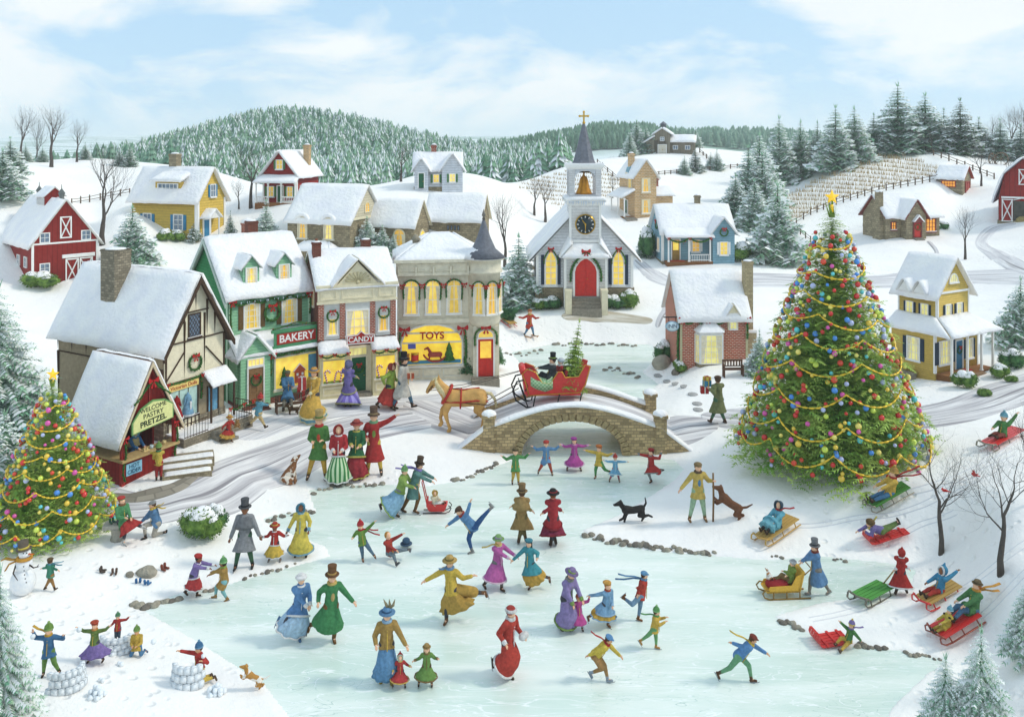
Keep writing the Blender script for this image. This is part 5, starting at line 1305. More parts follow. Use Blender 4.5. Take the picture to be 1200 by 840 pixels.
	B.door(Q,15,3,18,44,REDD,WHITE,1.8,panels=2,glass=emis('#f0c24c',.55));B.window(Q,15,49,17,8,1,1,LITE,fw=1.2,arch=6,sill=False)
	B.garland([Q(2,40,2)]+[Q(15+13*math.cos(math.pi-math.pi*t/8),50+11*math.sin(math.pi*t/8),2.4) for t in range(9)]+[Q(28,40,2)],2.2);B.bow(Q,15,61,5,4)
	B.steps(W+2,W+34,-6,3,2,6,STEPST)
	v=MB();v.lathe((22,34,He+8),[(4,0),(4,12),(6.4,13),(.3,20)],8);B.part('roof_vent',v,mat('#8d8573',.7,.1,.3))
toy_shop()

def yellow_farmhouse():
	B=Building('yellow_farmhouse','yellow clapboard farmhouse with blue shutters and blue side door on the left hill',231,284,-20,'house',sink=10)
	P=B.walls(YSID,-97,0,0,50,50,86,'x');F_,R=P['F'],P['R'];B.base(FSTONE_S,-97,0,0,50,3)
	m=MB();m.pbox(F_,94,97,0,50,0,.9);m.pbox(R,0,3,0,50,0,.9);m.pbox(R,47,50,0,50,0,.9);m.pbox(F_,0,97,46,49,0,.9);B.part('corner_board',m,WHITE)
	B.gable_roof(-97,0,0,50,50,86,'x',5,1.3,3,WHITE,4,seed=5)
	B.window(F_,24,14,11,17,2,3,GLASSD,fw=1.2,shutters=BLUE_SH);B.window(F_,70,14,12,17,2,3,GLASSD,fw=1.2,shutters=BLUE_SH);B.window(R,27,52,8,14,2,2,GLASSD,fw=1,shutters=BLUE_SH)
	B.box('dormer',(-65,4,50),(-27,26,70),YSID);Q=Pl(-65,4,1,0);B.window(Q,19,53,28,14,5,3,GLASSD,fw=1.2);B.slope_roof((-69,-1,70),(-23,-1,70),(-23,26,82),(-69,26,82),1.2,3,WHITE,'dormer_roof')
	B.door(R,16,1,11,24,BLUE_SH,WHITE,1.3,panels=3);B.walls(WHITE,0,12,8,26,29,37,'x',27.5,'door_hood');B.gable_roof(0,12,8,26,29,37,'x',2,1,1.8,WHITE,2,name='hood_roof')
	for y in (9,25):B.post(11,y,-4,28,1.2)
	B.chimney(-55,26,80,103,11,9,FSTONE_S)
yellow_farmhouse()

def red_house():
	B=Building('red_house','red gabled house with white porch below the wooded hill',308,240,-10,'house',sink=9)
	P=B.walls(RSID,0,42,0,64,36,62,'y');F_,R=P['F'],P['R'];B.base(FSTONE_S,0,42,0,64,2.5)
	m=MB();m.pbox(F_,0,2,0,36,0,.8);m.pbox(F_,40,42,0,36,0,.8);m.pbox(R,0,2,0,36,0,.8);B.part('corner_board',m,WHITE)
	B.gable_roof(0,42,0,64,36,62,'y',5,1.3,3,WHITE,4,seed=2)
	B.window(F_,21,42,7,10,2,2,LITE,fw=.9,shutters=GREEN_SH);B.window(F_,10,10,7,11,2,2,LITE,fw=.9,shutters=GREEN_SH);B.door(F_,22,3,6.5,19,GREEN_L,WHITE,1);B.window(F_,34,10,6,11,2,2,LITE,fw=.9,shutters=GREEN_SH)
	B.window(R,14,11,9,11,2,2,LITE,fw=.9);B.window(R,36,11,9,11,2,2,LITE,fw=.9)
	B.box('porch_floor',(-4,-12,-6),(46,0,3),DECKW);B.slope_roof((-6,-14,26),(48,-14,26),(46,0,33),(-4,0,33),1,2.6,WHITE)
	for x in (-3,12,28,45):B.post(x,-11,3,26,1.3)
	B.railing((-3,-11,3),(12,-11,3),7,WHITE,2);B.railing((28,-11,3),(45,-11,3),7,WHITE,2)
	B.chimney(36,44,40,70,7,7,bricks('#b08a5a','#cdbb9c',3,1.5))
red_house()

def stone_hall():
	B=Building('stone_hall','long fieldstone hall with two arched yellow windows behind the candy shop',410,306,-20,'house',sink=14)
	P=B.walls(FSTONE_S,-86,0,0,76,46,86,'x');F_,R=P['F'],P['R'];B.gable_roof(-86,0,0,76,46,86,'x',4,1.4,3.2,WHITE,4,seed=6)
	m=MB();m.pprism(R,[(5,50),(71,50),(38,84)],0,1);B.part('gable_siding',m,siding('#cfc6ac',3));m=MB();m.pbox(R,1,75,47,50,0,2);B.part('gable_trim',m,CREAM)
	B.window(R,38,55,10,11,2,2,LITE,CREAM,1.2,arch=5,sill=False,out=1.4);B.window(R,58,28,9,14,2,2,LITE,CREAM,1.2)
	for u in (22,58):
		B.window(F_,u,25,11,24,2,3,LITE,CREAM,1.3,arch=6,out=1.4);h=MB();h.tube([F_(u-9,44,2)]+[F_(u+9*math.cos(math.pi-math.pi*k/8),45+8*math.sin(math.pi*k/8),2) for k in range(9)]+[F_(u+9,44,2)],[(2.4,3)]*11,6);B.part('window_hood',h,SNOW)
	B.hip_roof(-60,-16,-22,0,13,22,10,CREAM,2.6,3,'lean_to_roof');B.walls(FSTONE_S,-58,-18,-20,0,13,None,name='lean_to_wall')
	x=B.walls(FSTONE_S,-20,62,44,84,40,68,'x',name='annex_wall');B.gable_roof(-20,62,44,84,40,68,'x',3,1.3,3,CREAM,3,name='annex_roof');B.door(x['R'],20,2,14,30,emis('#f0cf55',.4),CREAM,1.4,arch=7,double=True);B.window(x['F'],62,8,13,26,2,3,LITE,CREAM,1.3,arch=6)
stone_hall()

def white_house():
	B=Building('small_white_house','small white cross-gabled house with green door on the hilltop',486,222,4,'house',sink=8)
	P=B.walls(WSID2,0,54,0,34,24,42,'x');F_=P['F'];B.base(FSTONE_S,0,54,0,34,3);B.gable_roof(0,54,0,34,24,42,'x',3,1,2.4,WHITE,3)
	for x0,w in ((0,16),(32,24)):
		Q=B.walls(WSID2,x0,x0+w,-8,12,24,24+w*.72,'y',name='cross_gable')['F'];B.gable_roof(x0,x0+w,-8,14,24,24+w*.72,'y',2.5,1,2.2,WHITE,2.5,name='gable_roof')
		if x0 == 0:B.door(Q,8,2,6,17,GREEN_L,WHITE,1)
		else:B.window(Q,12,9,6,9,2,2,LITE,fw=.8,shutters=GREEN_SH)
	B.window(F_,25,8,6,9,2,2,LITE,fw=.8,shutters=GREEN_SH);B.chimney(22,17,36,52,6,5,RBRICK)
white_house()

def stone_barn():
	B=Building('stone_barn','plain stone barn with slit windows behind the toy shop',563,296,-10,'barn',sink=14)
	P=B.walls(FSTONE_S,-66,0,0,50,38,66,'x');B.gable_roof(-66,0,0,50,38,66,'x',3,1.3,3,CREAM,3)
	for k in range(4):B.window(P['F'],27+k*4.2,26,1.8,5,1,1,GLASSD,WOODD,.5,sill=False,arch=.9)
stone_barn()

def church():
	B=Building('church','white clapboard church with clock tower, bell, steeple and red double doors',685,357,0,'church',sink=10)
	W,D,He,Hr=114,120,58,119;x0=-W/2
	P=B.walls(WSID,x0,-x0,0,D,He,Hr,'y');F_=P['F'];B.base(FSTONE_S,x0,-x0,0,D,20,1.2)
	t=MB()
	for u in (1.5,W-1.5):t.pbox(F_,u-1.6,u+1.6,20,He,0,1)
	B.part('corner_board',t,WHITE);B.gable_roof(x0,-x0,0,D,He,Hr,'y',6,2,4.4,WHITE,7,seed=1)
	for u in (17.5,W-17.5):
		f=B.window(F_,u,24,11.5,38,2,4,LITE,WHITE,1.8,pointed=True,arch=11,out=1,shutters=DARK_SH)
		B.garland([F_(u-8,48,3),F_(u-7,56,3),F_(u,65,3),F_(u+7,56,3),F_(u+8,48,3)],1.7);B.bow(F_,u,66,3.2,4)
	B.window(P['L'],D-16,24,9,32,2,4,LITE,WHITE,1.6,pointed=True,arch=9,shutters=DARK_SH)
	# vestibule
	y=-16;V=B.walls(WSID,-25,25,y,0,58,None,name='vestibule_wall');v=V['F'];t=MB()
	for u in (1.4,48.6):t.pbox(v,u-1.5,u+1.5,0,58,0,1)
	t.pbox(v,-1,51,56,60,0,2);B.part('vestibule_trim',t,WHITE)
	for sg in (-1,1):B.slope_roof((sg*28,y-3,57),(sg*28,1,57),(sg*15,1,84),(sg*15,y-3,72),1.4,2.6,WHITE,'vestibule_roof')
	B.slope_roof((-28,y-4,57),(28,y-4,57),(17,-6,72),(-17,-6,72),1.4,2.6,WHITE,'vestibule_roof')
	B.door(v,25,13,25,44,REDD,WHITE,2.4,arch=16,panels=3,double=True);m=MB();m.pprism(v,[(10,13),(40,13),(40,42),(37,50),(32,57),(25,62),(18,57),(13,50),(10,42)],.02,.25);B.part('door_arch',m,WHITE)
	B.garland([v(7.5,30,3.2),v(8,42,3.2),v(12,51,3.2),v(18,58,3.2),v(25,64,3.2),v(32,58,3.2),v(38,51,3.2),v(42,42,3.2),v(42.5,30,3.2)],2.6,3);B.bow(v,25,65,4.5,5)
	m=MB()
	for i in range(4):m.box((-17,y-4*(i+1),-12),(17,y-4*i,11-3.4*i))
	B.part('steps',m,STEPST)
	for sg in (-1,1):m=MB();m.box((sg*17 if sg > 0 else -24,y-14,-12),(24 if sg > 0 else -17,y,20));m.box((sg*16.5 if sg > 0 else -24.5,y-14.6,20),(24.5 if sg > 0 else -16.5,y-.2,22));o=B.part('stair_pier',m,CREAM)
	# tower stages
	T=B.walls(WSID,-18.5,18.5,-9,28,118,None,z0=50,name='tower_wall');q=T['F'];t=MB()
	for u in (1.2,35.8):t.pbox(q,u-1.4,u+1.4,60,118,0,1)
	t.pbox(q,-1,38,74,77,0,1.4);t.box((-21,-12,117),(21,31,121));t.box((-24,-15,121),(24,34,124));B.part('tower_trim',t,WHITE)
	sn=MB();snow_sheet(sn,(-24,-15,124),(24,-15,124),(24,34,124.1),(-24,34,124.1),4,seed=9);B.part('snow',sn,SNOW);B.icicles((-23,-15.2,122),(23,-15.2,122),22,6)
	c=MB();cc=q(18.5,95,0);R90=Matrix.Rotation(math.pi/2,3,'X');c.lathe(cc,[(11.8,-.5),(11.8,1.6)],32,M=R90);ck=B.part('clock',c,GOLD)
	c=MB();c.lathe(cc,[(10.6,1.4),(10.6,2.0)],32,M=R90);B.part('clock_face',c,mat('#1f2f33',.4,.1,.3),ck);c=MB()
	for i in range(12):a=math.pi*i/6;c.tube([q(18.5+7.6*math.sin(a),95+7.6*math.cos(a),2.3),q(18.5+9.8*math.sin(a),95+9.8*math.cos(a),2.3)],.42 if i % 3 else .62,4)
	B.part('hour_mark',c,WHITE,ck);c=MB();c.tube([q(18.5,95,2.8),q(18.6,86.5,2.8)],[.7,.35],4);c.tube([q(18.5,95,2.9),q(14.5,100.5,2.9)],[.8,.4],4);c.ball(q(18.5,95,2.8),1.1,8);B.part('clock_hand',c,GOLD,ck)
	# belfry: four corner posts, arches, bell
	z0,z1=124,161;m=MB()
	for sx in (-1,1):
		for sy in (-1,1):m.box((sx*15.5-3.3,9.5+sy*15.5-3.3,z0),(sx*15.5+3.3,9.5+sy*15.5+3.3,z1))
	for Q in planes(-18.5,18.5,-9,28).values():
		pts=[(0,z1-13),(6.5,z1-13)]+[(18.5+12*math.cos(math.pi-math.pi*k/8),z1-13+9*math.sin(math.pi*k/8)) for k in range(1,8)]+[(30.5,z1-13),(37,z1-13),(37,z1),(0,z1)]
		n=len(pts)
		for k in range(1,n-4):m.pprism(Q,[pts[k],pts[k+1],(pts[k+1][0],z1),(pts[k][0],z1)],-4,-.1)
		m.pbox(Q,0,37,z0,z0+5,-3,-.15)
	B.part('belfry',m,WSID2);m=MB();m.box((-22,-12.5,z1),(22,31.5,z1+3));m.box((-20,-10.5,z1-2),(20,29.5,z1));B.part('belfry_cornice',m,WHITE)
	sn=MB();sn.box((-21.6,-12.2,z1+3),(21.6,31.2,z1+4.6));B.part('snow',sn,SNOW)
	bl=MB();bl.lathe((0,9.5,z0+5),[(9.8,0),(9.2,2),(6.6,8),(5.2,16),(3.6,20),(1,22),(1,27)],20);B.part('bell',bl,mat('#b9802c',.35,.15,.3,.8));bl=MB();bl.tube([(-15,9.5,z1-6),(15,9.5,z1-6)],1.2,6);B.part('bell_beam',bl,WOODD)
	s=MB();s.lathe((0,9.5,z1+3),[(15.5,0),(12.8,5),(8.2,22),(3.6,41),(.8,50)],8,M=Matrix.Rotation(math.pi/8,3,'Z'),smooth=False);sp=B.part('steeple',s,SLATE);k=z1+52
	x=MB();x.ball((0,9.5,k),1.9,8);x.box((-.95,8.8,k),(.95,10.2,k+13));x.box((-5,8.9,k+7),(5,10.1,k+9));
	for p in ((-5,k+8),(5,k+8),(0,k+13)):x.ball((p[0],9.5,p[1]),1.5,6)
	B.part('cross',x,GOLD,sp)
church()

def brick_tower_house():
	B=Building('brick_gabled_house','tall narrow brick house with yellow windows behind the church',744,256,18,'house',sink=9)
	RBRICK_L=bricks('#c29a68','#ddd0b8',4.2,1.9,.2,.25,.3)
	P=B.walls(RBRICK_L,0,28,0,42,50,68,'y');F_,L=P['F'],P['L'];B.gable_roof(0,28,0,42,50,68,'y',3,1.2,2.6,WHITE,3)
	B.window(F_,14,6,9,15,2,2,LITE,CREAM,1);B.window(F_,14,31,9,15,2,2,LITE,CREAM,1);B.window(L,30,35,7,14,2,2,LITE,CREAM,1)
	d=B.walls(BSID,-2,10,12,22,52,60,'x',46,'dormer');B.window(d['L'],5,47,5,6,2,1,LITE,WHITE,.6)
	B.box('porch_floor',(-14,0,-6),(0,38,2),DECKW);B.slope_roof((-17,40,24),(-17,-2,24),(0,-2,33),(0,40,33),1,2.4,WHITE)
	for y in (1,19,37):B.post(-13,y,2,24,1.2)
	B.door(L,20,2,7,18,GREEN_L,WHITE,.8);B.steps(-14,-2,-1,2,3,3)
	B.walls(RBRICK_L,28,54,8,34,26,34,'x',name='annex_wall');B.gable_roof(28,54,8,34,26,34,'x',2,1,2.2,WHITE,2,name='annex_roof');B.chimney(38,21,28,46,5,5,RBRICK);B.chimney(6,22,56,76,6,6,RBRICK_L)
brick_tower_house()

def blue_house():
	B=Building('blue_house','light blue cottage with garlanded porch and red-bowed wreaths',776,309,4,'house',sink=10)
	P=B.walls(BSID,0,84,0,56,38,66,'x');F_,L=P['F'],P['L'];B.base(FSTONE_S,0,84,-3,56,3);B.gable_roof(0,84,0,56,38,66,'x',4,1.3,3,WHITE,4,seed=4)
	m=MB();m.pbox(F_,0,2,3,38,0,.8);m.pbox(L,54,56,3,38,0,.8);B.part('corner_board',m,WHITE)
	Q=B.walls(BSID,56,82,-14,22,38,54,'y',name='cross_gable')['F'];B.gable_roof(56,82,-14,26,38,54,'y',3.5,1.2,2.8,WHITE,3.5,name='gable_roof');B.window(Q,13,12,8,14,2,3,LITE,shutters=WHITE,fw=1);B.wreath(Q,13,38,4.6,1.6)
	B.window(L,40,14,8,14,2,3,LITE);B.wreath(L,34,44,5,1.6)
	B.box('porch_floor',(2,-15,-8),(56,0,4),DECKW);B.slope_roof((0,-18,32),(57,-18,32),(57,0,39),(0,0,39),1.2,3,WHITE)
	for x in (4,28,53):B.post(x,-14,4,32,1.6)
	S=Pl(0,-15,1,0);B.swag(S,3,53,32,2,5,2,1.5);B.door(F_,16,4,9,24,mat('#a08040',.6,.2,.3),WHITE,1.2,glass=LITE,panels=2);B.window(F_,40,14,8,13,2,3,LITE,shutters=WHITE,fw=1)
	B.railing((30,-14,4),(53,-14,4),8,WHITE,2);r=MB();r.box((8,-13,4),(24,-4,4.6));B.part('doormat',r,mat('#b5482f',.9));B.chimney(50,28,60,78,6,6,FSTONE_S)
blue_house()

def hill_barn():
	B=Building('hilltop_barn','grey-brown weathered barn with cupola on the far hilltop',773,180,-14,'barn',sink=7)
	g=siding('#8a8272',3,True);P=B.walls(g,-16,8,0,36,16,None,name='lean_to_wall');B.walls(g,-6,12,0,40,23,29,'y');B.gable_roof(-6,12,0,40,23,29,'y',2,.9,2,WHITE,2)
	B.walls(g,10,40,4,30,13,None,name='side_wall');B.slope_roof((8,2,13),(42,2,13),(42,17,20),(8,17,20),.8,2.2,WHITE,'side_roof');B.slope_roof((-19,38,12),(-19,-2,12),(-5,-2,20),(-5,38,20),.8,2,WHITE,'lean_to_roof')
	F_=Pl(-6,0,1,0);B.door(F_,9,0,9,10,mat('#cfc9ba',.8,.1,.3),WHITE,.7,double=True);B.window(F_,9,15,4,4,2,2,GLASSD,WHITE,.5,sill=False)
	c=MB();c.box((0,16,27),(6,22,34));B.part('cupola',c,mat('#55595c',.7,.2,.3));c=MB();c.lathe((3,19,34),[(5,0),(.3,4)],4);B.part('cupola_roof',c,SLATE)
	F2=Pl(10,4,1,0);
	for u in (8,22):B.window(F2,u,5,5,4,2,1,GLASSD,WHITE,.5,sill=False)
hill_barn()

def brick_cottage():
	B=Building('brick_cottage','red brick cottage with a tall snowy roof, lit bay window and hanging oval sign',797,437,2,'cottage',sink=12)
	W,D,He,Hr=80,80,66,112;P=B.walls(RBRICK_L,0,W,0,D,He,Hr,'x');F_,L=P['F'],P['L'];B.gable_roof(0,W,0,D,He,Hr,'x',4,1.6,5,WHITE,5,seed=12)
	m=MB();m.pbox(F_,0,2.4,0,He,0,1);m.pbox(F_,W-2.4,W,0,He,0,1);B.part('corner_board',m,mat('#b9b48f',.8,.1,.3))
	iv=MB();leafy_line(iv,[L(D-3,2,1),L(D-5,30,1.4),L(D-2,60,1),L(D-16,78,1),L(D-36,100,1)],3,420);B.part('ivy',iv,GAR)
	bay=[(18,0),(21,-11),(47,-11),(50,0)];wl=MB();wl.loft([[Vector((x,y,z)) for x,y in bay] for z in (-10,13)],smooth=False);B.part('bay_base',wl,FSTONE_S);wl=MB();wl.loft([[Vector((x,y,z)) for x,y in bay] for z in (47,50)],smooth=False);B.part('bay_cornice',wl,WHITE)
	for (a,b,n) in ((bay[0],bay[1],2),(bay[1],bay[2],4),(bay[2],bay[3],2)):
		d=Vector((b[0]-a[0],b[1]-a[1]));l=d.length;d /= l;Q=Pl(a[0],a[1],d.x,d.y);B.window(Q,l/2,14,l-2.2,32,n,5,PALEW,WHITE,1.1,sill=False)
	rb=MB();ap=(34,3,61);ring=[Vector((15,0,50)),Vector((19.5,-14,50)),Vector((48.5,-14,50)),Vector((53,0,50))];top=[Vector((28,0,61)),Vector((29,-3,61)),Vector((39,-3,61)),Vector((40,0,61))];rb.loft([ring,top],smooth=False);B.part('bay_roof',rb,SNOW)
	d=B.walls(CREAM,56,68,-3,20,70,80,'y',50,'dormer');B.gable_roof(56,68,-3,22,70,80,'y',2.5,1,2.4,CREAM,2.5,name='dormer_roof');B.window(d['F'],6,52,7,15,2,4,PALEW,WHITE,.9)
	B.swag(F_,0,54,63,3,5,2.2,2.6,bows=False);B.garland([F_(70,63,3),F_(78,59,3),F_(79,40,3)],2.2);
	for u in (2,32,78):B.bow(F_,u,64,4,5)
	ch=bricks('#b5a582','#8e8166',4,2.4,.2,.2,.5);B.chimney(W+6,20,-8,128,10,12,ch)
	B.box('chimney_base',(W,10,-10),(W+14,34,44),ch);sn=MB();sn.box((W,10,44),(W+14.5,34,47));B.part('snow',sn,SNOW)
	ir=MB();ir.tube([(0,-2,66),(-20,-3,66)],.8,6);ir.tube([(-14,-3,66),(-14,-3,61)],.35,4);ir.tube([(-6,-3,66),(-6,-3,61)],.35,4);br=B.part('sign_bracket',ir,IRON)
	R90=Matrix.Rotation(math.pi/2,3,'X') @ Matrix.Diagonal((1.35,1,1));sg=MB();sg.lathe((-10,-3,55.5),[(6,-.7),(6,.7)],24,M=R90);s=B.part('oval_sign',sg,mat('#8fb4c8',.5,.1,.3),br);sg=MB();sg.lathe((-10,-3,55.5),[(5,-.9),(5,.9)],24,M=R90);B.part('sign_panel',sg,mat('#d4e6ee',.5,.05,.3),s);text(s,'INN',(10,55.5,.95),6.5,mat('#2c4c66'),Pl(-20,-3,1,0))
brick_cottage()

def porch_house():
	B=Building('yellow_porch_house','two-storey yellow house with blue door and wraparound snowy porch roof',1096,446,30,'house',sink=14)
	W,D=84,58;P=B.walls(YSID2,0,W,0,D,56,None,name='lower_wall');F_,L=P['F'],P['L']
	U=B.walls(YSID2,10,72,4,D-2,102,140,'y',54,'upper_wall');u_,ul=U['F'],U['L']
	m=MB()
	for q,w in ((u_,62),(ul,D-6)):
		m.pbox(q,0,2,60,102,0,.8);m.pbox(q,w-2,w,60,102,0,.8)
	m.pbox(F_,0,2,8,56,0,.8);m.pbox(F_,W-2,W,8,56,0,.8);m.pbox(L,D-2,D,8,56,0,.8);m.pbox(u_,0,62,99,101.5,0,1);B.part('corner_board',m,WHITE)
	B.gable_roof(10,72,4,D-2,102,140,'y',6,1.6,4,WHITE,8,seed=14)
	for u in (20,42):B.window(u_,u,66,9,19,2,3,PALEW,fw=1.1,shutters=DARK_SH)
	f=B.window(u_,31,112,15,9,4,1,PALEW,fw=1.3,arch=8.9,sill=True)
	for u in (16,36):
		B.window(ul,u,66,8,19,2,3,PALEW,fw=1.1,shutters=DARK_SH);sx=10
		d=MB();d.pprism(ul,[(u-8,100),(u+8,100),(u,112)],-12,11);o=B.part('wall_dormer',d,WHITE);B.slope_roof(ul(u-9,99,13),ul(u,114,13),ul(u,114,-14),ul(u-9,99,-4),.8,2,WHITE,'dormer_roof',m=4,n=6);B.slope_roof(ul(u,114,13),ul(u+9,99,13),ul(u+9,99,-4),ul(u,114,-14),.8,2,WHITE,'dormer_roof',m=4,n=6)
	# porch
	B.box('porch_floor',(2,-20,0),(W+4,0,8),DECKW);B.box('porch_base',(3,-19,-14),(W+3,0,0),DBRICK)
	B.slope_roof((-6,-25,54),(W+9,-25,54),(70,4,70),(10,4,70),1.4,4,WHITE,seed=3,n=22);B.slope_roof((-8,D+4,54),(-8,-25,54),(10,4,70),(10,D,70),1.4,4,WHITE,seed=6,n=22);B.slope_roof((W+9,-25,54),(W+9,D+4,54),(72,D,70),(72,4,70),1.4,3.4,WHITE,seed=7)
	for x in (4,34,62,W+1):B.post(x,-18,8,53,2.2)
	B.window(F_,18,18,21,26,4,3,PALEW,fw=1.4,shutters=DARK_SH);B.door(F_,45,8,13,34,mat('#2f6f90',.5,.12,.3),WHITE,1.4,panels=3);B.wreath(F_,45,31,4.2,1.8);B.window(F_,66,19,12,22,3,3,PALEW,fw=1.3,shutters=DARK_SH);B.window(L,30,19,15,26,3,3,PALEW,fw=1.4,shutters=DARK_SH)
	r=MB();r.box((38,-13,8),(54,-5,8.7));B.part('doormat',r,mat('#b0352c',.9));
	B.steps(37,59,-20,8,3,6,mat('#8d7257',.9,.2,.4));
	m=MB()
	for i in range(3):m.box((-8-5*i,22,-14),(-3-5*i,44,4-4*i))
	B.part('side_steps',m,STEPST)
porch_house()

def stone_cottage():
	B=Building('stone_cottage','small stone cottage with dark red trim and wreathed red door in front of stubble field',1038,281,12,'cottage',sink=10)
	RT=mat('#7c3b34',.6,.15,.3);W,D=72,44;P=B.walls(FSTONE_S,0,W,0,D,28,50,'x');F_,L=P['F'],P['L'];B.gable_roof(0,W,0,D,28,50,'x',3.5,1.6,2.8,RT,3.5,seed=10)
	Q=B.walls(FSTONE_S,20,46,-10,16,28,46,'y',name='cross_gable')['F'];B.gable_roof(20,46,-10,18,28,46,'y',3,1.6,2.6,RT,3,name='gable_roof')
	B.door(Q,14,3,9,17,REDD,RT,1.2,panels=2);B.wreath(Q,14,15,3,1.5,False);m=MB();m.pprism(Q,[(7,21),(21,21),(14,28)],0,4);B.part('door_hood',m,RT);sn=MB();sn.pprism(Q,[(6.5,21.5),(8,21.5),(14,27.6),(20,21.5),(21.5,21.5),(14,30)],-.5,4.6);B.part('snow',sn,SNOW)
	B.window(F_,58,9,15,14,4,3,LITEO,RT,1.2);B.window(F_,10,12,5,8,2,2,LITEO,RT,1);B.window(L,30,12,6,9,2,2,LITEO,RT,1)
	m=MB();m.box((-5,4,-10),(1,18,22));m.box((-4,6,22),(1,15,56));B.part('chimney',m,FSTONE_S);sn=MB();sn.ball((-1.5,10.5,56),(3.6,5.6,1.8),8);B.part('snow',sn,SNOW);B.steps(29,40,-10,3,2,3)
stone_cottage()

def shed():
	B=Building('stone_shed','little stone shed with orange lit window and red double doors by the field fence',1128,229,-42,'shed',sink=8)
	RT=mat('#9a4436',.6,.15,.3);P=B.walls(FSTONE_S,-27,0,0,36,20,33,'x');B.gable_roof(-27,0,0,36,20,33,'x',3,1.2,2.2,RT,3);B.window(P['F'],12,10,14,6,5,2,LITEO,RT,.9,sill=False);B.door(P['R'],19,0,17,15,mat('#a5443c',.6,.15,.3),RT,1,panels=2,double=True)
shed()

def gambrel_barn():
	B=Building('gambrel_barn','red gambrel-roofed barn with crossed white doors cut by the right edge',1170,262,-34,'barn',sink=10)
	W,D=50,90;pr=[(0,-10),(W,-10),(W,30),(44,58),(25,76),(6,58),(0,30)];F_=Pl(0,0,1,0);m=MB();m.pprism(F_,pr,-D,0);B.part('wall',m,BARNRED);B.base(FSTONE_S,0,W,0,D,4)
	segs=[(-5,24),(6,58),(25,76.5),(44,58),(W+5,24)]
	for i in range(4):
		a,b=segs[i],segs[i+1];
		B.slope_roof(F_(a[0],a[1],5),F_(b[0],b[1],5),F_(b[0],b[1],-D),F_(a[0],a[1],-D),1.4,3.2,mat('#8e8a94',.8,.1,.3),'roof',seed=i,n=8,m=12)
	def xd(u,z,w,h,nm):
		d=MB();d.pbox(F_,u-w/2,u+w/2,z,z+h,0,.8);o=B.part(nm,d,BARNRED);m=MB();m.ring(F_,[(u-w/2,z),(u+w/2,z),(u+w/2,z+h),(u-w/2,z+h)],[(u-w/2+1,z+1),(u+w/2-1,z+1),(u+w/2-1,z+h-1),(u-w/2+1,z+h-1)],.8,1.6)
		for a,b in (((u-w/2,z),(u+w/2,z+h)),((u-w/2,z+h),(u+w/2,z))):m.tube([F_(*a,1.1),F_(*b,1.1)],.6,4,smooth=False)
		B.part('cross_brace',m,WHITE,o)
	xd(25,46,9,18,'hayloft_door');xd(9,3,11,26,'barn_door');xd(41,3,11,26,'barn_door');m=MB();m.pbox(F_,15,35,0,27,.1,.5);B.part('doorway_shade',m,mat('#4a4a42',.9,.3,.3));m=MB();m.pbox(F_,3,47,30,32,.2,1.4);m.tube([F_(15.3,28,1),F_(25,31,1),F_(34.7,28,1)],.6,4);B.part('door_rail',m,WHITE)  # dark panel between the doors: shade of the open interior painted on the wall
	h=MB();h.ball(F_(25,4,1.5),(8,4,6),10);B.part('hay',h,mat('#b3a06a',.9,.3,1.5,0,.1,.6))
gambrel_barn()

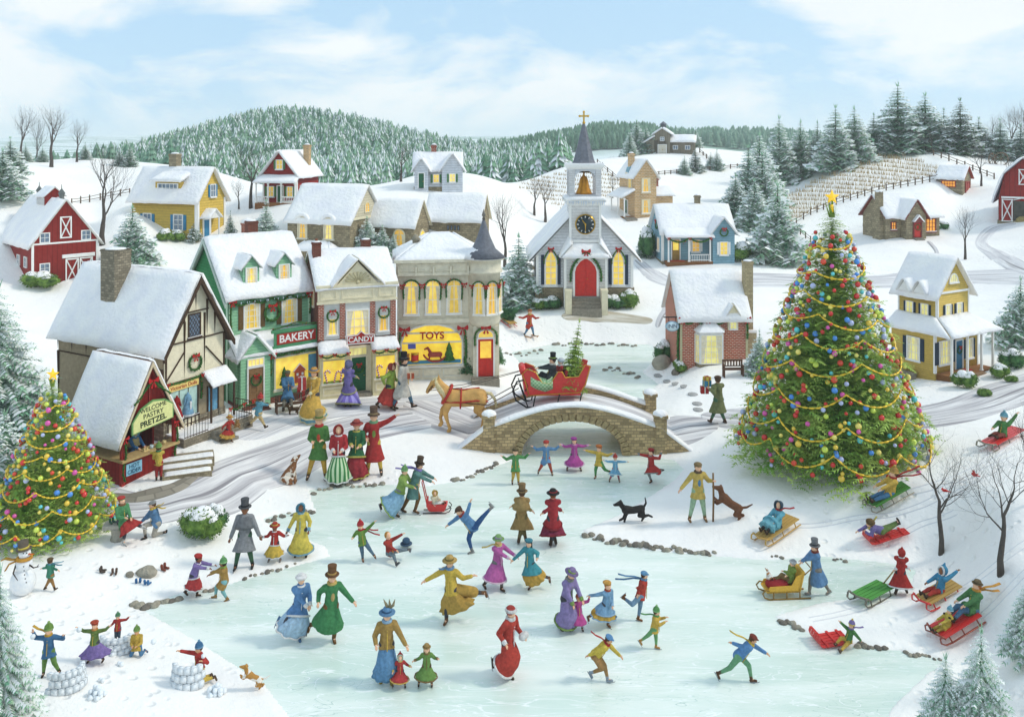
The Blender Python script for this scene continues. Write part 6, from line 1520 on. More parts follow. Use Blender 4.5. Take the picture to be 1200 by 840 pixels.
def stall():
	B=Building('market_stall','red market stall with steep snowy roof, garlanded posts and pretzel sign',143,570,60,'stall',sink=12)
	W,D,He,Hr=74,100,56,138;RP=siding('#a5302a',6,True);TAN=mat('#b59a68',.8,.12,.3)
	B.gable_roof(0,W,0,D,He+6,Hr,'y',6,2,5.5,mat('#6d4a34',.8,.2,.3),8,seed=21)
	m=MB();F_=Pl(0,0,1,0);m.pprism(F_,[(4,He+18),(W-4,He+18),(W/2,Hr-4)],-3,-1);g=B.part('gable_board',m,RP);m=MB()
	for q in ((4,He+14,W-4,He+14),(0,He,W/2,Hr-3),(W,He,W/2,Hr-3),(W/2,He+14,W/2,Hr-6)):m.tube([F_(q[0],q[1],0),F_(q[2],q[3],0)],[(2,1.4)]*2,4,smooth=False,up=(0,0,1))
	B.part('gable_timber',m,mat('#a8423a',.7,.2,.3))
	bb=MB()
	for sg in (0,1):
		xa=-8 if sg == 0 else W+8
		bb.hexa([F_(W/2,Hr+1,5),F_(W/2,Hr-5,5),F_(xa,He-11,5),F_(xa,He-5,5),F_(W/2,Hr+1,7),F_(W/2,Hr-5,7),F_(xa,He-11,7),F_(xa,He-5,7)])
	B.part('barge_board',bb,mat('#c9b89a',.7,.1,.3))
	for x,y in ((1,1),(W-1,1),(1,D-1),(W-1,D-1)):B.post(x,y,-12,He+8,4,mat('#a5302a',.6,.15,.3),'corner_post')
	for x in (1,W-1):B.garland([F_(x,He,3),F_(x+2,He*.66,3.4),F_(x-2,He*.33,3.4),F_(x+1,6,3)],2.4);B.bow(F_,x,He,4,5)
	# counters: front and left side, with plank tops
	B.box('counter',(0,0,-12),(W,6,28),RP);B.box('counter',(0,6,-12),(6,D*.62,28),RP);B.box('counter_top',(-3,-5,28),(W+3,14,31),TAN);B.box('counter_top',(-3,14,28),(16,D*.64,31),TAN)
	B.box('back_wall',(0,D-3,-12),(W,D,He),RP);B.box('side_wall',(W-3,40,-12),(W,D-3,He),RP);B.box('side_panel',(-1,D*.64,-12),(1,D-2,He),RP)
	sh=MB()
	for z in (20,34,48):sh.box((8,D-14,z),(W-4,D-3,z+1.5))
	B.part('shelf',sh,TAN);
	s=MB();S=Pl(8,-5,1,0);prf=[(0,He+2),(58,He+8),(58,He+26),(46,He+34),(29,He+37),(12,He+30),(0,He+16)];s.pprism(S,prf,0,2);o=B.part('sign_board',s,mat('#6f9a5c',.6,.1,.3));s=MB();s.pprism(S,[(a*.94+1.8,He+ (b-He)*.9+1.6) for a,b in prf],2,2.4);B.part('sign_panel',s,mat('#dcdc96',.6,.08,.3),o)
	tm=mat('#2e3c2a');text(o,'WELCOME',(29,He+28,2.5),7.6,tm,S,rotz=4);text(o,'PASTRY',(29,He+20.5,2.5),8.2,tm,S,rotz=4);text(o,'PRETZEL',(29,He+12,2.5),9.5,tm,S,rotz=5,bold=.2)
	B.garland([S(4,He+36,1),S(18,He+50,1),S(29,He+58,1),S(40,He+50,1),S(54,He+38,1)],3.2);B.bow(S,29,He+60,6,3)
	n=MB();n.pbox(F_,5,26,10,24,.2,1);o=B.part('notice',n,mat('#8fc4dc',.6,.08,.3));text(o,'HOT',(15.5,20,1.1),6.5,mat('#1f4a66'),F_);text(o,'CIDER',(15.5,13.8,1.1),6.5,mat('#1f4a66'),F_)
	for i,(x,c) in enumerate(((34,'#d8c28a'),(42,'#c2d2d8'),(50,'#c8a070'),(60,'#d8c28a'))):
		k=thing('mug' if i % 2 else 'pretzel_tray',['heaped pretzel tray at the left of the counter clerk','pale mug on the counter left of the basket','brown pretzel tray at the middle of the counter','grey mug at the far end of the stall counter'][i],'mug' if i % 2 else 'tray',B.root.location,60,B.u);mm=MB()
		if i % 2:mm.lathe((x,3,31),[(1.8,0),(2,4.4),(1.6,4.4),(1.5,.6)],10);mm.tube([(x+1.8,3,34.6),(x+3.4,3,34),(x+3.2,3,32.4),(x+1.8,3,32)],.4,5)
		else:
			mm.box((x-4,0,31),(x+4,7,32))
			for q in range(5):mm.ball((x-2.6+q*1.3,2+q % 3*1.6,32.8),(1.3,1.3,.9),6)
		mm.build('cup' if i % 2 else 'pastries',mat(c,.6),k)
stall()
# ------------------------------------------------------------------ fences, field, stones, street things
RAIL=mat('#6b5a4a',.9,.25,.8,0,.15)
def fence(name,label,pts,h=8,step=9,rails=2,w=1.1,cat='fence',mt=None):
	G=[];P=[Vector((a,b,0)) for a,b in pts]
	for i in range(len(P)-1):
		n=max(1,int((P[i+1]-P[i]).length/step))
		G += [P[i].lerp(P[i+1],k/n) for k in range(n)]
	G.append(P[-1]);g0,u=put(G[0].x,G[0].y);t=thing(name,label,cat,g0);prev=None;R=[MB() for _ in range(rails)]
	for q in G:
		g,u=put(q.x,q.y);d=g-g0;m=MB();r=w*u/2;hh=h*u*rnd(.9,1.1);m.box((d.x-r,d.y-r,d.z-.3*hh),(d.x+r,d.y+r,d.z+hh));m.build('post',mt or RAIL,t,False)
		if prev:
			for k in range(rails):z=(.38+.42*k)*h;R[k].tube([prev[0]+Vector((0,0,z*prev[1])),d+Vector((0,0,z*u*rnd(.92,1.08)))],r*.62,4,smooth=False)
		prev=(d,u)
	for m in R:m.build('rail',mt or RAIL,t,False)
	return t
fence('rail_fence','wooden rail fence along the near edge of the stubble field',[(925,268),(950,252),(980,240),(1030,225),(1098,212)],8,8)
fence('rail_fence','short rail fence running down from field corner behind the giant decorated tree',[(927,268),(938,275),(950,284)],8,7)
fence('rail_fence','wooden rail fence along far right side of stubble field down to the barn',[(1055,174),(1085,179),(1112,189),(1140,200),(1165,210)],7,8)
fence('rail_fence','low rail fence crossing the snow below the hilltop barn',[(765,206),(800,203),(840,199),(880,196),(915,194)],5,7)
fence('rail_fence','little fence descending right of the hilltop barn',[(820,179),(828,186),(836,194)],5,5)
fence('rail_fence','fence running from the yellow farmhouse toward the left bare tree',[(84,240),(105,237),(130,232),(152,228)],8,9)
fence('rail_fence','broken fence on the slope between small field and hilltop barn',[(700,192),(712,202),(724,212),(735,220)],6,6)
def field(name,label,poly,y0,y1,dy,slope,step=1.9,h=3.4,curve=0):
	P=np.array(poly,float);rs=random.Random(5);V=[];k=0
	def inside(x,y):
		c=False
		for i in range(len(P)):
			(ax,ay),(bx,by)=P[i],P[i-1]
			if (ay > y) != (by > y) and x < (bx-ax)*(y-ay)/(by-ay)+ax:c=not c
		return c
	x0,x1=P[:,0].min(),P[:,0].max();y=y0
	while y < y1:
		x=x0
		while x < x1:
			x += step*rs.uniform(.6,1.5);yy=y+slope*(x-x0)+curve*((x-x0)/(x1-x0))**2+rs.uniform(-.5,.5)
			if not inside(x,yy):continue
			g,u=put(x,yy)
			if g.y > 135:continue
			for q in range(3):
				a=Vector((rs.uniform(-1,1),rs.uniform(-1,1),0))*1.4*u;tip=g+a+Vector((rs.uniform(-.8,.8)*u,0,h*u*rs.uniform(.6,1.15)))
				e=Vector((.32*u,0,0));V += [g+a*.4-e,g+a*.4+e,tip]
		y += dy
	V=np.array([tuple(v) for v in V]);o=link(name,np_mesh(name,V,np.arange(len(V)).reshape(-1,3),np.zeros(len(V)//3,int)),(mat('#b59d72',.9,.25,1.5),));tag(o,label,'crop stubble',None,'stuff')
field('corn_stubble','rows of tan corn stubble poking through snow on the hillside above the stone cottage',[(900,247),(925,262),(975,238),(1040,220),(1100,206),(1104,200),(1060,182),(1040,176),(1010,186),(960,210),(920,232)],165,262,5.0,-.02,1.5,6.0,18)
field('hill_stubble','faint rows of stubble on the small round field left of the belfry',[(602,218),(640,206),(700,194),(722,210),(733,222),(700,240),(668,252),(640,236)],170,260,5.0,.10,1.9,4.0)
# shore stones
ROCKM=[mat('#8e877a',.9,.25,.8,0,.15,.4),mat('#a39c8c',.9,.25,.8,0,.15,.4),mat('#766f66',.9,.25,.8,0,.15,.4)]
def rock_mesh(seed):
	m=MB();m.ball((0,0,0),(1,.8,.62),12,m=8)
	for i,v in enumerate(m.v):
		p=Vector(v);k=1+.28*mn.noise(p*1.1+Vector((seed*7.3,0,0)))+.08*mn.noise(p*3+Vector((seed,2,0)));m.v[i]=tuple(p*k)
	return m.mesh('stone',False)
ROCKS=[]
for i in range(6):me=rock_mesh(i);me.materials.append(ROCKM[i % 3]);me.materials.append(SNOW);ROCKS.append(me)
def shore(pts,n,size,label,spread=2.0,group='stones edging the ice'):
	P=[Vector((a,b,0)) for a,b in pts];S=smooth_path(P,8) if len(P) > 2 else P;rs=random.Random(len(label));cum=[0]
	for i in range(len(S)-1):cum.append(cum[-1]+(S[i+1]-S[i]).length)
	for k in range(n):
		t=(k+rs.uniform(.1,.9))/n*cum[-1];i=max(j for j in range(len(cum)-1) if cum[j] <= t);q=S[i].lerp(S[i+1],(t-cum[i])/(cum[i+1]-cum[i]))
		g,u=put(q.x+rs.uniform(-1,1),q.y+rs.uniform(-spread,spread));s=size*u*rs.uniform(.55,1.25)
		o=link('stone',ROCKS[rs.randrange(6)]);o.location=g+Vector((0,0,s*.12));o.scale=(s,s,s*rs.uniform(.8,1.1));o.rotation_euler=(0,0,rs.uniform(0,6.28));tag(o,label,'stone',group)
shore([(152,706),(166,713),(188,706),(212,703)],13,5.5,'one of grey stones at the pond edge below the left snowbank')
shore([(232,692),(252,690),(262,688)],5,3.6,'one of few brown stones beside the purple-jacketed girl')
shore([(282,680),(300,674),(320,669),(348,660)],10,3.4,'one of stones along the ice below the family of three')
shore([(312,612),(325,607),(345,602),(370,600)],12,3.8,'one of stones lining the narrow inlet behind the family of three')
shore([(366,580),(376,574),(400,570),(430,568),(452,566)],18,3.6,'one of stones along ice edge in front of the four carolers')
shore([(530,564),(548,560),(566,551),(585,541)],14,3.8,'one of grey stones between the snow bank and bridge left end')
shore([(682,626),(705,633),(730,636),(762,641),(800,645),(838,649)],38,4.6,'one of dark stones edging the snow bank below the man with the staff',2.6)
shore([(900,652),(918,652)],3,3,'one of faint stones where the far bank meets ice left of the push sled')
shore([(975,655),(992,657)],4,3,'one of small stones beside the man in long blue coat')
shore([(912,727),(925,731),(942,738)],8,4.6,'one of grey stones on tip of the lower right snow bank')
shore([(1002,757),(1022,758),(1042,762)],9,4.6,'one of stones right of the tipped red toboggan')
shore([(1060,766),(1080,768),(1102,774)],9,3.8,'one of stones nearest the lower right corner evergreens')
shore([(592,412),(606,416),(628,413),(636,410)],10,3.0,'one of stones on the near left edge of the stream behind bridge')
shore([(648,405),(680,403),(720,404),(748,405)],22,3.0,'one of stones along the far edge of the stream behind bridge')
shore([(705,433),(722,434),(738,438),(750,443)],13,3.0,'one of stones at the right bank of the stream near the brick cottage')
def boulder(px,py,w,h,label,k=1):
	g,u=put(px,py);o=link('boulder',ROCKS[k]);o.location=g+Vector((0,0,h*.18*u));o.scale=(w/2*u,w/2*u,h*.8*u);o.rotation_euler=(0,0,rnd(0,6));tag(o,label,'rock');return o
boulder(172,672,24,14,'big rounded grey rock on the left snow bank among the shoes');boulder(152,674,12,6,'small flat rock left of the big rounded rock',3)
boulder(775,430,28,18,'large fieldstone boulder at the left corner of the brick cottage',4);boulder(792,438,12,10,'dark stone between the boulder and the cottage shrub',2)
for i,(x,y) in enumerate([(772,440),(783,447),(793,450),(803,453),(812,462),(817,473),(818,480)]):
	g,u=put(x,y);m=MB();m.lathe((0,0,-.3),[(6,0),(6,.7),(5.2,1.0)],12);o=m.build('stepping_stone',mat('#a19f9d',.9,.2,.5),None,False);o.location=g;o.scale=(u,u*1.3,u);tag(o,'flat stepping stone in the curved path to the brick cottage','stepping stone','stepping stones to the brick cottage')
# paved apron and broad stone steps by the stall
def paver(pts,z,mt,name,label,cat='steps'):
	pass
g,u=put(212,556);t=thing('broad_steps','three broad low stone steps edged with snow, right of the market stall','steps',g,22,u)
for i in range(3):
	m=MB();m.box((-20-3*i,14*i-10,-10),(34+2*i,44,3+3.4*i));o=m.build('step',FSTONE_S,t);sn=MB();snow_sheet(sn,(-18-3*i,14*i-8,3+3.4*i),(33+2*i,14*i-8,3+3.4*i),(33+2*i,14*i+6,3.1+3.4*i),(-18-3*i,14*i+6,3.1+3.4*i),1.4,seed=i,over=.3);sn.build('snow',SNOW,o)
ribbon('stone_apron',[(128,580,4),(150,584,7),(178,580,9),(205,572,8),(222,562,6),(236,553,3)],bricks('#968e80','#7e776b',.5,.35,.3,.03,.4),.052,n=8)
# potted trees by the toy shop door
for px,py,h,lb in ((546,444,36,'small potted evergreen in red pot left of the toy shop door'),(580,432,34,'small potted evergreen in red pot right of the toy shop door')):
	g,u=put(px,py);t=thing('potted_evergreen',lb,'potted plant',g,0,u,'potted evergreens flanking the red door');m=MB();m.lathe((0,0,0),[(4.5,0),(6.2,9),(6.8,9),(6.8,10.5),(5.6,10.5)],14);m.build('pot',REDD,t,False)
	c=link('crown',_matd.setdefault(('g','pot'),None) or CONIF['g'][0].copy(),(),t);c.data.materials.append(NEEDD) if not c.data.materials else None;c.location=(0,0,8);c.scale=(h*1.25,h*1.25,h)
# wooden bench by the cottage
def bench(px,py,yaw,w,h,label,mt,back=True):
	g,u=put(px,py);t=thing('wooden_bench',label,'bench',g,yaw,u)
	m=MB();m.box((-w/2,-7,h*.42),(w/2,0,h*.5));m.build('seat',mt,t)
	for x in (-w/2+1,w/2-1):
		for y in (-6.4,-.8):k=MB();k.box((x-.8,y-.8,-.5),(x+.8,y+.8,h*.42 if y < -3 else h));k.build('leg',mt,t)
		k=MB();k.box((x-.9,-7.4,h*.66),(x+.9,-.2,h*.72));k.box((x-.7,-7,h*.5),(x+.7,-5.8,h*.66));k.build('armrest',mt,t)
	b=MB();b.box((-w/2,-1.2,h*.9),(w/2,.2,h));b.box((-w/2,-1.2,h*.58),(w/2,0,h*.64));n=int(w/3.4)
	for i in range(1,n):x=-w/2+w*i/n;b.box((x-.8,-.9,h*.6),(x+.8,-.3,h*.92))
	b.build('backrest',mt,t);return t
bench(858,440,2,24,19,'dark wooden slatted bench against the brick cottage wall',mat('#5a3c2a',.7,.2,.5))
bench(341,481,30,38,20,'dark wooden bench in front of the bakery window',mat('#5b4232',.7,.2,.5))
# stone bench with skates on it
g,u=put(137,632);t=thing('stone_bench','pale stone pedestal bench by the smaller decorated tree','bench',g,10,u)
m=MB();m.box((-14,-8,15),(16,8,19.5));m.build('seat',mat('#a7a397',.9,.15,.5,0,.2,.3),t);m=MB();m.lathe((0,0,-1),[(8,0),(6,6),(6.5,12),(9,16)],8);m.build('pedestal',mat('#a7a397',.9,.15,.5,0,.2,.3),t)
def boots(px,py,s,label,col,yaw=0,dz=0,group=None):
	g,u=put(px,py);t=thing('pair_of_boots',label,'boots',g+Vector((0,0,dz*u)),yaw,u*s,group)
	for k in (-1,1):
		m=MB();m.cap((k*2,0,1.2),(k*2+k*.6,-4,1.0),1.3,1.1,8);m.cap((k*2,.5,1.4),(k*2.2,.9,5),1.35,1.5,8);m.build('boot',mat(col,.7,.2,.6),t,False)
	return t
boots(131,632,.9,'pair of dark green ankle boots left standing on the stone bench','#2f5a44',60,19.8)
boots(119,670,1.0,'dark boots lying on snow, farthest left of the shoes','#4a4038',100);boots(134,672,1.0,'dark brown boots standing left of the small flat rock','#574236',10);boots(192,667,1.1,'reddish brown boots right of the big rounded rock','#7a4232',70)
boots(162,683,1.0,'blue boots below the big rock, left pair','#2f5f8e',200);boots(172,685,1.0,'blue boots below the big rock, right pair','#3a6a98',170)
# wheels on the ridge
for px,py,r,lb,yw in ((1163,192,6.5,'old wagon wheel leaning in the snow at left near the red gambrel barn',25),(1173,193,7.5,'larger old wagon wheel beside it near the red gambrel barn',-20)):
	g,u=put(px,py);t=thing('wagon_wheel',lb,'wheel',g+Vector((0,0,r*.85*u)),yw,u);m=MB();m.tube([(r*math.cos(a),0,r*math.sin(a)) for a in [2*math.pi*k/24 for k in range(25)]],.7,6);m.build('rim',RAIL,t,False)
	for k in range(8):a=2*math.pi*k/8;q=MB();q.tube([(0,0,0),(r*math.cos(a),0,r*math.sin(a))],.35,5);q.build('spoke',RAIL,t,False)
	q=MB();q.ball((0,0,0),1.3,8);q.build('hub',RAIL,t,False)
# brick well / chimney stub behind the bakery
g,u=put(290,277);t=thing('brick_well','small round brick wellhead with snowy cap behind the bakery roof','well',g,0,u);m=MB();m.lathe((0,0,-6),[(7,0),(7,19),(8,20),(8,22)],14);m.build('shaft',RBRICK,t);m=MB();m.lathe((0,0,16),[(8,0),(7,3),(.4,6)],14);m.build('cap',SNOW,t)
# snow forts, snowballs, snowman
FORT=bricks('#dfe5ea','#b4c0cb',9,6,.05,.5,1.0)
def fort(px,py,r,h,a0,a1,label,layers=3,rise=None):
	g,u=put(px,py);t=thing('snow_fort',label,'snow fort',g,0,u);lay=[]
	m=MB();rs=random.Random(px)
	for L in range(layers):
		zb=h*L/layers;n=int(r*math.radians(a1-a0)/8.5);lo=0 if not rise else int(n*rise*L/layers)
		for k in range(lo,n):
			a=math.radians(a0+(a1-a0)*(k+.5*(L % 2))/n);b=a+math.radians(a1-a0)/n*.95;rr=r*(1-.05*L)+rs.uniform(-.5,.5);th=6.5;hh=h/layers*.94
			P=[Vector((q*math.cos(c),q*math.sin(c)*.8,z)) for z in (zb,zb+hh) for q,c in ((rr-th,a),(rr,a),(rr,b),(rr-th,b))]
			cen=sum(P,Vector())/8;hexa=P
			# rounded block: small subdivided box
			bb=bmesh.new();vs=[bb.verts.new(p) for p in hexa]
			for f in [(0,3,2,1),(4,5,6,7),(0,1,5,4),(1,2,6,5),(2,3,7,6),(3,0,4,7)]:bb.faces.new([vs[i] for i in f])
			bmesh.ops.bevel(bb,geom=bb.edges[:],offset=.7,segments=2,affect='EDGES',clamp_overlap=True)
			bb.verts.index_update();m.add([tuple(v.co) for v in bb.verts],[tuple(v.index for v in f.verts) for f in bb.faces],0,True);bb.free()
	m.build('block_wall',snow_mat('packed_snow','#dce4ea','#eef1f3',.2,.12,'Object',.3),t);return t
fort(75,803,26,25,-120,30,'snow block fort stepping down to the left, nearest the bottom left corner')
fort(137,760,22,19,-165,5,'round snow block fort around the red-jacketed kid')
fort(222,800,22,27,-190,-20,'curved snow block fort in front of the boy in red sweater',3,.3)
SB=MB();SB.ball((0,0,0),1,10,m=7);SBM=SB.mesh('snowball',False);SBM.materials.append(snow_mat('packed_snow','#dce4ea','#eef1f3',.2,.12,'Object',.3))
def snowballs(px,py,n,r,label,pile=True):
	g,u=put(px,py);rs=random.Random(px+py);k=0;L=0;rem=n
	while rem > 0:
		m=max(1,int(math.ceil(n*(.58 if L == 0 else .3 if L == 1 else .12))));m=min(m,rem)
		for i in range(m):
			a=2.4*i;q=r*1.05*math.sqrt(i+.3)*(1.0);o=link('snowball',SBM);o.location=g+Vector((q*math.cos(a)*u,q*math.sin(a)*u*.8,(r*.8+L*r*1.35)*u));s=r*u*rs.uniform(.85,1.1);o.scale=(s,s,s);tag(o,label,'snowball','snowballs ready to throw')
		rem -= m;L += 1
snowballs(113,816,20,3.0,'snowball in the pile at the bottom left beside the stepped snow fort');snowballs(253,813,17,3.1,'snowball in the pile behind the boy in red sweater');snowballs(133,767,6,2.6,'snowball in the small stack left of the kneeling kid in yellow');snowballs(141,780,2,2.6,'loose snowball below the kneeling kid in yellow');snowballs(119,799,2,2.5,'loose snowball above the bottom left pile')
g,u=put(27,696);t=thing('snowman','snowman in tall hat and orange scarf with stick arms and carrot nose','snowman',g,0,u)
m=MB();m.ball((0,0,15),(14,13,16),24,m=16);m.ball((1,0,35),(9.5,9,9),20,m=14);m.ball((2,0,48),(6.6,6.4,6.4),20,m=14);ob=m.build('body',snow_mat('packed_snow2','#e3e7ec','#f4f4f3',.2,.3,'Object',.5),t,False)
m=MB();m.lathe((1,0,52.5),[(8.5,0),(8.5,1),(5.4,1.2),(5.8,10),(5.4,10.4)],18,M=Matrix.Rotation(-.12,3,'Y'));hh=m.build('hat',mat('#5a4f42',.7,.15,.5),t,False);m=MB();m.lathe((1,0,53.4),[(5.9,0),(5.9,2.6)],18,M=Matrix.Rotation(-.12,3,'Y'));m.build('hat_band',mat('#c9b34a'),hh,False)
m=MB();m.tube([(7.5,-2,48),(15,-3,48.6)],[1.2,.3],8);m.build('carrot_nose',mat('#d9632a',.6),t,False)
for x in (3.6,7):m=MB();m.ball((x,-5.6+.25*(x-3),50.4),.8,6);m.build('eye',mat('#222222',.4),t,False)
for k in range(5):m=MB();m.ball((6+k*1.2,-9.2-k*1.15 if k < 3 else -12.2,37-k*4.2),.8,6);m.build('button',mat('#2b2b2b',.5),t,False)
m=MB();m.tube([(-5+0,-6,37),(-4,-13,31),(1,-15,26),(3,-15.6,24)],[1,.8,.5,.3],5);m.build('stick_arm',BARK,t,False);m=MB();m.tube([(9,-3,36),(15,-5,33.5),(22,-6,35.5)],[1,.8,.4],5);m.tube([(19,-5.5,34.6),(22,-6,38)],[.5,.3],4);m.build('stick_arm',BARK,t,False)
m=MB();m.tube([(1.5+7.2*math.cos(a),7*math.sin(a),42.5) for a in [2*math.pi*k/16 for k in range(17)]],2.1,8);m.tube([(-3,-5,43),(-12,-4,42.5),(-18,-3,43.5),(-23,-2,41)],[(2.4,1),(2.6,.8),(3,.8),(3,.8)],8);m.tube([(-3,-5,42),(-13,-6,38),(-17,-6,31)],[(2,.8),(2.6,.8),(2.8,.8)],8);m.build('scarf',fabric('#e09a2c'),t,False)

# runner tracks pressed into the slope
TRK=mat('#dddcdd',.85,.06,.5)
for k,pts in enumerate([[(1240,480),(1190,512),(1150,545)],[(1190,530),(1120,560),(1062,578)],[(1150,560),(1080,592),(1010,606),(940,616),(925,618)],[(1230,620),(1180,652),(1115,696)],[(1250,640),(1200,672),(1150,722)],[(1040,702),(990,718),(950,726)],[(1120,600),(1085,612),(1060,624)]]):
	for d in (-4,4):ribbon('sled_track',[(x+d*.6,y+d*.6,1.0) for x,y in pts],TRK,.014,cross=3)
# ------------------------------------------------------------------ people
PEND=[]
def pend(name,mb,mats,parent,voxel,extra=None):
	o=mb.build(name,[],parent,False);md=o.modifiers.new('r','REMESH');md.mode='VOXEL';md.voxel_size=voxel;md.use_smooth_shade=True
	PEND.append((o,extra,mats));return o
def finish_pending():
	bpy.context.view_layer.update();dg=bpy.context.evaluated_depsgraph_get();out=[]
	for o,ex,mats in PEND:out.append(bpy.data.meshes.new_from_object(o.evaluated_get(dg)))
	for (o,ex,mats),me in zip(PEND,out):
		o.modifiers.clear()
		bm=bmesh.new();bm.from_mesh(me)
		for _ in range(2):bmesh.ops.smooth_vert(bm,verts=bm.verts,factor=.4,use_axis_x=True,use_axis_y=True,use_axis_z=True)
		for f in bm.faces:f.smooth=True;f.material_index=0
		if ex:
			em=ex.mesh('x',False);bm.from_mesh(em);bpy.data.meshes.remove(em)
		bm.to_mesh(me);bm.free();me.materials.clear()
		for m in mats:me.materials.append(m)
		o.data=me
	PEND.clear()
def ik(a,b,l1,l2,hint):
	d=b-a;L=d.length;mx=(l1+l2)*.999
	if L > mx:b=a+d*(mx/L);L=mx;d=b-a
	dn=d/L;h=hint-dn*hint.dot(dn);h=h.normalized() if h.length > 1e-4 else dn.orthogonal().normalized()
	x=(l1*l1-l2*l2+L*L)/(2*L);y=math.sqrt(max(0,l1*l1-x*x));return a+dn*x+h*y,b
SK={'a':'#e8b896','b':'#8a5a3c','c':'#d8a27c'}
def V3(p):return Vector((p[0],-(p[2] if len(p) > 2 else 0),p[1]))
def person(px,py,h,label,yaw=0,lean=(0,0),hip=(0,.5),hl=None,hr=None,fl=None,fr=None,coat=None,cl=.3,skirt=None,hem=.85,fw=None,legs='#4a4a52',boots='#4a3828',skates=True,
		   hat=None,hc='#555',hc2=None,hair='#5a3c22',long=False,skin='a',scarf=None,st=None,glove=None,trim=None,kid=False,sit=False,head=(0,0),shirt=None,cape=None,vest=None,group=None,at=None,look=None,sway=(0,0),knee=None,lift=0):
	long_coat=fw is not None and cl > .38 and not skirt;cfl=fw*.92 if long_coat else .104+.06*cl+(.03 if skirt and cl > .2 else 0);fw=fw or .15;cfl=max(cfl,.12+(fw-.1)*(cl/hem)*1.12) if skirt and cl > .35 else cfl
	g,u=put(px,py) if at is None else at
	root=thing('person',label,'person',g+Vector((0,0,lift*u)),0,u,group);S=h;ya=math.radians(yaw)
	f=Vector((math.sin(ya),-math.cos(ya),0));s=Vector((math.cos(ya),math.sin(ya),0));Z=Vector((0,0,1));hs=1.3 if kid else 1.13
	H=V3((hip[0],hip[1]-(.05 if kid and hip[1] == .5 else 0),hip[2] if len(hip) > 2 else 0))
	sp=Vector((lean[0],-lean[1],1)).normalized();N=H+sp*(.31 if not kid else .29);la=look if look is not None else yaw;lr=math.radians(la);lf=Vector((math.sin(lr),-math.cos(lr),0));
	up=(sp*.55+Z*.45+Vector((head[0],-head[1],0))).normalized();lf=(lf-up*lf.dot(up)).normalized();ls=up.cross(lf).normalized()*-1;ls=lf.cross(up);HC=N+up*(.092 if not kid else .1)
	sf=(f-sp*f.dot(sp)).normalized()
	SH=[N-sp*.035+s*(k*.098) for k in (-1,1)];HJ=[H+s*(k*.048) for k in (-1,1)]
	hands=[V3(q) if q is not None else SH[i]+Vector((0,0,-.33))+s*((i*2-1)*.05)+f*.05 for i,q in enumerate((hl,hr))]
	feet=[V3(q) if q is not None else Vector((0,0,0))+s*((i*2-1)*.055) for i,q in enumerate((fl,fr))]
	for q in feet:q.z += .045
	EL=[];KN=[]
	for i in (0,1):
		e,hd=ik(SH[i],hands[i],.165,.155,-f*.6-Z*.9+s*((i*2-1)*.5));EL.append(e);hands[i]=hd
		k,ft=ik(HJ[i],feet[i],.245 if not kid else .22,.235 if not kid else .21,(f+Z*.8) if sit else (f+Z*.1+(V3(knee) if knee else Vector())));KN.append(k);feet[i]=ft
	q=lambda v:tuple(v*S)
	Hd=lambda a,b,c:HC+lf*a*hs+ls*b*hs+up*c*hs
	# body: one continuous surface
	m=MB();m.cap(q(H+sp*.0),q(H+sp*.13),.083*S,.072*S,12);m.cap(q(H+sp*.13),q(N-sp*.05),.074*S,.078*S,12)
	m.cap(q(SH[0]),q(SH[1]),.042*S,.042*S,8);m.cap(q(N-sp*.03),q(HC),.03*S,.026*S,8)
	Mh=Matrix((ls,lf,up)).transposed();m.ball(q(HC+up*.004),(.05*S*hs,.056*S*hs,.067*S*hs),16,rot=Mh,m=12);m.ball(q(Hd(.014,0,-.032)),(.034*S*hs,.038*S*hs,.032*S*hs),10,rot=Mh)
	m.cap(q(Hd(.048,0,.004)),q(Hd(.063,0,-.013)),.008*S*hs,.011*S*hs,6)
	for k in (-1,1):m.ball(q(Hd(-.002,k*.052,-.004)),(.007*S,.013*S,.017*S),6,rot=Mh)
	ex=MB()
	for i in (0,1):
		m.cap(q(SH[i]),q(EL[i]),.036*S,.027*S,8);d=(hands[i]-EL[i]).normalized();wr=hands[i]-d*.015
		m.cap(q(EL[i]),q(wr),.026*S,.017*S,8);pal=hands[i]+d*.022;m.cap(q(wr),q(pal),.017*S,.018*S,8)
		side=d.cross(Z if abs(d.z) < .8 else f).normalized();nr=side.cross(d)
		for k,l in enumerate((.04,.05,.047,.036)):
			b=pal+side*((k-1.5)*.0095)+d*.008;k1=b+d*l*.55-nr*l*.1;k2=k1+d*l*.35-nr*l*.32;ex.tube([q(b),q(k1),q(k2)],[.0062*S,.0056*S,.0042*S],5)
		b=wr+side*-.014+d*.008;k1=b-side*.02+d*.016;k2=k1-side*.004+d*.02;ex.tube([q(b),q(k1),q(k2)],[.0075*S,.0066*S,.005*S],5)
		m.cap(q(HJ[i]),q(KN[i]),.056*S,.04*S,10);m.cap(q(KN[i]),q(feet[i]),.038*S,.021*S,8)
		sd=(feet[i]-KN[i]).normalized();fd=(f-sd*f.dot(sd));fd=fd.normalized() if fd.length > .05 else f;m.cap(q(feet[i]-fd*.012),q(feet[i]+fd*.07+sd*.014),.021*S,.016*S,8)
	e=4 if glove else 0
	ex.m=[3 if glove else 0]*len(ex.m)
	for k in (-1,1):ex.ball(q(Hd(.0475,k*.02,.006)),(.0085*S*hs,.005*S*hs,.0065*S*hs),6,4,rot=Mh);ex.ball(q(Hd(.0515,k*.02,.006)),.0042*S*hs,6,1);ex.tube([q(Hd(.049,k*.012,.02)),q(Hd(.048,k*.03,.019))],.0026*S*hs,4,1)
	ex.tube([q(Hd(.0475,-.014,-.031)),q(Hd(.052,0,-.034)),q(Hd(.0475,.014,-.031))],.0042*S*hs,5,2)
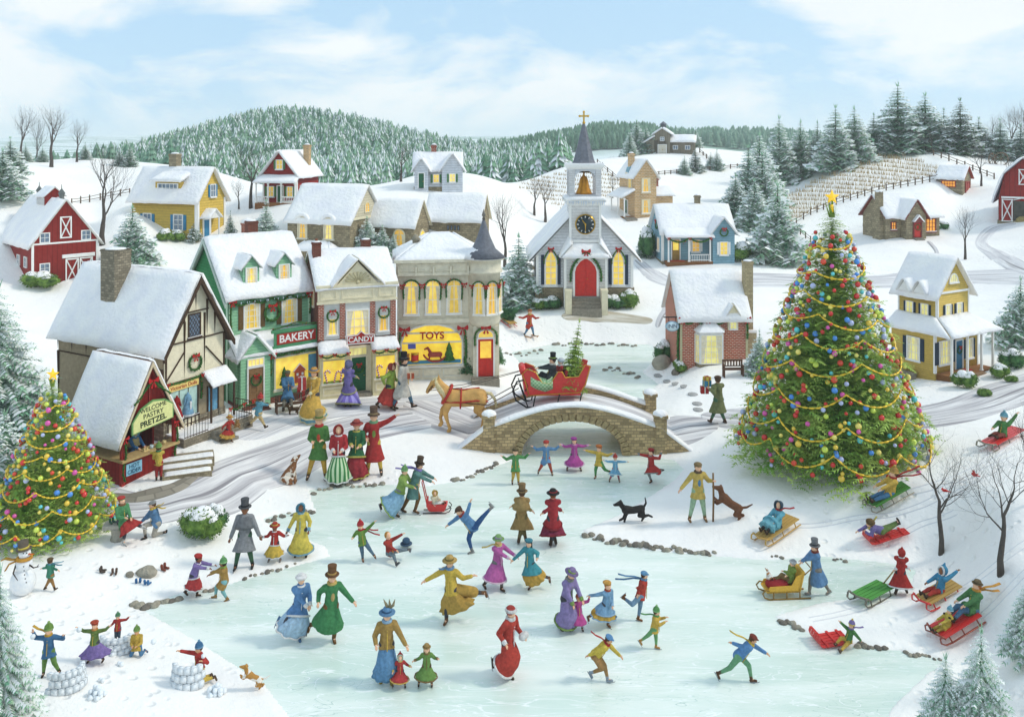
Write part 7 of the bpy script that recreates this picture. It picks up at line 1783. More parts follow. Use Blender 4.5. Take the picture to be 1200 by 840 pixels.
	skm=mat(SK[skin],.6,.06,.5,0,.3)
	pend('body',m,[skm,mat('#2a1c14',.4),mat('#b04a44',.5),fabric(glove or '#333333'),mat('#f0ece6',.4)],root,.0105*S,ex)
	# hair
	if hair:
		b=MB();b.ball(q(Hd(-.012,0,.012)),(.056*S*hs,.055*S*hs,.064*S*hs),14,rot=Mh)
		for k in (-1,1):b.cap(q(Hd(.006,k*.044,.02)),q(Hd(0,k*.046,-.012)),.015*S*hs,.011*S*hs,6)
		if long:b.cap(q(Hd(-.035,0,-.02)),q(Hd(-.05,0,-.12)),.036*S,.02*S,8);[b.cap(q(Hd(-.01,k*.045,-.01)),q(Hd(-.01,k*.058,-.085)),.018*S,.011*S,6) for k in (-1,1)]
		pend('hair',b,[mat(hair,.7,.25,1.2,0,.3,.5)],root,.012*S)
	# legs
	sw=.5 if sit else (.7 if feet[0].z < feet[1].z-.1 else .3 if feet[1].z < feet[0].z-.1 else .5);Km=KN[0]*sw+KN[1]*(1-sw);Fm=feet[0]*sw+feet[1]*(1-sw);Fm2=Fm-Z*.0+Vector((sway[0],0,sway[1]))
	if legs:
		b=MB();b.cap(q(H-s*.03),q(H+s*.03),.085*S,.085*S,10)
		for i in (0,1):b.cap(q(HJ[i]),q(KN[i]),.063*S,.047*S,9);b.cap(q(KN[i]),q(feet[i]+(KN[i]-feet[i])*.22),.045*S,.031*S,9)
		pend('trousers' if not skirt else 'stockings',b,[fabric(legs)],root,.012*S)
	for i in (0,1):
		b=MB();sd=(feet[i]-KN[i]).normalized();fd=(f-sd*f.dot(sd));fd=fd.normalized() if fd.length > .05 else f
		b.cap(q(feet[i]-sd*.075),q(feet[i]-fd*.004),.031*S,.028*S,8);b.cap(q(feet[i]-fd*.018+sd*.01),q(feet[i]+fd*.075+sd*.02),.025*S,.021*S,8);o=b.build('boot',fabric(boots),root,False)
		if skates:
			b=MB();z=feet[i]+sd*.052;c=fd.cross(sd)*.004;a0,a1=z-fd*.05,z+fd*.115;w=sd*.012;
			b.hexa([q(a0-c),q(a1-c),q(a1+c),q(a0+c),q(a0-c-w),q(a1-c-w*.8),q(a1+c-w*.8),q(a0+c-w)]);b.tube([q(a1),q(a1+fd*.015-sd*.016)],.005*S,5);[b.tube([q(feet[i]+fd*t+sd*.02),q(z+fd*t)],.006*S,5) for t in (-.025,.065)];b.build('blade',mat('#8d9298',.3,.1,.5,.8),o,False)
	def path(frac,n=9):
		A=[H+sp*.12,H,Km,Fm2];seg=[(A[i+1]-A[i]).length for i in range(3)];tot=seg[1]+seg[2];out=[A[0]]
		for k in range(n+1):
			t=frac*tot*k/n;out.append(A[1].lerp(A[2],t/seg[1]) if t < seg[1] else A[2].lerp(A[3],(t-seg[1])/max(seg[2],1e-6)))
		return out
	def shell(frac,r0,r1,r2,pleat=0,n=28,off=0):
		P=path(frac);R=[];L=len(P)
		for i,c in enumerate(P):
			d=(P[min(i+1,L-1)]-P[max(i-1,0)]).normalized();a=(s-d*s.dot(d)).normalized();b=d.cross(a);t=i/(L-1);r=r0+(r1-r0)*min(1,t*3.2)+(r2-r1)*max(0,t-.12)
			spread=abs((feet[1]-feet[0]).dot(s))*(.36 if frac > .6 else .3*frac)*t*t
			R.append([tuple((c+a*(math.cos(w)*(r+spread))*(1+pleat*t*math.sin(w*9+off))+b*(math.sin(w)*r*(.82+.12*t))*(1+pleat*t*math.sin(w*9+off)))*S) for w in [2*math.pi*j/n for j in range(n)]])
		return R
	hi_=0 if feet[0].z > feet[1].z else 1;split=(not sit) and (abs(feet[0].z-feet[1].z) > .1 or (feet[0]-feet[1]).length > .32)
	v3=lambda R:[[Vector(p) for p in r] for r in R]
	if skirt:
		b=MB();R=v3(shell(hem,.078,.105,fw,.07,54));b.loft(R);split and b.cap(q(H+(KN[hi_]-H)*.2),q(KN[hi_]+(feet[hi_]-KN[hi_])*.25),.088*S,.078*S,12);o=b.build('skirt',fabric(skirt) if isinstance(skirt,str) else skirt,root,False)
		if trim:
			t=MB();t.tube(R[-1]+[R[-1][0]],.013*S,6);t.build('hem_trim',fabric(trim),o,False)
	if coat:
		b=MB();b.loft(v3(shell(cl,.092,.108,cfl,.03 if cl > .3 else .02,28,2)),cap=True);b.cap(q(H+sp*.0),q(H+sp*.14),.1*S,.084*S,14);b.cap(q(H+sp*.12),q(N-sp*.055),.083*S,.09*S,14);b.cap(q(SH[0]),q(SH[1]),.052*S,.052*S,9)
		b.cap(q(N-sp*.03),q(N+up*.012),.05*S,.043*S,10);split and cl > .28 and b.cap(q(H+(KN[hi_]-H)*.1),q(H.lerp(KN[hi_],min(1,cl*1.9))),.092*S,.09*S,12)
		for i in (0,1):d=(hands[i]-EL[i]).normalized();b.cap(q(SH[i]),q(EL[i]),.05*S,.04*S,9);b.cap(q(EL[i]),q(hands[i]-d*.02),.038*S,.032*S,9)
		o=pend('coat',b,[fabric(coat)],root,.0115*S)
		t=MB();
		for k in range(4):c=H+sp*(.02+.07*k)+sf*(.105-.006*k);t.ball(q(c),.009*S,6)
		t.tube([q(N-sp*.02+sf*.06),q(H+sp*.1+sf*.101),q(H+sf*.115),q(H-sp*.03+sf*.125)],.007*S,4);None if vest else t.build('coat_front',fabric(trim) if trim else mat('#c8a848' if coat != '#c8a848' else '#5a4030',.4),root,False)
		if trim:
			t=MB();R=v3(shell(cl,.092,.112,cfl*1.02,.03));t.tube(R[-1]+[R[-1][0]],.016*S,6)
			for i in (0,1):d=(hands[i]-EL[i]).normalized();t.cap(q(hands[i]-d*.03),q(hands[i]-d*.012),.036*S,.034*S,8)
			t.tube([q(N+up*.0+(s*math.cos(w)+sf*math.sin(w))*.055) for w in [2*math.pi*j/12 for j in range(13)]],.019*S,6);t.split('fur_trim',fabric(trim),root)
	if vest:
		b=MB();b.ball(q(H+sp*.16+sf*.055),(.036*S,.04*S,.1*S),12,rot=Matrix((s,sf,sp)).transposed());b.build('waistcoat',fabric(vest),root,False)
	if cape:
		b=MB();R=[[(N+up*.015-sp*(.2*t)+s*math.cos(w)*(.05+.115*math.sqrt(t))+sf*math.sin(w)*(.048+.08*math.sqrt(t)))*S for w in [2*math.pi*j/22 for j in range(22)]] for t in (0,.12,.35,.7,1)];b.loft(R);b.build('cape',fabric(cape),root,False)
	if scarf:
		b=MB();b.tube([q(N+up*.018+(s*math.cos(w)+sf*math.sin(w))*.05) for w in [2*math.pi*j/14 for j in range(15)]],.024*S,7)
		for k,d in enumerate([st] if st and not isinstance(st[0],tuple) else (st or [])):
			D=V3(d);a=N+up*.015-sf*.02;b.tube([q(a),q(a+D*.35+Z*.015),q(a+D*.7-Z*.01),q(a+D)],[(.024*S,.012*S),(.03*S,.009*S),(.033*S,.008*S),(.036*S,.008*S)],8)
		b.build('scarf',fabric(scarf),root,False)
	if hat:hat_on(root,hat,hc,hc2,Hd,Mh,S*hs,q,up,lf,ls)
	root['_j']=0;del root['_j']
	return root,dict(S=S,g=g,u=u,hands=hands,N=N,HC=HC,H=H,f=f,s=s,root=root)
def hat_on(root,kind,c,c2,Hd,Mh,S,q,up,lf,ls):
	b=MB();hc=fabric(c);c2m=fabric(c2) if c2 else None;r2=MB();base=q(Hd(-.004,0,.032))
	if kind == 'top':b.lathe(base,[(.088*S,0),(.09*S,.008*S),(.054*S,.012*S),(.053*S,.06*S),(.058*S,.118*S),(.05*S,.122*S)],18,M=Mh);r2.lathe(base,[(.056*S,.013*S),(.0555*S,.036*S)],18,M=Mh)
	elif kind == 'brim':b.lathe(base,[(.1*S,-.006*S),(.102*S,.002*S),(.056*S,.01*S),(.055*S,.04*S),(.042*S,.06*S),(.01*S,.066*S)],18,M=Mh);r2.lathe(base,[(.0585*S,.01*S),(.0565*S,.032*S)],18,M=Mh);r2.ball(q(Hd(.0,.055,.055)),.02*S,7)
	elif kind == 'bowler':b.lathe(base,[(.076*S,.0),(.078*S,.008*S),(.055*S,.01*S),(.054*S,.03*S),(.04*S,.055*S),(.008*S,.062*S)],18,M=Mh);r2.lathe(base,[(.057*S,.009*S),(.056*S,.024*S)],18,M=Mh)
	elif kind == 'beanie':b.lathe(q(Hd(-.006,0,.016)),[(.06*S,0),(.064*S,.008*S),(.06*S,.03*S),(.054*S,.05*S),(.03*S,.078*S),(.006*S,.088*S)],16,M=Mh);r2.lathe(q(Hd(-.006,0,.012)),[(.062*S,0),(.067*S,.01*S),(.062*S,.024*S)],16,M=Mh);r2.ball(q(Hd(-.006,0,.112)),.021*S,8)
	elif kind == 'cap':b.ball(q(Hd(-.006,0,.038)),(.064*S,.066*S,.036*S),14,rot=Mh);b.ball(q(Hd(.052,0,.03)),(.036*S,.034*S,.007*S),10,rot=Mh);r2.lathe(q(Hd(-.006,0,.022)),[(.058*S,0),(.06*S,.014*S)],14,M=Mh)
	elif kind == 'beret':b.ball(q(Hd(-.014,.01,.052)),(.074*S,.07*S,.03*S),14,rot=Mh);r2.lathe(q(Hd(-.006,0,.024)),[(.057*S,0),(.059*S,.016*S)],14,M=Mh)
	elif kind == 'bonnet':
		b.ball(q(Hd(-.018,0,.008)),(.064*S,.062*S,.074*S),16,rot=Mh);R=[[Vector(q(Hd(x,math.cos(w)*r,.006+math.sin(w)*r*1.18))) for w in [math.pi*(-.2+1.4*j/16) for j in range(17)]] for x,r in ((.01,.06),(.05,.082),(.052,.078),(.012,.056))]
		b.loft(R,cap=False);r2.cap(q(Hd(.04,-.01,-.068)),q(Hd(.04,.012,-.066)),.012*S,.012*S,6)
	elif kind == 'fur':b.ball(q(Hd(-.008,0,.022)),(.066*S,.066*S,.062*S),14,rot=Mh);r2.tube([q(Hd(math.sin(w)*.058-.004,math.cos(w)*.06,.03)) for w in [2*math.pi*j/14 for j in range(15)]],.021*S,7)
	elif kind == 'hood':
		b.ball(q(Hd(-.02,0,.01)),(.07*S,.066*S,.082*S),16,rot=Mh);b.cap(q(Hd(-.02,0,.07)),q(Hd(-.035,0,.125)),.035*S,.008*S,8);r2.tube([q(Hd(.026,math.cos(w)*.058,.002+math.sin(w)*.068)) for w in [2*math.pi*j/18 for j in range(19)]],.014*S,6)
	o=b.build('hat',hc,root,False)
	if c2m:r2.build('hat_band' if kind in ('top','brim','bowler','cap','beret') else 'hat_trim',c2m,o,False)
def extra(p,name,mb,col,parent=None):return mb.build(name,fabric(col) if isinstance(col,str) else col,parent or p['root'],False)
W_,GR='#eeebe6','skaters on the pond'
def sk(*a,**k):k.setdefault('group',GR);return person(*a,**k)
def land(*a,**k):k.setdefault('skates',False);return person(*a,**k)
# ---- skaters
sk(468,604,57,'woman in light blue skirt and green jacket skating beside man who pushes the baby sled',60,(.25,0),(.02,.52),(.3,.62,.1),(.35,.6,-.1),(-.42,.14,0),(-.05,0,.1),coat='#8fb04e',cl=.06,skirt='#86b8d8',hem=.8,fw=.27,trim='#8fb04e',hat='beanie',hc='#6aa05a',hc2='#8fc07a',legs='#8a8a8a',sway=(-.18,.02))
m1=sk(484,600,62,'man in teal coat, top hat and flying purple scarf pushing the red baby sled',80,(.35,0),(0,.5),(.4,.6,.1),(.42,.58,-.1),(-.2,0,0),(.05,.03,.1),coat='#5e8f86',cl=.5,legs='#8a5f2e',boots='#6a4a2c',hat='top',hc='#5a4636',hc2='#3a2d24',scarf='#8a7cc8',st=((-.3,.12,.1),(-.42,.02,0)),hair='#4a3526')
sk(425,657,49,'boy in green coat, red hat and streaming red scarf, one leg kicked up',20,(-.15,0),(0,.5),(-.22,.6,.1),(.3,.95,0),(0,0,0),(.3,.12,.1),coat='#6f9b3c',cl=.2,legs='#5a7a94',boots='#7a4a2c',hat='beanie',hc='#c8282e',hc2='#d84a44',scarf='#c8282e',st=((.42,-.02,0),(.46,-.14,0)),kid=True,glove='#c8503a')
sk(457,655,50,'boy in red coat sitting on ice with legs out and hat flown off',50,(-.15,0),(0,.16),(.2,.28,.2),(.35,.62,0),(.2,.02,.35),(.6,.2,0),coat='#bf3a30',cl=.14,legs='#7a8a94',boots='#5a5a5a',hair='#c88a3a',kid=True,sit=True)
sk(553,648,62,'man in blue gliding on one leg with arms wide and one leg behind',-70,(-.95,0),(.03,.5),(-.55,.46,0),(-.02,1.02,.1),(0,0,0),(.42,.86,-.05),coat='#5f93c8',cl=.16,legs='#2f5a94',boots='#8a8a88',hat='cap',hc='#5a4030',hc2='#3f2f24',scarf='#b03a2c',glove='#b03a2c',head=(-.3,0))
sk(611,637,66,'man seen from behind in brown caped coat holding hands with woman in crimson',175,(.03,0),(0,.5),(-.18,.62,-.1),(.28,.56,.1),(-.05,0,0),(.08,.03,0),coat='#a98548',cl=.62,cape='#b08d50',legs='#7a6a3c',boots='#5a4028',hat='top',hc='#8a6c42',hc2='#5a4630',fw=.2)
sk(648,640,67,'woman seen from behind in red jacket, crimson skirt and black feathered hat',185,(0,0),(0,.5),(-.28,.56,.1),(.16,.58,-.1),(-.04,0,0),(.05,.02,0),coat='#bd2f35',cl=.3,skirt='#9c2f4c',hem=.72,fw=.2,hat='brim',hc='#33302f',hc2='#b03a3a',hair='#8a4a24',trim='#9c2c34')
sk(583,689,62,'girl in magenta coat and green hat holding hands with friend in teal',40,(.05,0),(0,.5),(.3,.56,.1),(.38,.58,0),(-.25,.02,0),(.08,0,.1),coat='#cf5fae',cl=.66,fw=.21,trim='#e6c2d8',legs='#7a7a7a',hat='brim',hc='#7fae62',hc2='#a890b8',hair='#e0b85a',long=True,scarf='#e0c060',st=(-.3,-.06,0))
sk(621,689,58,'dark-haired girl in teal coat and yellow skirt with one foot trailing',-30,(-.05,0),(0,.5),(-.38,.56,.05),(.14,.66,.1),(0,0,0),(.38,.16,0),coat='#3fa0ac',cl=.42,skirt='#dba63c',hem=.7,fw=.18,hat='beret',hc='#3f8a9c',hc2='#2f6a7c',hair='#4a2c1c',long=True,boots='#6a4a34',sway=(.08,0))
sk(523,730,77,'woman in bright yellow jacket and golden skirt gliding with arms spread and one leg back',-20,(-.08,0),(.08,.52),(-.38,.66,.1),(.4,.72,0),(0,0,0),(.6,.36,-.1),coat='#e3bb3c',cl=.16,skirt='#c89a3c',hem=.72,fw=.16,hat='brim',hc='#c8a050',hc2='#8a7a3c',hair='#7a4a24',scarf='#6f9fd0',st=(-.16,.02,.1),boots='#7a4f2c',glove='#6a4a30',sway=(.05,0),trim=None)
sk(347,747,76,'woman in blue jacket, pale blue skirt and white fur hat carrying white muff',30,(.08,0),(.05,.5),(.2,.56,.15),(.24,.57,.12),(-.26,.24,0),(.06,0,.05),coat='#5b8fc8',cl=.3,skirt='#a9cce8',hem=.78,fw=.2,trim=W_,hat='fur',hc=W_,hc2='#f4f2ee',hair='#8a8a90',boots='#4a78a8',sway=(-.06,0))
sk(388,751,83,'man in long green coat and tall brown hat beside the woman in blue',25,(.04,0),(0,.5),(-.16,.6,.1),(.34,.6,.1),(-.32,.12,-.1),(.04,0,0),coat='#3f8f52',cl=.6,fw=.18,legs='#8a5f30',boots='#7a5228',hat='top',hc='#7a5230',hc2='#c89a4a',scarf='#d8b45a',glove=None,vest='#c8a860')
sk(227,697,52,'girl in purple jacket and red skirt leaning forward to take another skater\'s hands',75,(.35,0),(0,.5),(.42,.64,.1),(.44,.62,-.1),(-.18,.03,0),(.12,0,.1),coat='#8a74b8',cl=.14,skirt='#c83a3a',hem=.66,fw=.21,trim=W_,hat='beret',hc='#c8322e',hc2='#a82824',skin='b',glove='#c8322e',hair='#2c1c14',kid=True)
sk(263,704,53,'boy in tan coat and green bobble hat facing the girl in purple jacket',-80,(-.08,0),(0,.5),(-.36,.6,.1),(-.38,.6,-.1),(-.2,.06,0),(.06,0,0),coat='#b5893c',cl=.4,legs='#7fc0c4',hat='beanie',hc='#5fa05a',hc2='#8fc47a',skin='b',scarf='#8fae3c',glove='#c8322e',boots='#a87838',kid=True,hair='#2c1c14')
sk(287,664,74,'tall dark-skinned man in grey caped overcoat and top hat holding a girl\'s hand',5,(0,0),(0,.51),(-.22,.44,.1),(.26,.48,.05),(-.12,0,.1),(.12,0,0),coat='#8d8f92',cl=.5,cape='#77797d',legs='#3f6b4c',boots='#333333',hat='top',hc='#55575a',hc2='#2f3033',skin='b',glove='#2c2c2c',vest='#3f6b4c',hair='#241812',fw=.17,group='family of three at the pond edge')
sk(322,657,47,'girl in red jacket, yellow skirt and red hat standing between her parents',0,(0,0),(0,.5),(-.3,.62,.05),(.32,.66,.05),(-.14,0,0),(.14,0,0),coat='#d0352c',cl=.12,skirt='#e2b83c',hem=.6,fw=.2,trim=W_,hat='brim',hc='#c8402c',hc2='#e8c04a',skin='b',hair='#2c1c14',kid=True,boots='#8a8a88',group='family of three at the pond edge')
sk(353,651,62,'dark-skinned woman in long yellow coat and blue bonnet beside the girl in red jacket',0,(0,0),(0,.5),(-.24,.5,.05),(.16,.52,.08),(-.1,0,0),(.1,.01,0),coat='#e6cb45',cl=.78,fw=.19,trim='#7fb4cc',hat='bonnet',hc='#5fa4c0',hc2='#7fc0d8',skin='b',glove='#2c3c4c',hair='#241812',group='family of three at the pond edge')
w19,j19=sk(453,797,85,'woman in brown jacket and blue skirt with feathered blue hat, hand on hip',12,(.02,0),(0,.5),(-.12,.58,.16),(.3,.52,.12),(-.08,0,0),(.07,.02,.05),coat='#b58c40',cl=.12,skirt='#5f94c4',hem=.86,fw=.15,hat='brim',hc='#5f94c4',hc2='#3f6a94',scarf='#8fb8d8',hair='#6a4424',boots='#b5983c')
b=MB();[b.tube([tuple((j19['HC']+Vector((.01,0,.07)))*85),tuple((j19['HC']+Vector((.02+a*.6,0,.14)))*85),tuple((j19['HC']+Vector((a,0,.22)))*85)],[1.2,1.8,.3],5) for a in (-.05,.03,.11)];extra(j19,'feathers',b,'#9a8a64')
sk(469,804,40,'toddler in red hooded cape between the woman in blue skirt and girl in green',10,(0,0),(0,.46),(-.2,.5,.1),(.3,.62,.05),(-.2,.04,0),(.14,0,0),coat='#cf3b3b',cl=.55,fw=.25,trim='#e2b84a',hat='hood',hc='#cf3b3b',hc2='#b8d0b0',kid=True,hair='#8a5a2c')
sk(500,803,50,'little girl in green coat and brown hat with fair curls',5,(0,0),(0,.47),(-.28,.62,.05),(.26,.66,.05),(-.18,.02,0),(.12,0,0),coat='#6f9a44',cl=.58,fw=.24,trim='#8a6a3c',hat='bowler',hc='#b08a4a',hc2='#8a6a34',hair='#b8803c',long=True,kid=True,legs='#7a5a3c')
w22,j22=sk(592,791,82,'woman in long red coat with white fur trim and a muff',50,(.12,0),(.04,.5),(.0,.54,.15),(.26,.56,0),(-.16,.16,0),(.06,0,.05),coat='#cc3d30',cl=.8,fw=.2,trim=W_,hat='fur',hc='#b83a30',hc2='#d8d4d0',scarf='#d8d8d4',glove='#333333',sway=(-.08,0))
b=MB();b.cap(tuple((j22['hands'][1]-j22['s']*.02)*82),tuple((j22['hands'][1]+j22['s']*.04)*82),4.6,4.6,12);extra(j22,'muff',b,'#dedcd8')
sk(664,737,73,'woman in long purple coat and green hat bending over a small girl in pink',40,(.14,.05),(0,.5),(.1,.46,.2),(.24,.54,.15),(-.1,0,0),(.02,.02,0),coat='#9482bd',cl=.78,fw=.2,trim='#7fa04a',hat='brim',hc='#8a74a8',hc2='#8fae4a',scarf='#8f8a84',glove='#5a5a4a',head=(.25,.1))
sk(678,738,44,'small girl in pink coat with both arms raised beneath the woman in purple',10,(0,0),(0,.46),(-.28,.86,.05),(.28,.88,.05),(-.15,.04,0),(.1,0,0),coat='#d44a9c',cl=.55,fw=.22,hat='beanie',hc='#d8623c',hc2='#e88a5a',kid=True,skin='c',legs='#b0b0ae')
sk(706,734,55,'girl in light blue coat and orange skirt rushing with arms back',30,(.1,0),(.08,.48),(-.36,.62,-.05),(.2,.5,.1),(-.32,.14,0),(.12,0,0),coat='#7fb0d8',cl=.42,skirt='#e0ac3c',hem=.68,fw=.2,trim='#8fbce0',hat='beret',hc='#d89a3c',hc2='#b87a2c',scarf='#c84a2c',hair='#c8783c',kid=True,boots='#8a5a34')
sk(748,727,58,'boy in red jacket, blue cap and striped scarf skating with hands behind back',75,(.2,0),(.05,.52),(.0,.6,-.12),(-.02,.58,.1),(-.3,.42,0),(0,0,0),coat='#cf3f30',cl=.2,legs='#6f94b4',boots='#8a5228',hat='cap',hc='#5f9ac8',hc2='#3f78a8',scarf='#5a8ab8',st=((-.5,.1,0),(-.56,0,0)))
sk(766,760,50,'child in yellow jacket and green bobble hat skating with mittens forward',70,(.14,0),(.02,.48),(.26,.66,.05),(.3,.68,-.1),(-.36,.1,0),(.06,0,0),coat='#e0b23c',cl=.2,legs='#6fae6a',boots='#c88a3c',hat='beanie',hc='#5aa050',hc2='#8fc47a',scarf='#5aa050',st=(-.34,.04,0),glove='#4a8a44',kid=True)
sk(704,795,64,'speed skater crouched in yellow sweater, blue cap and red scarf',70,(.9,.2),(-.1,.44),(-.3,.46,.1),(.36,.46,.1),(-.18,.06,.0),(.12,0,.1),coat='#e2c23c',cl=.05,legs='#b5854a',boots='#9aa8b8',hat='cap',hc='#5f9ad0',hc2='#3f78b0',scarf='#c8322e',st=(-.28,.22,.05),glove='#c8322e',skin='c',vest=None)
sk(864,797,66,'speed skater in blue shirt and green breeches striding with one arm behind',75,(.95,.1),(.02,.44),(-.1,.62,-.1),(.52,.52,.1),(-.34,.08,0),(.24,0,.05),coat='#5b93d0',cl=.05,legs='#6fb07a',boots='#6a4a34',hat='cap',hc='#8a3c30',hc2='#6a2c24',scarf='#e0b83c',st=(-.36,.2,0),skin='c')
# ring of children by the bridge
for a in [(604,567,45,'boy in green jacket and mustard breeches at left end of chain by bridge',5,(-.34,.72),(.34,.78),(-.08,.04),(.08,0),dict(coat='#4f9a50',legs='#d8b040',hat='bowler',hc='#7a6a44',hc2='#4a4030',boots='#5a4030')),
 (640,556,43,'boy in blue coat with red cap and breeches in the chain by the bridge',0,(-.36,.76),(.36,.78),(-.2,.06),(.16,0),dict(coat='#5f94c8',cl=.3,legs='#c84a34',hat='cap',hc='#c83c34',hc2='#a82c28')),
 (673,551,41,'dark-haired girl in magenta coat and hat in the chain by the bridge',5,(-.38,.74),(.4,.72),(-.2,.02),(.18,0),dict(coat='#c84aa4',cl=.6,fw=.24,trim='#e0a8d0',hat='beret',hc='#b03c9c',hc2='#903080',hair='#33241c',long=True)),
 (702,560,41,'child in yellow coat and green breeches in the chain by the bridge',-30,(-.42,.8),(.38,.7),(-.1,0),(.3,.14),dict(coat='#e0b83c',cl=.28,legs='#4f9a50',hat='beret',hc='#c86a2c',hc2='#a84a1c',boots='#7a4a2c',hair='#b8702c')),
 (721,564,33,'smallest child in light blue coat in the chain by the bridge',0,(-.4,.76),(.42,.7),(-.2,.02),(.14,0),dict(coat='#6fb4d8',cl=.45,fw=.22,trim='#d8e8f0',hat='beanie',hc='#c83c34',hc2='#d85a50',legs='#b8586a')),
 (763,565,42,'girl in red coat skating toward the chain with one foot kicked back',-50,(-.42,.8),(.28,.82),(0,0),(.32,.3),dict(coat='#c8352e',cl=.5,fw=.22,hat='beret',hc='#b02c28',hc2='#902420',hair='#6a3c20',legs='#8a8f8a',trim='#8a8f8a'))]:
	sk(a[0],a[1],a[2],a[3],a[4],(0,0),(0,.5),a[5],a[6],a[7],a[8],kid=True,group='children skating in a chain by the bridge',**a[9])
# ---- carolers and street people
land(374,561,74,'caroler in green tailcoat, yellow trousers and top hat, leftmost of the four singers',5,(0,0),(0,.52),(-.08,.64,.14),(.08,.66,.14),(-.17,0,.05),(.1,0,0),coat='#4f8a3c',cl=.42,legs='#e0aa38',boots='#5a4028',hat='top',hc='#b89a58',hc2='#5f8a3c',vest='#d8482c',hair='#c8c4bc',scarf='#c8322e',group='carolers')
def stripes(a,b,n=16):
	m,nt,bs=_new('striped_cloth');tc=nt.nodes.new('ShaderNodeTexCoord');sx=nt.nodes.new('ShaderNodeSeparateXYZ');nt.links.new(tc.outputs['Object'],sx.inputs[0]);at=nt.nodes.new('ShaderNodeMath');at.operation='ARCTAN2';nt.links.new(sx.outputs[1],at.inputs[0]);nt.links.new(sx.outputs[0],at.inputs[1]);mu=nt.nodes.new('ShaderNodeMath');mu.operation='MULTIPLY';mu.inputs[1].default_value=n;nt.links.new(at.outputs[0],mu.inputs[0]);si=nt.nodes.new('ShaderNodeMath');si.operation='SINE';nt.links.new(mu.outputs[0],si.inputs[0])
	nt.links.new(mix2(nt,ramp(nt,si.outputs[0],-.15,.15),hexc(a),hexc(b)),bs.inputs['Base Color']);bs.inputs['Roughness'].default_value=.9;return m
land(397,565,68,'caroler in red jacket and green and white striped skirt holding a song sheet',5,(0,0),(0,.5),(-.06,.6,.16),(.08,.6,.16),coat='#c82f34',cl=.1,skirt=stripes('#3f7f48','#c4d8b0'),hem=.86,fw=.2,trim=W_,hat='bonnet',hc='#c8403a',hc2='#d8584a',hair='#a86a34',group='carolers',boots='#333333')
land(418,560,68,'caroler in green jacket and plain red skirt between the striped skirt and red coat',0,(0,0),(0,.5),(-.06,.62,.16),(.07,.6,.16),coat='#2f6f44',cl=.26,skirt='#b83038',hem=.88,fw=.18,trim='#c8b84a',hat='brim',hc='#b84a40',hc2='#983430',hair='#8a4f28',group='carolers',boots='#333333')
land(438,556,73,'caroler in long red coat and yellow breeches waving one raised hand',10,(0,0),(0,.52),(-.1,.62,.12),(.36,.96,.05),(-.1,0,0),(.12,0,0),coat='#c4302e',cl=.58,legs='#e0b83c',boots='#4a4038',hat='top',hc='#6a5040',hc2='#a88a5a',scarf='#6fa878',vest='#7f9a3c',glove='#44403c',group='carolers')
land(303,505,44,'boy in turquoise sweater and red hat running away along the shop path',150,(.15,0),(0,.48),(-.3,.5,0),(.34,.68,0),(-.34,.04,0),(.22,.0,0),coat='#5fa8c0',cl=.08,legs='#d8b87a',hat='beanie',hc='#c8322e',hc2='#d84a40',kid=True)
g27,j27=land(268,518,33,'little girl in red coat running with a teddy bear near the shop steps',60,(.1,0),(0,.46),(-.2,.5,.1),(.3,.62,0),(-.3,.08,0),(.1,0,0),coat='#c8352e',cl=.4,skirt='#d8a03c',hem=.62,fw=.26,hat='brim',hc='#d8a83c',hc2='#c8322e',kid=True,skin='c')
def prop(name,label,cat,pos,u,parts,yaw=0,group=None):
	t=thing(name,label,cat,pos,yaw,u,group)
	for nm,mb,c in parts:mb.build(nm,fabric(c) if isinstance(c,str) else c,t,False)
	return t
def hand(j,i):return j['g']+j['hands'][i]*j['S']*j['u']
b=MB();b.ball((0,0,0),(2.4,2,3),8);b.ball((0,0,4),2.2,8);b.ball((-1.7,0,5.8),.9,6);b.ball((1.7,0,5.8),.9,6);[b.cap((x*1.6,0,z),(x*3.2,-.6,z-1.2),1,.8,6) for x in (-1,1) for z in (1.5,-2)]
prop('teddy_bear','brown teddy bear hugged by the little girl in red near shop steps','toy',hand(j27,1),j27['u'],[('body',b,'#a8783c')])
l42,j42=land(368,493,62,'woman in yellow coat over ruffled blue skirt carrying a red present and dog leash',-20,(0,0),(0,.5),(-.16,.64,.12),(-.05,.55,.15),coat='#e3b040',cl=.72,fw=.24,skirt='#6fb0cc',hem=.93,trim='#f0e4b0',hat='brim',hc='#d8983c',hc2='#6f8ab0',hair='#c8743c')
def present(pos,u,w,d,h,c,c2,label,yaw=10):
	b=MB();b.box((-w/2,-d/2,0),(w/2,d/2,h));r=MB();r.box((-w*.08,-d/2-.2,-.1),(w*.08,d/2+.2,h+.25));r.box((-w/2-.2,-d*.08,-.1),(w/2+.2,d*.08,h+.25));[r.ball((k*w*.14,0,h+w*.1),(w*.14,w*.07,w*.1),7) for k in (-1,1)]
	return prop('present',label,'present',pos,u,[('box',b,c),('ribbon',r,c2)],yaw)
present(hand(j42,0)+Vector((-.05,-.1,0)),j42['u'],9,6,14,'#c8322e','#f0e8e0','tall red present with white ribbon held by the woman in yellow coat')
l43,j43=land(337,480,50,'man in blue coat seated on the bench in front of bakery window holding a cup',25,(0,0),(0,.44),(.06,.62,.2),(.16,.6,.2),(.0,.0,.42),(.22,0,.4),coat='#4f86b4',cl=.5,legs='#7a7464',hat='cap',hc='#6a6a4c',hc2='#4a4a34',skin='b',sit=True,hair='#2c1c14')
g,u=put(353,478);present(g+Vector((0,0,20*u*.5)),u,9,7,15,'#c8322e','#e8d8c8','red present with ribbon standing on right end of the bakery bench')
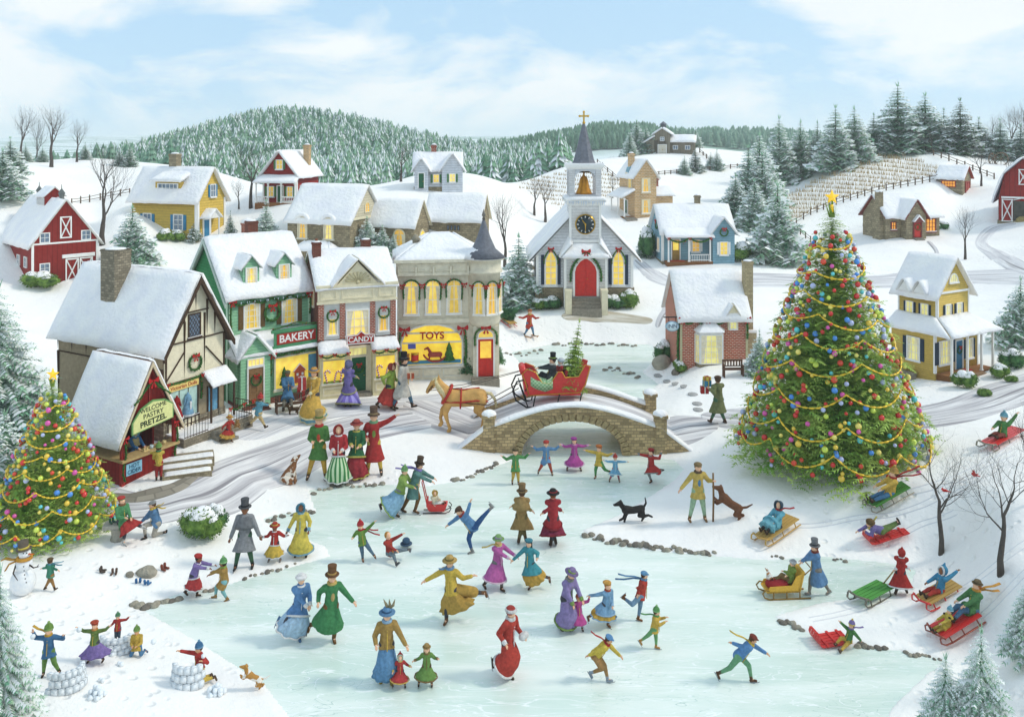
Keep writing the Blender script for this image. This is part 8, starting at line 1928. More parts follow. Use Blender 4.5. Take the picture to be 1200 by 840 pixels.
land(408,477,54,'woman in tiered purple gown seen from behind, walking to the candy shop',175,(0,0),(0,.5),(-.14,.56,-.1),(.2,.6,-.12),coat='#7a6cb8',cl=.34,skirt=stripes('#7464b4','#a498d8',7),hem=.95,fw=.25,trim='#a8a86a',hat='bonnet',hc='#6a6a94',hc2='#8a8ab0',hair='#6a4a2c',scarf='#8a7cc8')
land(457,479,54,'woman in lime jacket and red skirt walking arm in arm with man in pale coat',70,(.1,0),(0,.5),(-.1,.56,.1),(.2,.6,.0),(-.3,.02,0),(.1,0,0),coat='#9ab83c',cl=.1,skirt='#c8382e',hem=.78,fw=.24,hat='bonnet',hc='#a83c30',hc2='#6a8a3c')
m46,j46=land(472,480,62,'man in top hat and pale grey coat striding right with a parcel',75,(.06,0),(0,.52),(.02,.5,.1),(.16,.62,.1),(-.2,0,.1),(.2,.0,0),coat='#c9c4b8',cl=.58,legs='#46708c',boots='#4a3a30',hat='top',hc='#1f2023',hc2='#4a4a4c',scarf='#3a3a3c',fw=.17)
present(hand(j46,1),j46['u'],8,5,6,'#c8502c','#f0d8b0','orange-red parcel under the arm of the man in pale grey coat')
s47,j47=land(620,394,34,'skier in red coat beside the church path with arms out',30,(.08,0),(0,.5),(-.36,.66,0),(.34,.64,0),(-.16,.02,0),(.16,0,0),coat='#cf4030',cl=.3,legs='#5a8ab0',hat='cap',hc='#a85a34',hc2='#d8a03c',scarf='#e0b03c',kid=True)
for k in (-1,1):b=MB();b.box((k*5-1,-9,0),(k*5+1,8,.7));b.tube([(k*5,-9,.3),(k*5,-11.5,1.8)],[1,.4],5);prop('ski','wooden ski on the skier\'s %s foot by the church path' % ('left-side' if k < 0 else 'right-side'),'ski',j47['g']+Vector((0,0,.012)),j47['u'],[('runner',b,mat('#a8743c',.5,.15,.5))],38)
m48,j48=land(842,497,58,'man in long green coat seen from behind carrying a stack of presents on the road',200,(-.05,0),(0,.5),(-.24,.66,-.05),(-.2,.74,.05),(-.16,.02,0),(.14,0,0),coat='#7a8250',cl=.58,legs='#4f7a5c',boots='#5a4434',hat='cap',hc='#5f4430',hc2='#4a3424',fw=.17)
hp=hand(j48,0)
for k,(w,h_,c,c2,dx,dz) in enumerate([(9,8,'#c8302c','#f0e8dc',-3,-3),(8,7,'#3f94c0','#e8d44a',0,5),(7,4,'#d8b83c','#c83a30',0,12.2)]):present(hp+Vector((dx*j48['u'],0,dz*j48['u'])),j48['u'],w,7,h_,c,c2,['red present at the bottom of the stack in green-coated man\'s arms','blue present in the middle of the stack in green-coated man\'s arms','yellow present topping the stack in green-coated man\'s arms'][k],20*k)
m49,j49=land(818,610,68,'man in yellow jacket, blue shirt and green trousers leaning on a tall wooden staff',5,(0,0),(0,.52),(-.34,.56,.1),(.24,.72,.08),(-.16,0,.05),(.12,0,0),coat='#d4b24c',cl=.26,legs='#9fc49a',boots='#8a6234',hat='cap',hc='#8a7048',hc2='#6a5434',vest='#4f86b4',scarf='#6a5440')
b=MB();b.tube([(0,0,-.5),(.6,0,30),(0,0,58)],[1.1,1.2,1.0],6);prop('walking_staff','tall wooden staff held by man in yellow jacket','staff',Vector((hand(j49,1).x,hand(j49,1).y,j49['g'].z)),j49['u'],[('pole',b,mat('#7a5a34',.8,.2,.5))])
land(143,633,58,'woman in green coat and red skirt seated on the stone bench having skates laced',55,(.0,0),(0,.4),(.12,.52,.15),(.22,.5,.1),(.1,.0,.15),(.58,.22,.1),coat='#4f9a5c',cl=.36,skirt='#bf3530',hem=.74,fw=.16,hat='beret',hc='#c83a34',hc2='#4f9a5c',hair='#a86c34',scarf='#8a5a34',sit=True,skates=True,boots='#d8d4cc')
land(184,628,56,'grey-haired man in blue coat kneeling to lace the seated woman\'s skate',-60,(-.22,.1),(0,.28),(-.34,.28,.1),(-.3,.3,-.05),(-.18,.0,.15),(.16,.02,-.05),coat='#5b8ab8',cl=.22,legs='#b8b0a0',boots='#3a3430',hat='cap',hc='#9a9a98',hc2='#7a7a78',scarf='#e0b83c',st=((.2,.1,0),(.24,.0,0)),sit=False,knee=(0,.6,0))
g,u=put(143,570);_r=math.radians(60);STALL=g+Vector((34*math.cos(_r)-26*math.sin(_r),34*math.sin(_r)+26*math.cos(_r),2))*u;land(0,0,52,'stall clerk in blue dress and pale blue bonnet leaning on the counter',50,(.15,.1),(0,.5),(.2,.6,.2),(.3,.62,.1),coat='#3f7fc0',cl=.1,skirt='#3f7fc0',hem=.85,fw=.16,hat='bonnet',hc='#7fc4d8',hc2='#a8d8e4',cape='#d8c07a',at=(STALL,u))
land(186,563,45,'child in yellow sweater and red trousers buying at the stall counter',200,(0,0),(0,.47),(-.24,.72,0),(-.1,.7,-.1),coat='#e3c040',cl=.1,legs='#b8322e',hat='beanie',hc='#6f9a44',hc2='#8fb45a',kid=True,scarf='#3f8a5c')
g,u=put(226,500);land(0,0,56,'woman in green cape and red skirt climbing the dress shop steps',150,(0,0),(0,.5),(-.16,.6,-.05),(.2,.6,-.1),(-.08,0,0),(.1,.1,-.15),coat='#4f9a5c',cl=.2,cape='#4f9a5c',skirt='#bf3a34',hem=.8,fw=.2,trim='#e8d8c8',hat='brim',hc='#e0a03c',hc2='#c83a30',at=(g+Vector((0,.1,.08)),u))
# ---- snow players
land(59,693,42,'boy in green jacket and brown trousers beside the snowman, seen from behind',165,(0,0),(0,.47),(-.38,.62,0),(.2,.6,0),(-.18,0,0),(.14,0,0),coat='#3f9474',cl=.14,legs='#a8783c',hat='cap',hc='#6a5434',hc2='#4a3c28',scarf='#5fa4b8',st=((.38,.08,0),(.34,-.02,0)),kid=True)
land(57,792,62,'boy in blue coat about to throw a snowball from behind the stepped snow fort',10,(0,0),(0,.48),(-.26,.86,.05),(.3,.8,.05),(-.1,0,0),(.2,.05,0),coat='#4378a8',cl=.26,legs='#6f9a44',hat='beanie',hc='#6f9a3c',hc2='#8fb45a',scarf='#e0a82c',st=(-.3,.16,0),glove='#e0a82c',kid=True,hair='#33241c')
land(111,776,50,'girl in purple skirt and green jacket throwing snowballs with both arms raised',0,(0,0),(0,.48),(-.36,.84,.05),(.36,.88,.05),(-.14,0,0),(.2,.02,0),coat='#6f8a3c',cl=.16,skirt='#8a70b8',hem=.66,fw=.26,hat='beret',hc='#c8482c',hc2='#a8341c',hair='#c8743c',glove='#c8322e',kid=True,scarf='#e0903c')
land(138,757,36,'small kid in red jacket and green hat popping out of the round snow fort',10,(0,0),(0,.47),(-.2,.6,.1),(.36,.84,0),coat='#c8352e',cl=.14,legs='#4a5a6a',hat='beanie',hc='#4f8a5c',hc2='#7fae8a',kid=True,lift=4)
land(161,768,46,'kid in mustard coat kneeling on snow packing a snowball',5,(0,.1),(0,.26),(-.05,.36,.2),(.07,.36,.2),(-.14,.02,-.12),(.14,.02,-.12),coat='#d8ae38',cl=.3,legs='#4f86b4',boots='#3f6f9c',hat='beanie',hc='#6f9a44',hc2='#8fae5a',kid=True,skin='c',knee=(0,-.2,.8))
land(234,798,58,'boy in red sweater kneeling behind the curved snow fort and pointing left',-35,(-.05,0),(0,.28),(-.48,.66,.05),(.1,.5,.15),(.2,.02,-.1),(.3,.04,0),coat='#c8352e',cl=.1,legs='#e0b83c',boots='#5a4638',hat='beanie',hc='#3f78a8',hc2='#6fa0c4',glove='#3f78a8',kid=True,skin='c',knee=(-.4,-.4,.4))
for (x,y,z,s_,lb) in ((40,792,48,3,'snowball in raised hand of the boy in blue coat'),(94,776,40,3,'snowball in raised hand of the girl in purple skirt'),(181,790,40,3.2,'snowball flying between kneeling kid and boy in red sweater'),(239,799,32,2.8,'snowball held by the boy in red sweater')):
	g,u=put(x,y);o=link('snowball',SBM);o.location=g+Vector((0,-.05,z*u));o.scale=(s_*u,)*3;tag(o,lb,'snowball')
# ------------------------------------------------------------------ sleds, sleigh, animals
def along(fx,fy,rx,ry,lift=0):
	a,b=ground(fx,fy),ground(rx,ry);c=(a+b)/2;X=(a-b).normalized();Y=Vector((0,0,1)).cross(X).normalized();Zz=X.cross(Y)
	c.z=max(c.z,hgt(c.x,c.y));return c,Matrix((X,Y,Zz)).transposed(),(a-b).length
WOODL=mat('#c09a54',.6,.15,.6);REDP=mat('#d0302c',.4,.1,.4,0,.5)
def sled(fx,fy,rx,ry,label,w=.42,run=None,deck_=None,kind='slat',Lmax=2.3):
	c,M,L=along(fx,fy,rx,ry);L=min(L,Lmax);run=run or WOODL;deck_=deck_ or WOODL;t=thing('sled' if kind != 'toboggan' else 'toboggan',label,'sled',c);t.rotation_euler=M.to_euler()
	if kind == 'toboggan':
		b=MB();pr=[(-L/2,.03),(L*.36,.03),(L*.45,.07),(L*.49,.17),(L*.45,.25),(L*.38,.24)]
		for k in range(5):
			y0=-w/2+w*k/5;R=[[Vector((x,y0+.01,z)),Vector((x,y0+w/5-.01,z)),Vector((x,y0+w/5-.01,z+.025)),Vector((x,y0+.01,z+.025))] for x,z in pr];b.loft(R,smooth=False)
		b.build('plank',deck_,t,False);b=MB();[b.box((x,-w/2-.02,.055),(x+.06,w/2+.02,.08)) for x in (-L*.4,-L*.1,L*.2)];b.split('crossbar',run,t);return t,c,M,L
	for y in (-w/2,w/2):
		b=MB();b.tube([(-L/2,y,.03),(L*.3,y,.03),(L*.44,y,.06),(L*.52,y,.16),(L*.5,y,.27),(L*.42,y,.27)],[(.028,.016)]*6,6);b.build('runner',run,t,False)
		b=MB();[b.tube([(x,y,.03),(x,y*.8,.2)],.018,5) for x in (-L*.36,0,L*.3)];b.split('strut',run,t)
	b=MB();n=5
	for k in range(n):y0=-w*.52+w*1.04*k/n;b.box((-L*.48,y0+.008,.2),(L*.42,y0+w*1.04/n-.008,.225))
	b.build('seat',deck_,t,False);b=MB();b.tube([(L*.42,-w*.6,.25),(L*.5,0,.26),(L*.42,w*.6,.25)],.025,6);b.build('steering_bar',run,t,False);return t,c,M,L
def rider(c,M,L,h,label,off=0,seat=.24,**k):
	X=M @ Vector((1,0,0));u=c.y/F;p=c+X*off+Vector((0,0,seat-.1*h*u));dx,dz=X.x,-X.y;n=math.hypot(dx,dz);dx /= n;dz /= n;sl=X.z;yw=math.degrees(math.atan2(dx,dz));px_,pz_=dz*.07,-dx*.07
	F1=(dx*.42-px_,.13+sl*.42,dz*.42-pz_);F2=(dx*.42+px_,.13+sl*.42,dz*.42+pz_);A1=(dx*.26-px_*1.2,.3+sl*.2,dz*.26-pz_*1.2);A2=(dx*.26+px_*1.2,.3+sl*.2,dz*.26+pz_*1.2)
	k.setdefault('fl',F1);k.setdefault('fr',F2);k.setdefault('hl',A1);k.setdefault('hr',A2);k.setdefault('hip',(0,.1));k.setdefault('lean',(-dx*.22,-dz*.22));k.setdefault('skates',False)
	return person(0,0,h,label,yw,at=(p,u),sit=True,**k)
t,c,M,L=sled(890,640,930,612,'yellow wooden sled with woman in turquoise sliding onto the ice bank',.5);rider(c,M,L,58,'woman in turquoise dress and bonnet riding the yellow wooden sled',coat='#5fb0c4',cl=.55,skirt='#6fb8c8',hem=.8,fw=.13,hat='bonnet',hc='#44586a',hc2='#6f8aa0',scarf='#c8322e',st=(.3,.04,0),glove='#7a3c2c',hair='#8a5a34')
t,c,M,L=sled(1020,600,1066,574,'green slatted sled with long metal runners under the kid in yellow jacket',.5,mat('#8f8a7c',.4,.1,.5,.5),mat('#4f8a3c',.6,.15,.5));rider(c,M,L,60,'kid in yellow jacket and bobble hat with flying red scarf on the green sled',coat='#e0b23c',cl=.14,legs='#4f86b4',hat='beanie',hc='#b8883c',hc2='#d8a84a',scarf='#c8322e',st=((.5,.24,0),(.52,.08,0)),glove='#7a3c2c',kid=True)
t,c,M,L=sled(1016,637,1062,622,'flat red toboggan carrying the kid lying face down',.5,REDP,REDP,'toboggan');u=c.y/F;X=M @ Vector((1,0,0));dx,dz=X.x,-X.y
person(0,0,52,'kid in purple sleeves lying face down with boots up on the flat red toboggan',math.degrees(math.atan2(dx,dz)),(dx*3,dz*3),(-.12,.13),(dx*.62-.08,.12,dz*.62),(dx*.62+.1,.12,dz*.62),(-dx*.42-.04,.34,-dz*.42),(-dx*.44+.08,.36,-dz*.4),at=(c+Vector((0,0,.03)),u),coat='#7f72b4',cl=.05,legs='#6f8a44',skates=False,hat='bowler',hc='#7a5c34',hc2='#5a4424',scarf='#d8c04a',st=(.16,.2,0),kid=True,boots='#3f342c',head=(-dx*.5,.3),knee=(0,-1,0))
t,c,M,L=sled(1152,532,1196,508,'red sled with metal runners high on the slope at the right edge',.48,mat('#8f8a7c',.4,.1,.5,.5),REDP);rider(c,M,L,52,'kid in green coat with one arm up on the red sled high on the slope',coat='#4f8a44',cl=.14,legs='#8a4034',hat='beanie',hc='#5fa0b4',hc2='#8fc0cc',hr=(.35,.6,0),kid=True,hair='#c8743c')
t,c,M,L=sled(1080,714,1122,690,'tan sled with red runners under the kid in blue parka',.48,REDP,WOODL);rider(c,M,L,56,'dark-skinned kid in blue hooded parka waving from the tan sled with red runners',coat='#3f94c0',cl=.16,legs='#c83a30',hat='hood',hc='#3f94c0',hc2=W_,hr=(.45,.55,0),glove='#e0b84a',skin='b',kid=True)
t,c,M,L=sled(1098,752,1146,722,'long red sled carrying an adult and a child on the lower slope',.56,mat('#8f4a3c',.4,.1,.5,.3),REDP,Lmax=2.6);rider(c,M,L,70,'adult in green coat, brown hat and orange scarf steering the long red sled',off=-.45,coat='#4f8a4c',cl=.3,legs='#4f7a9c',hat='bowler',hc='#7a6444',hc2='#5a4830',scarf='#e09a34',st=((.38,.12,0),(.36,.0,0)),hair='#c8743c');rider(c,M,L,44,'small child in yellow wrap and blue hat riding in front on long red sled',off=.3,coat='#d8b83c',cl=.4,legs='#c8a83c',hat='beanie',hc='#6fb0c8',hc2='#a0d0dc',kid=True)
t,c,M,L=sled(1004,712,1038,694,'empty green slatted sled pulled by woman in red hooded coat',.5,mat('#7a7468',.4,.1,.5,.5),mat('#4f9440',.6,.15,.5))
w,j=land(1055,697,55,'woman in red hooded coat with white trim walking uphill pulling the green sled',160,(.08,0),(0,.5),(-.22,.5,.05),(.3,.46,0),(-.1,0,0),(.14,.03,0),coat='#c4322c',cl=.74,fw=.19,trim=W_,hat='hood',hc='#c4322c',hc2=W_,glove='#4a3a34')
b=MB();a=c+M @ Vector((L*.0,0,.25));e=hand(j,0);b.tube([tuple(ground(1034,694)+Vector((0,0,.2))),tuple(e)],.02,5);o=b.build('tow_rope',fabric('#a88a5a'),None,False);tag(o,'tow rope from green sled to woman in red hooded coat','rope')
t,c,M,L=sled(954,754,992,748,'red toboggan with curled front at the ice edge, rider fallen off',.55,REDP,REDP,'toboggan',1.6)
land(994,758,46,'kid in green jacket, yellow trousers and bobble hat tumbled beside red toboggan',-60,(.25,0),(0,.18),(-.22,.66,0),(.3,.2,.05),(-.36,.08,.1),(-.34,.0,.3),coat='#4f8a44',cl=.12,legs='#d8ae3c',boots='#5a4434',hat='beanie',hc='#8a78b8',hc2='#e0c04a',scarf='#8a78b8',st=(.3,.04,0),kid=True,sit=True)
# push sleigh on the ice
def push_sleigh(px,py,L,label,col,seatcol,handle,yaw=0,name='push_sleigh'):
	g,u=put(px,py);t=thing(name,label,'sleigh',g,yaw,u);w=L*.2
	for y in (-w,w):
		b=MB();b.tube([(L*.55,y,1),(-L*.38,y,.8),(-L*.5,y,3),(-L*.55,y,8),(-L*.48,y,12),(-L*.4,y,11)],.9,6);b.build('runner',handle,t,False)
		b=MB();[b.tube([(x,y,1),(x,y,9)],.8,5) for x in (-L*.3,0,L*.3)];b.split('strut',handle,t)
		b=MB();P_=Pl(-L*.45,-y if y < 0 else y,1,0);b.add([(-L*.45,y,8),(L*.3,y,8),(L*.4,y,30),(L*.22,y,26),(L*.12,y,16),(-L*.38,y,15),(-L*.45,y,8)][:6]+[(-L*.45,y*.9,8),(L*.3,y*.9,8),(L*.4,y*.9,30),(L*.22,y*.9,26),(L*.12,y*.9,16),(-L*.38,y*.9,15)],[(0,1,2,3,4,5),(11,10,9,8,7,6)]+[(i,(i+1) % 6,6+(i+1) % 6,6+i) for i in range(6)]);b.build('side_panel',col,t,False)
	b=MB();b.box((-L*.45,-w,8),(L*.3,w,10));b.build('floor',col,t,False);b=MB();b.hexa([(L*.26,-w,9),(L*.32,-w,9),(L*.32,w,9),(L*.26,w,9),(L*.36,-w,31),(L*.42,-w,31),(L*.42,w,31),(L*.36,w,31)]);b.build('backrest',col,t,False)
	b=MB();b.ball((-L*.14,0,14),(L*.28,w*.95,6),14);b.build('blanket',seatcol,t,False)
	b=MB();b.tube([(L*.4,-w,28),(L*.56,-w,35),(L*.56,w,35),(L*.4,w,28)],.8,5);b.build('handle',handle,t,False);return g,u
YW=mat('#d8a83c',.5,.12,.4)
g,u=push_sleigh(918,697,52,'yellow push sleigh with red blanket carrying a woman and a small dog',YW,fabric('#b82a2c'),mat('#8a6a2c',.6,.15,.5),4)
person(0,0,50,'grey-haired woman in green coat with white muff seated in the yellow push sleigh',-80,(.12,0),(.0,.26),(-.14,.42,.1),(-.14,.42,-.1),(-.4,.22,.05),(-.4,.22,-.08),coat='#7f9a3c',cl=.2,legs='#8a6a3c',skates=False,hat='fur',hc='#a8a8aa',hc2='#c4c4c4',sit=True,at=(g+Vector((.2,0,.1)),u),glove=W_)
sk(957,697,62,'bearded man in long blue coat and grey top hat pushing the yellow sleigh',-80,(-.1,0),(0,.5),(-.4,.6,.1),(-.38,.58,-.1),(-.14,0,0),(.24,.02,0),coat='#5f8fc0',cl=.62,legs='#8a8478',hat='top',hc='#77787a',hc2='#3f4042',scarf='#8a3c2c',fw=.18,hair='#8a4a24',boots='#9a958a')
g,u=put(512,600);t=thing('baby_sled','small red baby sled with curved runners and tall push handle','sled',g,0,u)
for y in (-5,5):
	b=MB();b.tube([(-16,y,1),(10,y,1),(15,y,3),(17,y,7),(14,y,10)],.6,5);b.build('runner',IRON,t,False)
b=MB();b.loft([[Vector((x*k,y*k2,z)) for x,y in ((-11,-5),(11,-5),(12,5),(-11,5))] for z,k,k2 in ((2.5,.8,.8),(7,1,1),(11,1.05,1.1))],smooth=False);b.box((-12,-5,8),(-10,5,17));b.build('seat',REDP,t,False);b=MB();b.tube([(-11,-5,10),(-14,-5,24),(-17,-5,37),(-17,5,37),(-11,5,10)],.7,5);b.build('handle',REDP,t,False)
person(0,0,34,'baby in yellow bonnet bundled in white in the red baby sled',30,(0,0),(0,.2),(.12,.4,.15),(.2,.42,.1),(.3,.24,.1),(.34,.24,0),coat='#e6d9b8',cl=.3,legs='#e8e4dc',skates=False,hat='bonnet',hc='#e0b23c',hc2='#c89a2c',sit=True,kid=True,at=(g+Vector((-.08,0,.06)),u))
# sled with a cut tree behind the toy shop
t,c,M,L=sled(582,372,602,386,'sled loaded with a cut evergreen beside the toy shop',.5,REDP,WOODL);u=c.y/F
tt=conifer(0,0,34,'cut evergreen lying on the sled beside the toy shop','g',None,NEEDD,1.0,'cut_evergreen',at=(c+Vector((.5,0,.32)),u));tt.rotation_euler=(0,math.radians(-72),math.radians(20))
# quadrupeds ---------------------------------------------------------
def beast(name,label,g,u,J,mats,voxel,yaw=0,cat='dog',extras=(),smooth_=True):
	"""J: chains of (points, radii) in px, x forward of picture, z up"""
	t=thing(name,label,cat,g,yaw,u);m=MB()
	for pts,rr in J:
		for i in range(len(pts)-1):m.cap(pts[i],pts[i+1],rr[i],rr[i+1],8)
	e=MB()
	for c,r,mi in extras:e.ball(c,r,7,mi)
	pend('body',m,mats,t,voxel,e);return t
def spotted(a,b,sc=.12,lo=.5,hi=.53):
	m,nt,bs=_new('patched_fur');nt.links.new(mix2(nt,ramp(nt,noise_n(nt,sc,2),lo,hi),hexc(a),hexc(b)),bs.inputs['Base Color']);bs.inputs['Roughness'].default_value=.9;bump(nt,bs,noise_n(nt,1.5,4),.4,.3);return m
EYE=mat('#1c1612',.3)
def dog(px,py,s,d,label,fur,pose='run',yaw=0,lift=0):
	"""d: +1 faces picture right; s: px height at the shoulder"""
	g,u=put(px,py);k=s/20.0
	def P(l):return [(x*d*k,y*k,z*k) for x,y,z in l]
	def R(l):return [r*k for r in l]
	if pose == 'sit':
		J=[(P([(-5,0,5),(-2,0,10),(3,0,17)]),R([5,4.6,3.6])),(P([(3,0,17),(4.5,0,22),(5,0,24)]),R([3,2.6,3.2])),(P([(5,0,24),(9,0,27.5)]),R([3.1,1.4])),(P([(3.5,-2,14),(4.5,-2,7),(5,-2,.8)]),R([2,1.4,1.3])),(P([(3.5,2,14),(5,2,7),(5.6,2,.8)]),R([2,1.4,1.3])),
			 (P([(-5,-3,6),(1,-4,5),(-3,-4,1.5),(2,-4,.9)]),R([4,2.6,1.5,1.2])),(P([(-5,3,6),(1,4,5),(-3,4,1.5),(2,4,.9)]),R([4,2.6,1.5,1.2])),(P([(-8,0,3),(-14,0,1.6),(-18,0,2.6)]),R([1.6,1.2,.6])),(P([(3.6,-2.4,25),(1,-3.4,21.5)]),R([1.3,1])),(P([(3.6,2.4,25),(1,3.4,21.5)]),R([1.3,1]))];ex=[((6.6*d*k,-2*k,26.2*k),.6*k,1),((9.8*d*k,0,28.2*k),.8*k,1)]
	else:
		if pose == 'run':fl=[(8,-2,11),(11,-2,6),(15,-2,4)],[(7,2,11),(8,2,5),(9,2,.8)];hl=[(-9,-2,12),(-11,-2,7),(-16,-2,8),(-20,-2,6)],[(-9,2,12),(-7,2,6),(-12,2,4),(-10,2,.8)];nk=[(9,0,15),(13,0,19),(14,0,21)];hd=[(14,0,21),(20,0,19.5)];tl=[(-11,0,15),(-14,0,20),(-13,0,26)];sp_=[(-9,0,14.5),(0,0,13.2),(8,0,14)]
		elif pose == 'jump':fl=[(7,-2,18),(12,-2,17),(15,-2,20)],[(7,2,17),(12,2,13),(15,2,15)];hl=[(-7,-2,9),(-4,-2,5),(-9,-2,3.5),(-7,-2,.8)],[(-8,2,9),(-6,2,5),(-12,2,3.5),(-10,2,.8)];nk=[(7,0,21),(9,0,26),(9.5,0,28)];hd=[(9.5,0,28),(15,0,29)];tl=[(-9,0,11),(-15,0,12),(-20,0,15)];sp_=[(-7.5,0,10.5),(0,0,14.5),(6,0,19.5)]
		else:fl=[(7,-2,11),(7.5,-2,6),(7,-2,.8)],[(7,2,11),(8.5,2,6),(9,2,.8)];hl=[(-8,-2,11),(-5.5,-2,6.5),(-9,-2,4.5),(-8,-2,.8)],[(-8,2,11),(-6.5,2,6.5),(-10.5,2,4.5),(-10,2,.8)];nk=[(8,0,14),(11,0,18),(12,0,20)];hd=[(12,0,20),(17,0,18.5)];tl=[(-10,0,14),(-14,0,18),(-15,0,22)];sp_=[(-8.5,0,13),(0,0,12.4),(7,0,13)]
		J=[(P(sp_),R([4,3.9,4.8])),(P(nk),R([3.4,2.6,2.9])),(P(hd),R([3,1.5]))]+[(P(q),R([2.6,1.5,1.2])) for q in fl]+[(P(q),R([3.3,2,1.3,1.1])) for q in hl]+[(P(tl),R([1.4,1.1,.6]))]
		h0=hd[0];J += [(P([(h0[0]-1,y,h0[2]+1.8),(h0[0]-2.6,y*1.4,h0[2]-1.2)]),R([1.2,.9])) for y in (-2.2,2.2)];h1=hd[1];ex=[(((h0[0]+1.8)*d*k,-2.1*k,(h0[2]+1)*k),.55*k,1),(((h1[0]+1.2)*d*k,0,(h1[2]+.5)*k),.8*k,1)]
	return beast('dog',label,g+Vector((0,0,lift*u)),u,J,[fur,EYE],.42*k,yaw,'dog',ex)
dog(340,566,23,1,'white dog with brown patches sitting and looking up at the carolers',spotted('#e6ddd0','#8a5a34',.12,.47,.5),'sit',8)
dog(742,612,22,-1,'black dog running left with tail up on snow near the bridge',mat('#23211f',.8,.3,1,0,.3),'run',6)
dog(856,608,25,-1,'brown dog jumping up toward the man with the staff',mat('#6a4630',.85,.25,1,0,.2),'jump',-8);dog(297,808,19,-1,'tan and white puppy leaping beside the snowball pile',spotted('#efe8dc','#b8843c',.12,.44,.48),'jump',10,1)
dog(344,486,11,-1,'small shaggy brown dog on a leash in front of the woman in yellow coat',mat('#5f4a34',.95,.35,1.5,0,.1,.6),'stand',10);dog(384,452,11,1,'little orange dog standing by the candy shop wall',mat('#d08a3c',.9,.2,1),'stand',5)
b=MB();a=ground(344,486);u=a.y/F;b.tube([tuple(a+Vector((-.2,-.05,13*u))),tuple(hand(j42,1))],.012,4);o=b.build('leash',fabric('#c8a888'),None,False);tag(o,'thin dog leash running to the woman in yellow coat','leash')
g,u=put(901,697);t=dog(901,697,9,-1,'tiny white and brown dog sitting on the red blanket of the push sleigh',spotted('#f0ece4','#b0743c',.3,.5,.54),'sit',0,19)
# horse
def horse():
	g=ground(556,494);g.y=34.0;g.x=-.062*34;g.z=hgt(g.x,g.y)+.02;g.z=max(g.z,deck(g.x,g.y));u=34/F;d=-1
	def C(l):return [(x,y,z) for x,y,z in l]
	J=[([(22,0,39),(6,0,37.5),(-10,0,38.5)],[10.5,10,10.5]),([(14,0,40),(24,0,40)],[9.5,9.5]),([(-12,0,42),(-20,0,50),(-25,0,58)],[9,6.6,4.8]),([(-25,0,58),(-30,0,56),(-36,0,48)],[4.8,4.2,2.7]),([(-36,0,48),(-37,0,46)],[2.8,2.2]),
		 ([(-13,-4,32),(-16,-4,22),(-13.5,-4,12),(-10.5,-4,4),(-12,-4,1)],[5.2,3.4,2,2,2.6]),([(-11,4,32),(-19,4,24),(-22,4,14),(-20,4,8),(-22,4,6)],[5.2,3.4,2,2,2.6]),
		 ([(26,-4.5,36),(21,-4.5,25),(29,-4.5,16),(27,-4.5,6),(25,-4.5,1)],[7.5,4.6,2.4,2,2.7]),([(25,4.5,36),(24,4.5,25),(35,4.5,18),(38,4.5,8),(37,4.5,3)],[7.5,4.6,2.4,2,2.7]),
		 ([(-24,-2.4,61),(-23.6,-2.8,65.5)],[1.5,.6]),([(-24,2.4,61),(-23.6,2.8,65.5)],[1.5,.6])]
	t=beast('horse','palomino draft horse with red harness pulling the red sleigh onto the bridge',g,u,J,[mat('#c89a58',.7,.2,.12,0,.3,.2),EYE,mat('#3a2c20',.6)],.85,3,'horse',[((-29.5,-4.2,56.5),.95,1),((-38.4,-1.6,46.8),.6,1),((-12,-4,.6),(2.6,2.6,1.5),2),((25,-4.5,.6),(2.6,2.6,1.5),2),((37,4.5,2.4),(2.6,2.6,1.5),2),((-22.4,4,5.4),(2.6,2.6,1.5),2)])
	m=MB();H2=mat('#ecd9a8',.85,.2,.5,0,.1,.5)
	for k in range(16):
		f=k/15;x,z=(-26+f*14,63-f*15);m.tube([(x,-1,z),(x-1.5,-4.8-f*2,z-5),(x-.5,-5.4-f*3,z-11-rnd(0,2))],[1.5,1.3,.4],5)
	m.tube([(-25,0,62),(-30,-1,60),(-32,-2,56)],[1.8,1.5,.5],5);m.build('mane',H2,t,False);m=MB();[m.tube([(30,q*.7,44),(37,q,43),(42,q*1.5,36),(44+q,q*2,26)],[1.8,1.8,1.5,.4],5) for q in (-1.2,0,1.2)];m.build('tail',H2,t,False)
	m=MB();ring=lambda cx,cz,r,n,w,ry=1.0:m.tube([(cx+math.cos(a)*r*n[0],math.sin(a)*r*.98*ry,cz+math.cos(a)*r*n[1]) for a in [2*math.pi*k/20 for k in range(21)]],w,6)
	ring(-14,43,11.6,(.5,.86),1.7,.92);ring(2,37.5,11,(.05,1),1.0,.96);m.tube([(-17,-8,36),(2,-10.5,36),(20,-11,38),(34,-8,36)],.9,5);m.tube([(-17,8,36),(2,10.5,36),(20,11,38),(34,8,36)],.9,5);m.tube([(-9,0,49.5),(6,0,48.2),(24,0,50)],.8,5);m.build('harness',mat('#b0281f',.5,.15,.5),t,False)
	m=MB();m.tube([(-31+math.cos(a)*1.6,math.sin(a)*4.3,53+math.cos(a)*3.6) for a in [2*math.pi*k/16 for k in range(17)]],.5,4);m.tube([(-35+math.cos(a)*1.2,math.sin(a)*3.3,48.5+math.cos(a)*2.8) for a in [2*math.pi*k/16 for k in range(17)]],.5,4);m.tube([(-32,-4,54),(-35.4,-3.2,47)],.4,4);m.build('bridle',mat('#5a3a24',.5),t,False);return g,u
gh,uh=horse()
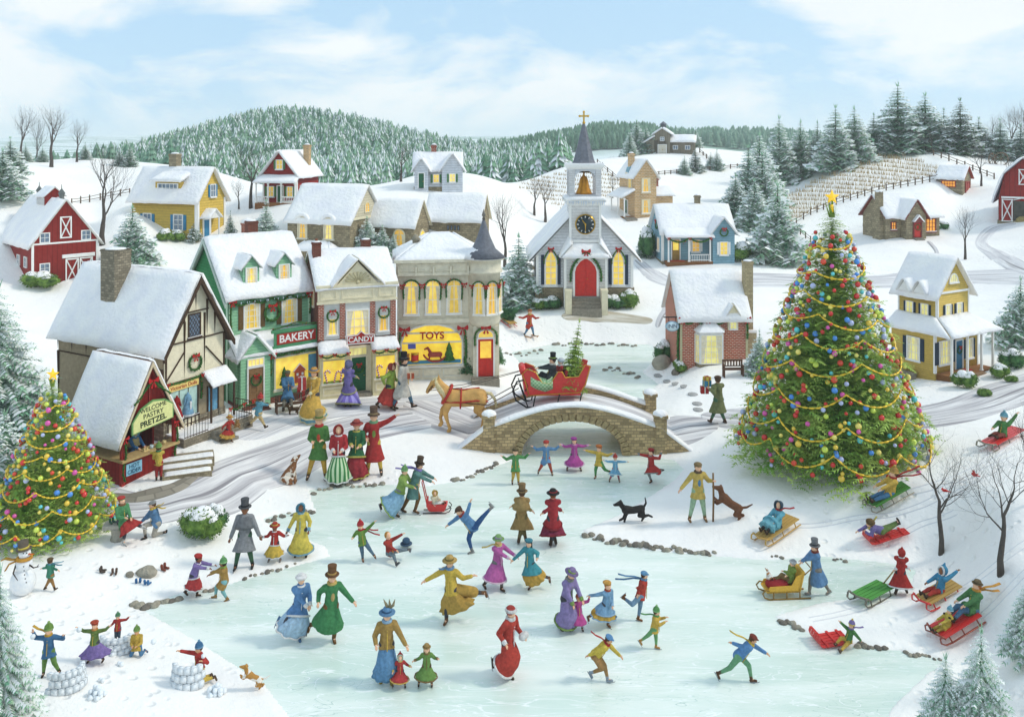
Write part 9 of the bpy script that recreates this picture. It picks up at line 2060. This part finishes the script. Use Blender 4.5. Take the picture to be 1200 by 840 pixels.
def sleigh():
	u=34/F;g=Vector(((652-600)/F*34,34.4,0));g.z=deck(g.x-.3,g.y)+.06;t=thing('horse_sleigh','ornate red sleigh with gold trim and green plaid blanket crossing the bridge','sleigh',g,3,u);tilt=4
	prof=[(-34,8),(28,11),(34,20),(40,42),(34,44),(26,30),(10,29),(6,36),(1,36),(-8,22),(-18,23),(-26,36),(-36,40),(-42,34),(-38,24)]
	w=13
	for y in (-w,w):
		b=MB();n=len(prof);b.add([(x,y-.8,z) for x,z in prof]+[(x,y+.8,z) for x,z in prof],[tuple(range(n)),tuple(range(2*n-1,n-1,-1))]+[(i,n+i,n+(i+1) % n,(i+1) % n) for i in range(n)]);o=b.build('side_panel',REDP,t,False)
		b=MB();yy=y+(-1.2 if y < 0 else 1.2);b.tube([(x*.97,yy,z*.97+1) for x,z in prof+[prof[0]]],.55,5);b.build('gold_trim',GOLD,o,False)
		b=MB();b.tube([(46,y,-3),(30,y,-5),(-20,y,-6),(-36,y,-5),(-48,y,3),(-52,y,14),(-47,y,25),(-38,y,27),(-34,y,20),(-37,y,14)],1.0,6);b.build('runner',IRON,t,False);b=MB();[b.tube([(x,y,-5),(x+3,y,10)],.8,5) for x in (-28,0,26)];b.tube([(-34,y,-5),(-44,y,22)],.7,5);b.split('strut',IRON,t)
	b=MB();b.box((-36,-w,8),(28,w,10.5));b.hexa([(-38,-w,10),(-35,-w,10),(-35,w,10),(-38,w,10),(-41,-w,36),(-37,-w,39),(-37,w,39),(-41,w,36)]);b.build('floor',REDP,t,False);b=MB();b.tube([(-40,-w,37),(-40,w,37)],4,10);b.build('dashboard_roll',REDP,t,False)
	b=MB();b.box((0,-w,10),(10,w,22));b.hexa([(8,-w,20),(10,-w,20),(10,w,20),(8,w,20),(10,-w,36),(13,-w,36),(13,w,36),(10,w,36)]);b.build('seat',mat('#8e2026',.7,.15,.5),t,False)
	m,nt,bs=_new('plaid');tc=nt.nodes.new('ShaderNodeTexCoord');ck=nt.nodes.new('ShaderNodeTexChecker');ck.inputs['Scale'].default_value=.45;ck.inputs['Color1'].default_value=hexc('#7fae7a');ck.inputs['Color2'].default_value=hexc('#b8d0a8');nt.links.new(tc.outputs['Object'],ck.inputs['Vector']);nt.links.new(ck.outputs[0],bs.inputs['Base Color']);bs.inputs['Roughness'].default_value=.9
	b=MB();R=[[Vector((x,y,z)) for x,z in ((x0,z0),(x0+.1,z0-1.2))] for y in (0,) for x0,z0 in ((0,0),)]
	sh=[(-31,34),(-24,30),(-14,27),(-5,30)];b.loft([[Vector((x,-w-1.4,z-14)),Vector((x,-w-1.6,z-4)),Vector((x,-w*.7,z)),Vector((x,w*.7,z)),Vector((x,w+1.4,z-4)),Vector((x,w+1.2,z-6)),Vector((x,w*.5,z-2)),Vector((x,-w*.6,z-2))] for x,z in sh]);b.build('plaid_blanket',m,t,False)
	for i,(dx,dy,h,lb,kw) in enumerate([(-5,-.16,55,'driver in black coat and top hat holding the reins in the red sleigh',dict(coat='#3f4447',cl=.3,hat='top',hc='#2f3133',hc2='#8fae3c',scarf='#cfcabc',hl=(-.42,.44,.1),hr=(-.4,.42,-.05),legs='#33363a')),(5,.05,50,'woman in red coat with white muff and pale hat beside the sleigh driver',dict(coat='#c43430',cl=.3,trim=W_,hat='fur',hc='#d8dce0',hc2='#b8ccd8',scarf=W_,hl=(-.16,.34,.1),hr=(-.16,.34,-.05),legs='#a83030'))]):
		person(0,0,h,lb,-75,(.05,0),(0,.2),fl=(-.38,.12,.06),fr=(-.38,.12,-.08),skates=False,sit=True,at=(g+Vector((dx*u,dy,14*u)),u),**kw)
	tt=conifer(0,0,82,'cut evergreen standing in the back of the red sleigh','g',None,NEEDX,.8,'cut_evergreen',at=(g+Vector((17*u,0,12*u)),u));tt.rotation_euler=(0,math.radians(17),1)
	b=MB();hd=g+Vector((-24*u,-.2,37*u))
	for y in (-.13,.13):
		b=MB();b.tube([tuple(gh+Vector((-35*uh,y,48*uh))),tuple(gh+Vector((4*uh,y*1.6,52*uh))),tuple(hd+Vector((0,0,.1)))],.012,4);o=b.build('rein',mat('#3f3026',.6),None,False);tag(o,'long dark rein from horse bridle to the sleigh driver, %s side' % ('near' if y < 0 else 'far'),'rein')
		b=MB();b.tube([tuple(gh+Vector((0,y*2.6,36*uh))),tuple(gh+Vector((34*uh,y*2.6,33*uh))),tuple(g+Vector((-44*u,y*2.6,16*u)))],.02,5);o=b.build('shaft',mat('#4f3626',.6),None,False);tag(o,'dark wooden shaft joining horse to red sleigh, %s side' % ('near' if y < 0 else 'far'),'shaft')
sleigh()
# hat on the ice, birds
g,u=put(476,641);b=MB();b.lathe((0,0,0),[(7,0),(7,.8),(4.6,1),(4.4,5),(3,6.6),(.4,7)],16);b2=MB();b2.lathe((0,0,.9),[(4.75,0),(4.6,1.8)],16);prop('bowler_hat','dark blue hat lost by the boy sitting on ice','hat',g+Vector((0,0,.1)),u,[('crown',b,'#3f5f80'),('hat_band',b2,'#2a4058')])
for px,py,dz,lb,fl in ((1104,648,76,'red bird perched on branch of large bare tree',0),(1139,640,86,'red bird flying between the two largest bare trees',1)):
	g,u=put(px,py);t=thing('bird',lb,'bird',g+Vector((0,-.15,dz*u)),0,u);b=MB();b.ball((0,0,0),(3,1.6,1.7),10);b.ball((-2.8,0,1.6),1.4,8);b.cap((2,0,-.3),(6,0,-1.6),1,.5,6);b.cap((-2.8,0,2.6),(-2.2,0,4),.6,.15,5);b.build('body',mat('#c42a22',.7),t,False)
	for s_ in (-1,1):b=MB();b.add([(-1.4,s_*1,.6),(1.8,s_*1,.4),(2.2,s_*(5 if fl else 1.7),3.4 if fl else -1.4),(-.6,s_*(5.5 if fl else 1.8),3.8 if fl else -.6),(0,s_*2,1.4)],[(0,1,4),(1,2,4),(2,3,4),(3,0,4),(3,2,1,0)]);b.build('wing',mat('#a82018',.7),t,False)
finish_pending()
# ------------------------------------------------------------------ thin winter haze
def haze():
	m=bpy.data.materials.new('haze');m.use_nodes=True;nt=m.node_tree;nt.nodes.clear();out=nt.nodes.new('ShaderNodeOutputMaterial');v=nt.nodes.new('ShaderNodeVolumePrincipled')
	v.inputs['Color'].default_value=(.96,.98,1,1);v.inputs['Density'].default_value=0.0005;v.inputs['Anisotropy'].default_value=0.2;nt.links.new(v.outputs[0],out.inputs['Volume'])
	b=MB();b.box((-6200,-60,-12),(6200,3560,60));o=b.build('haze',m,None,False);tag(o,'thin pale winter haze over the valley','haze',None,'stuff')
haze()
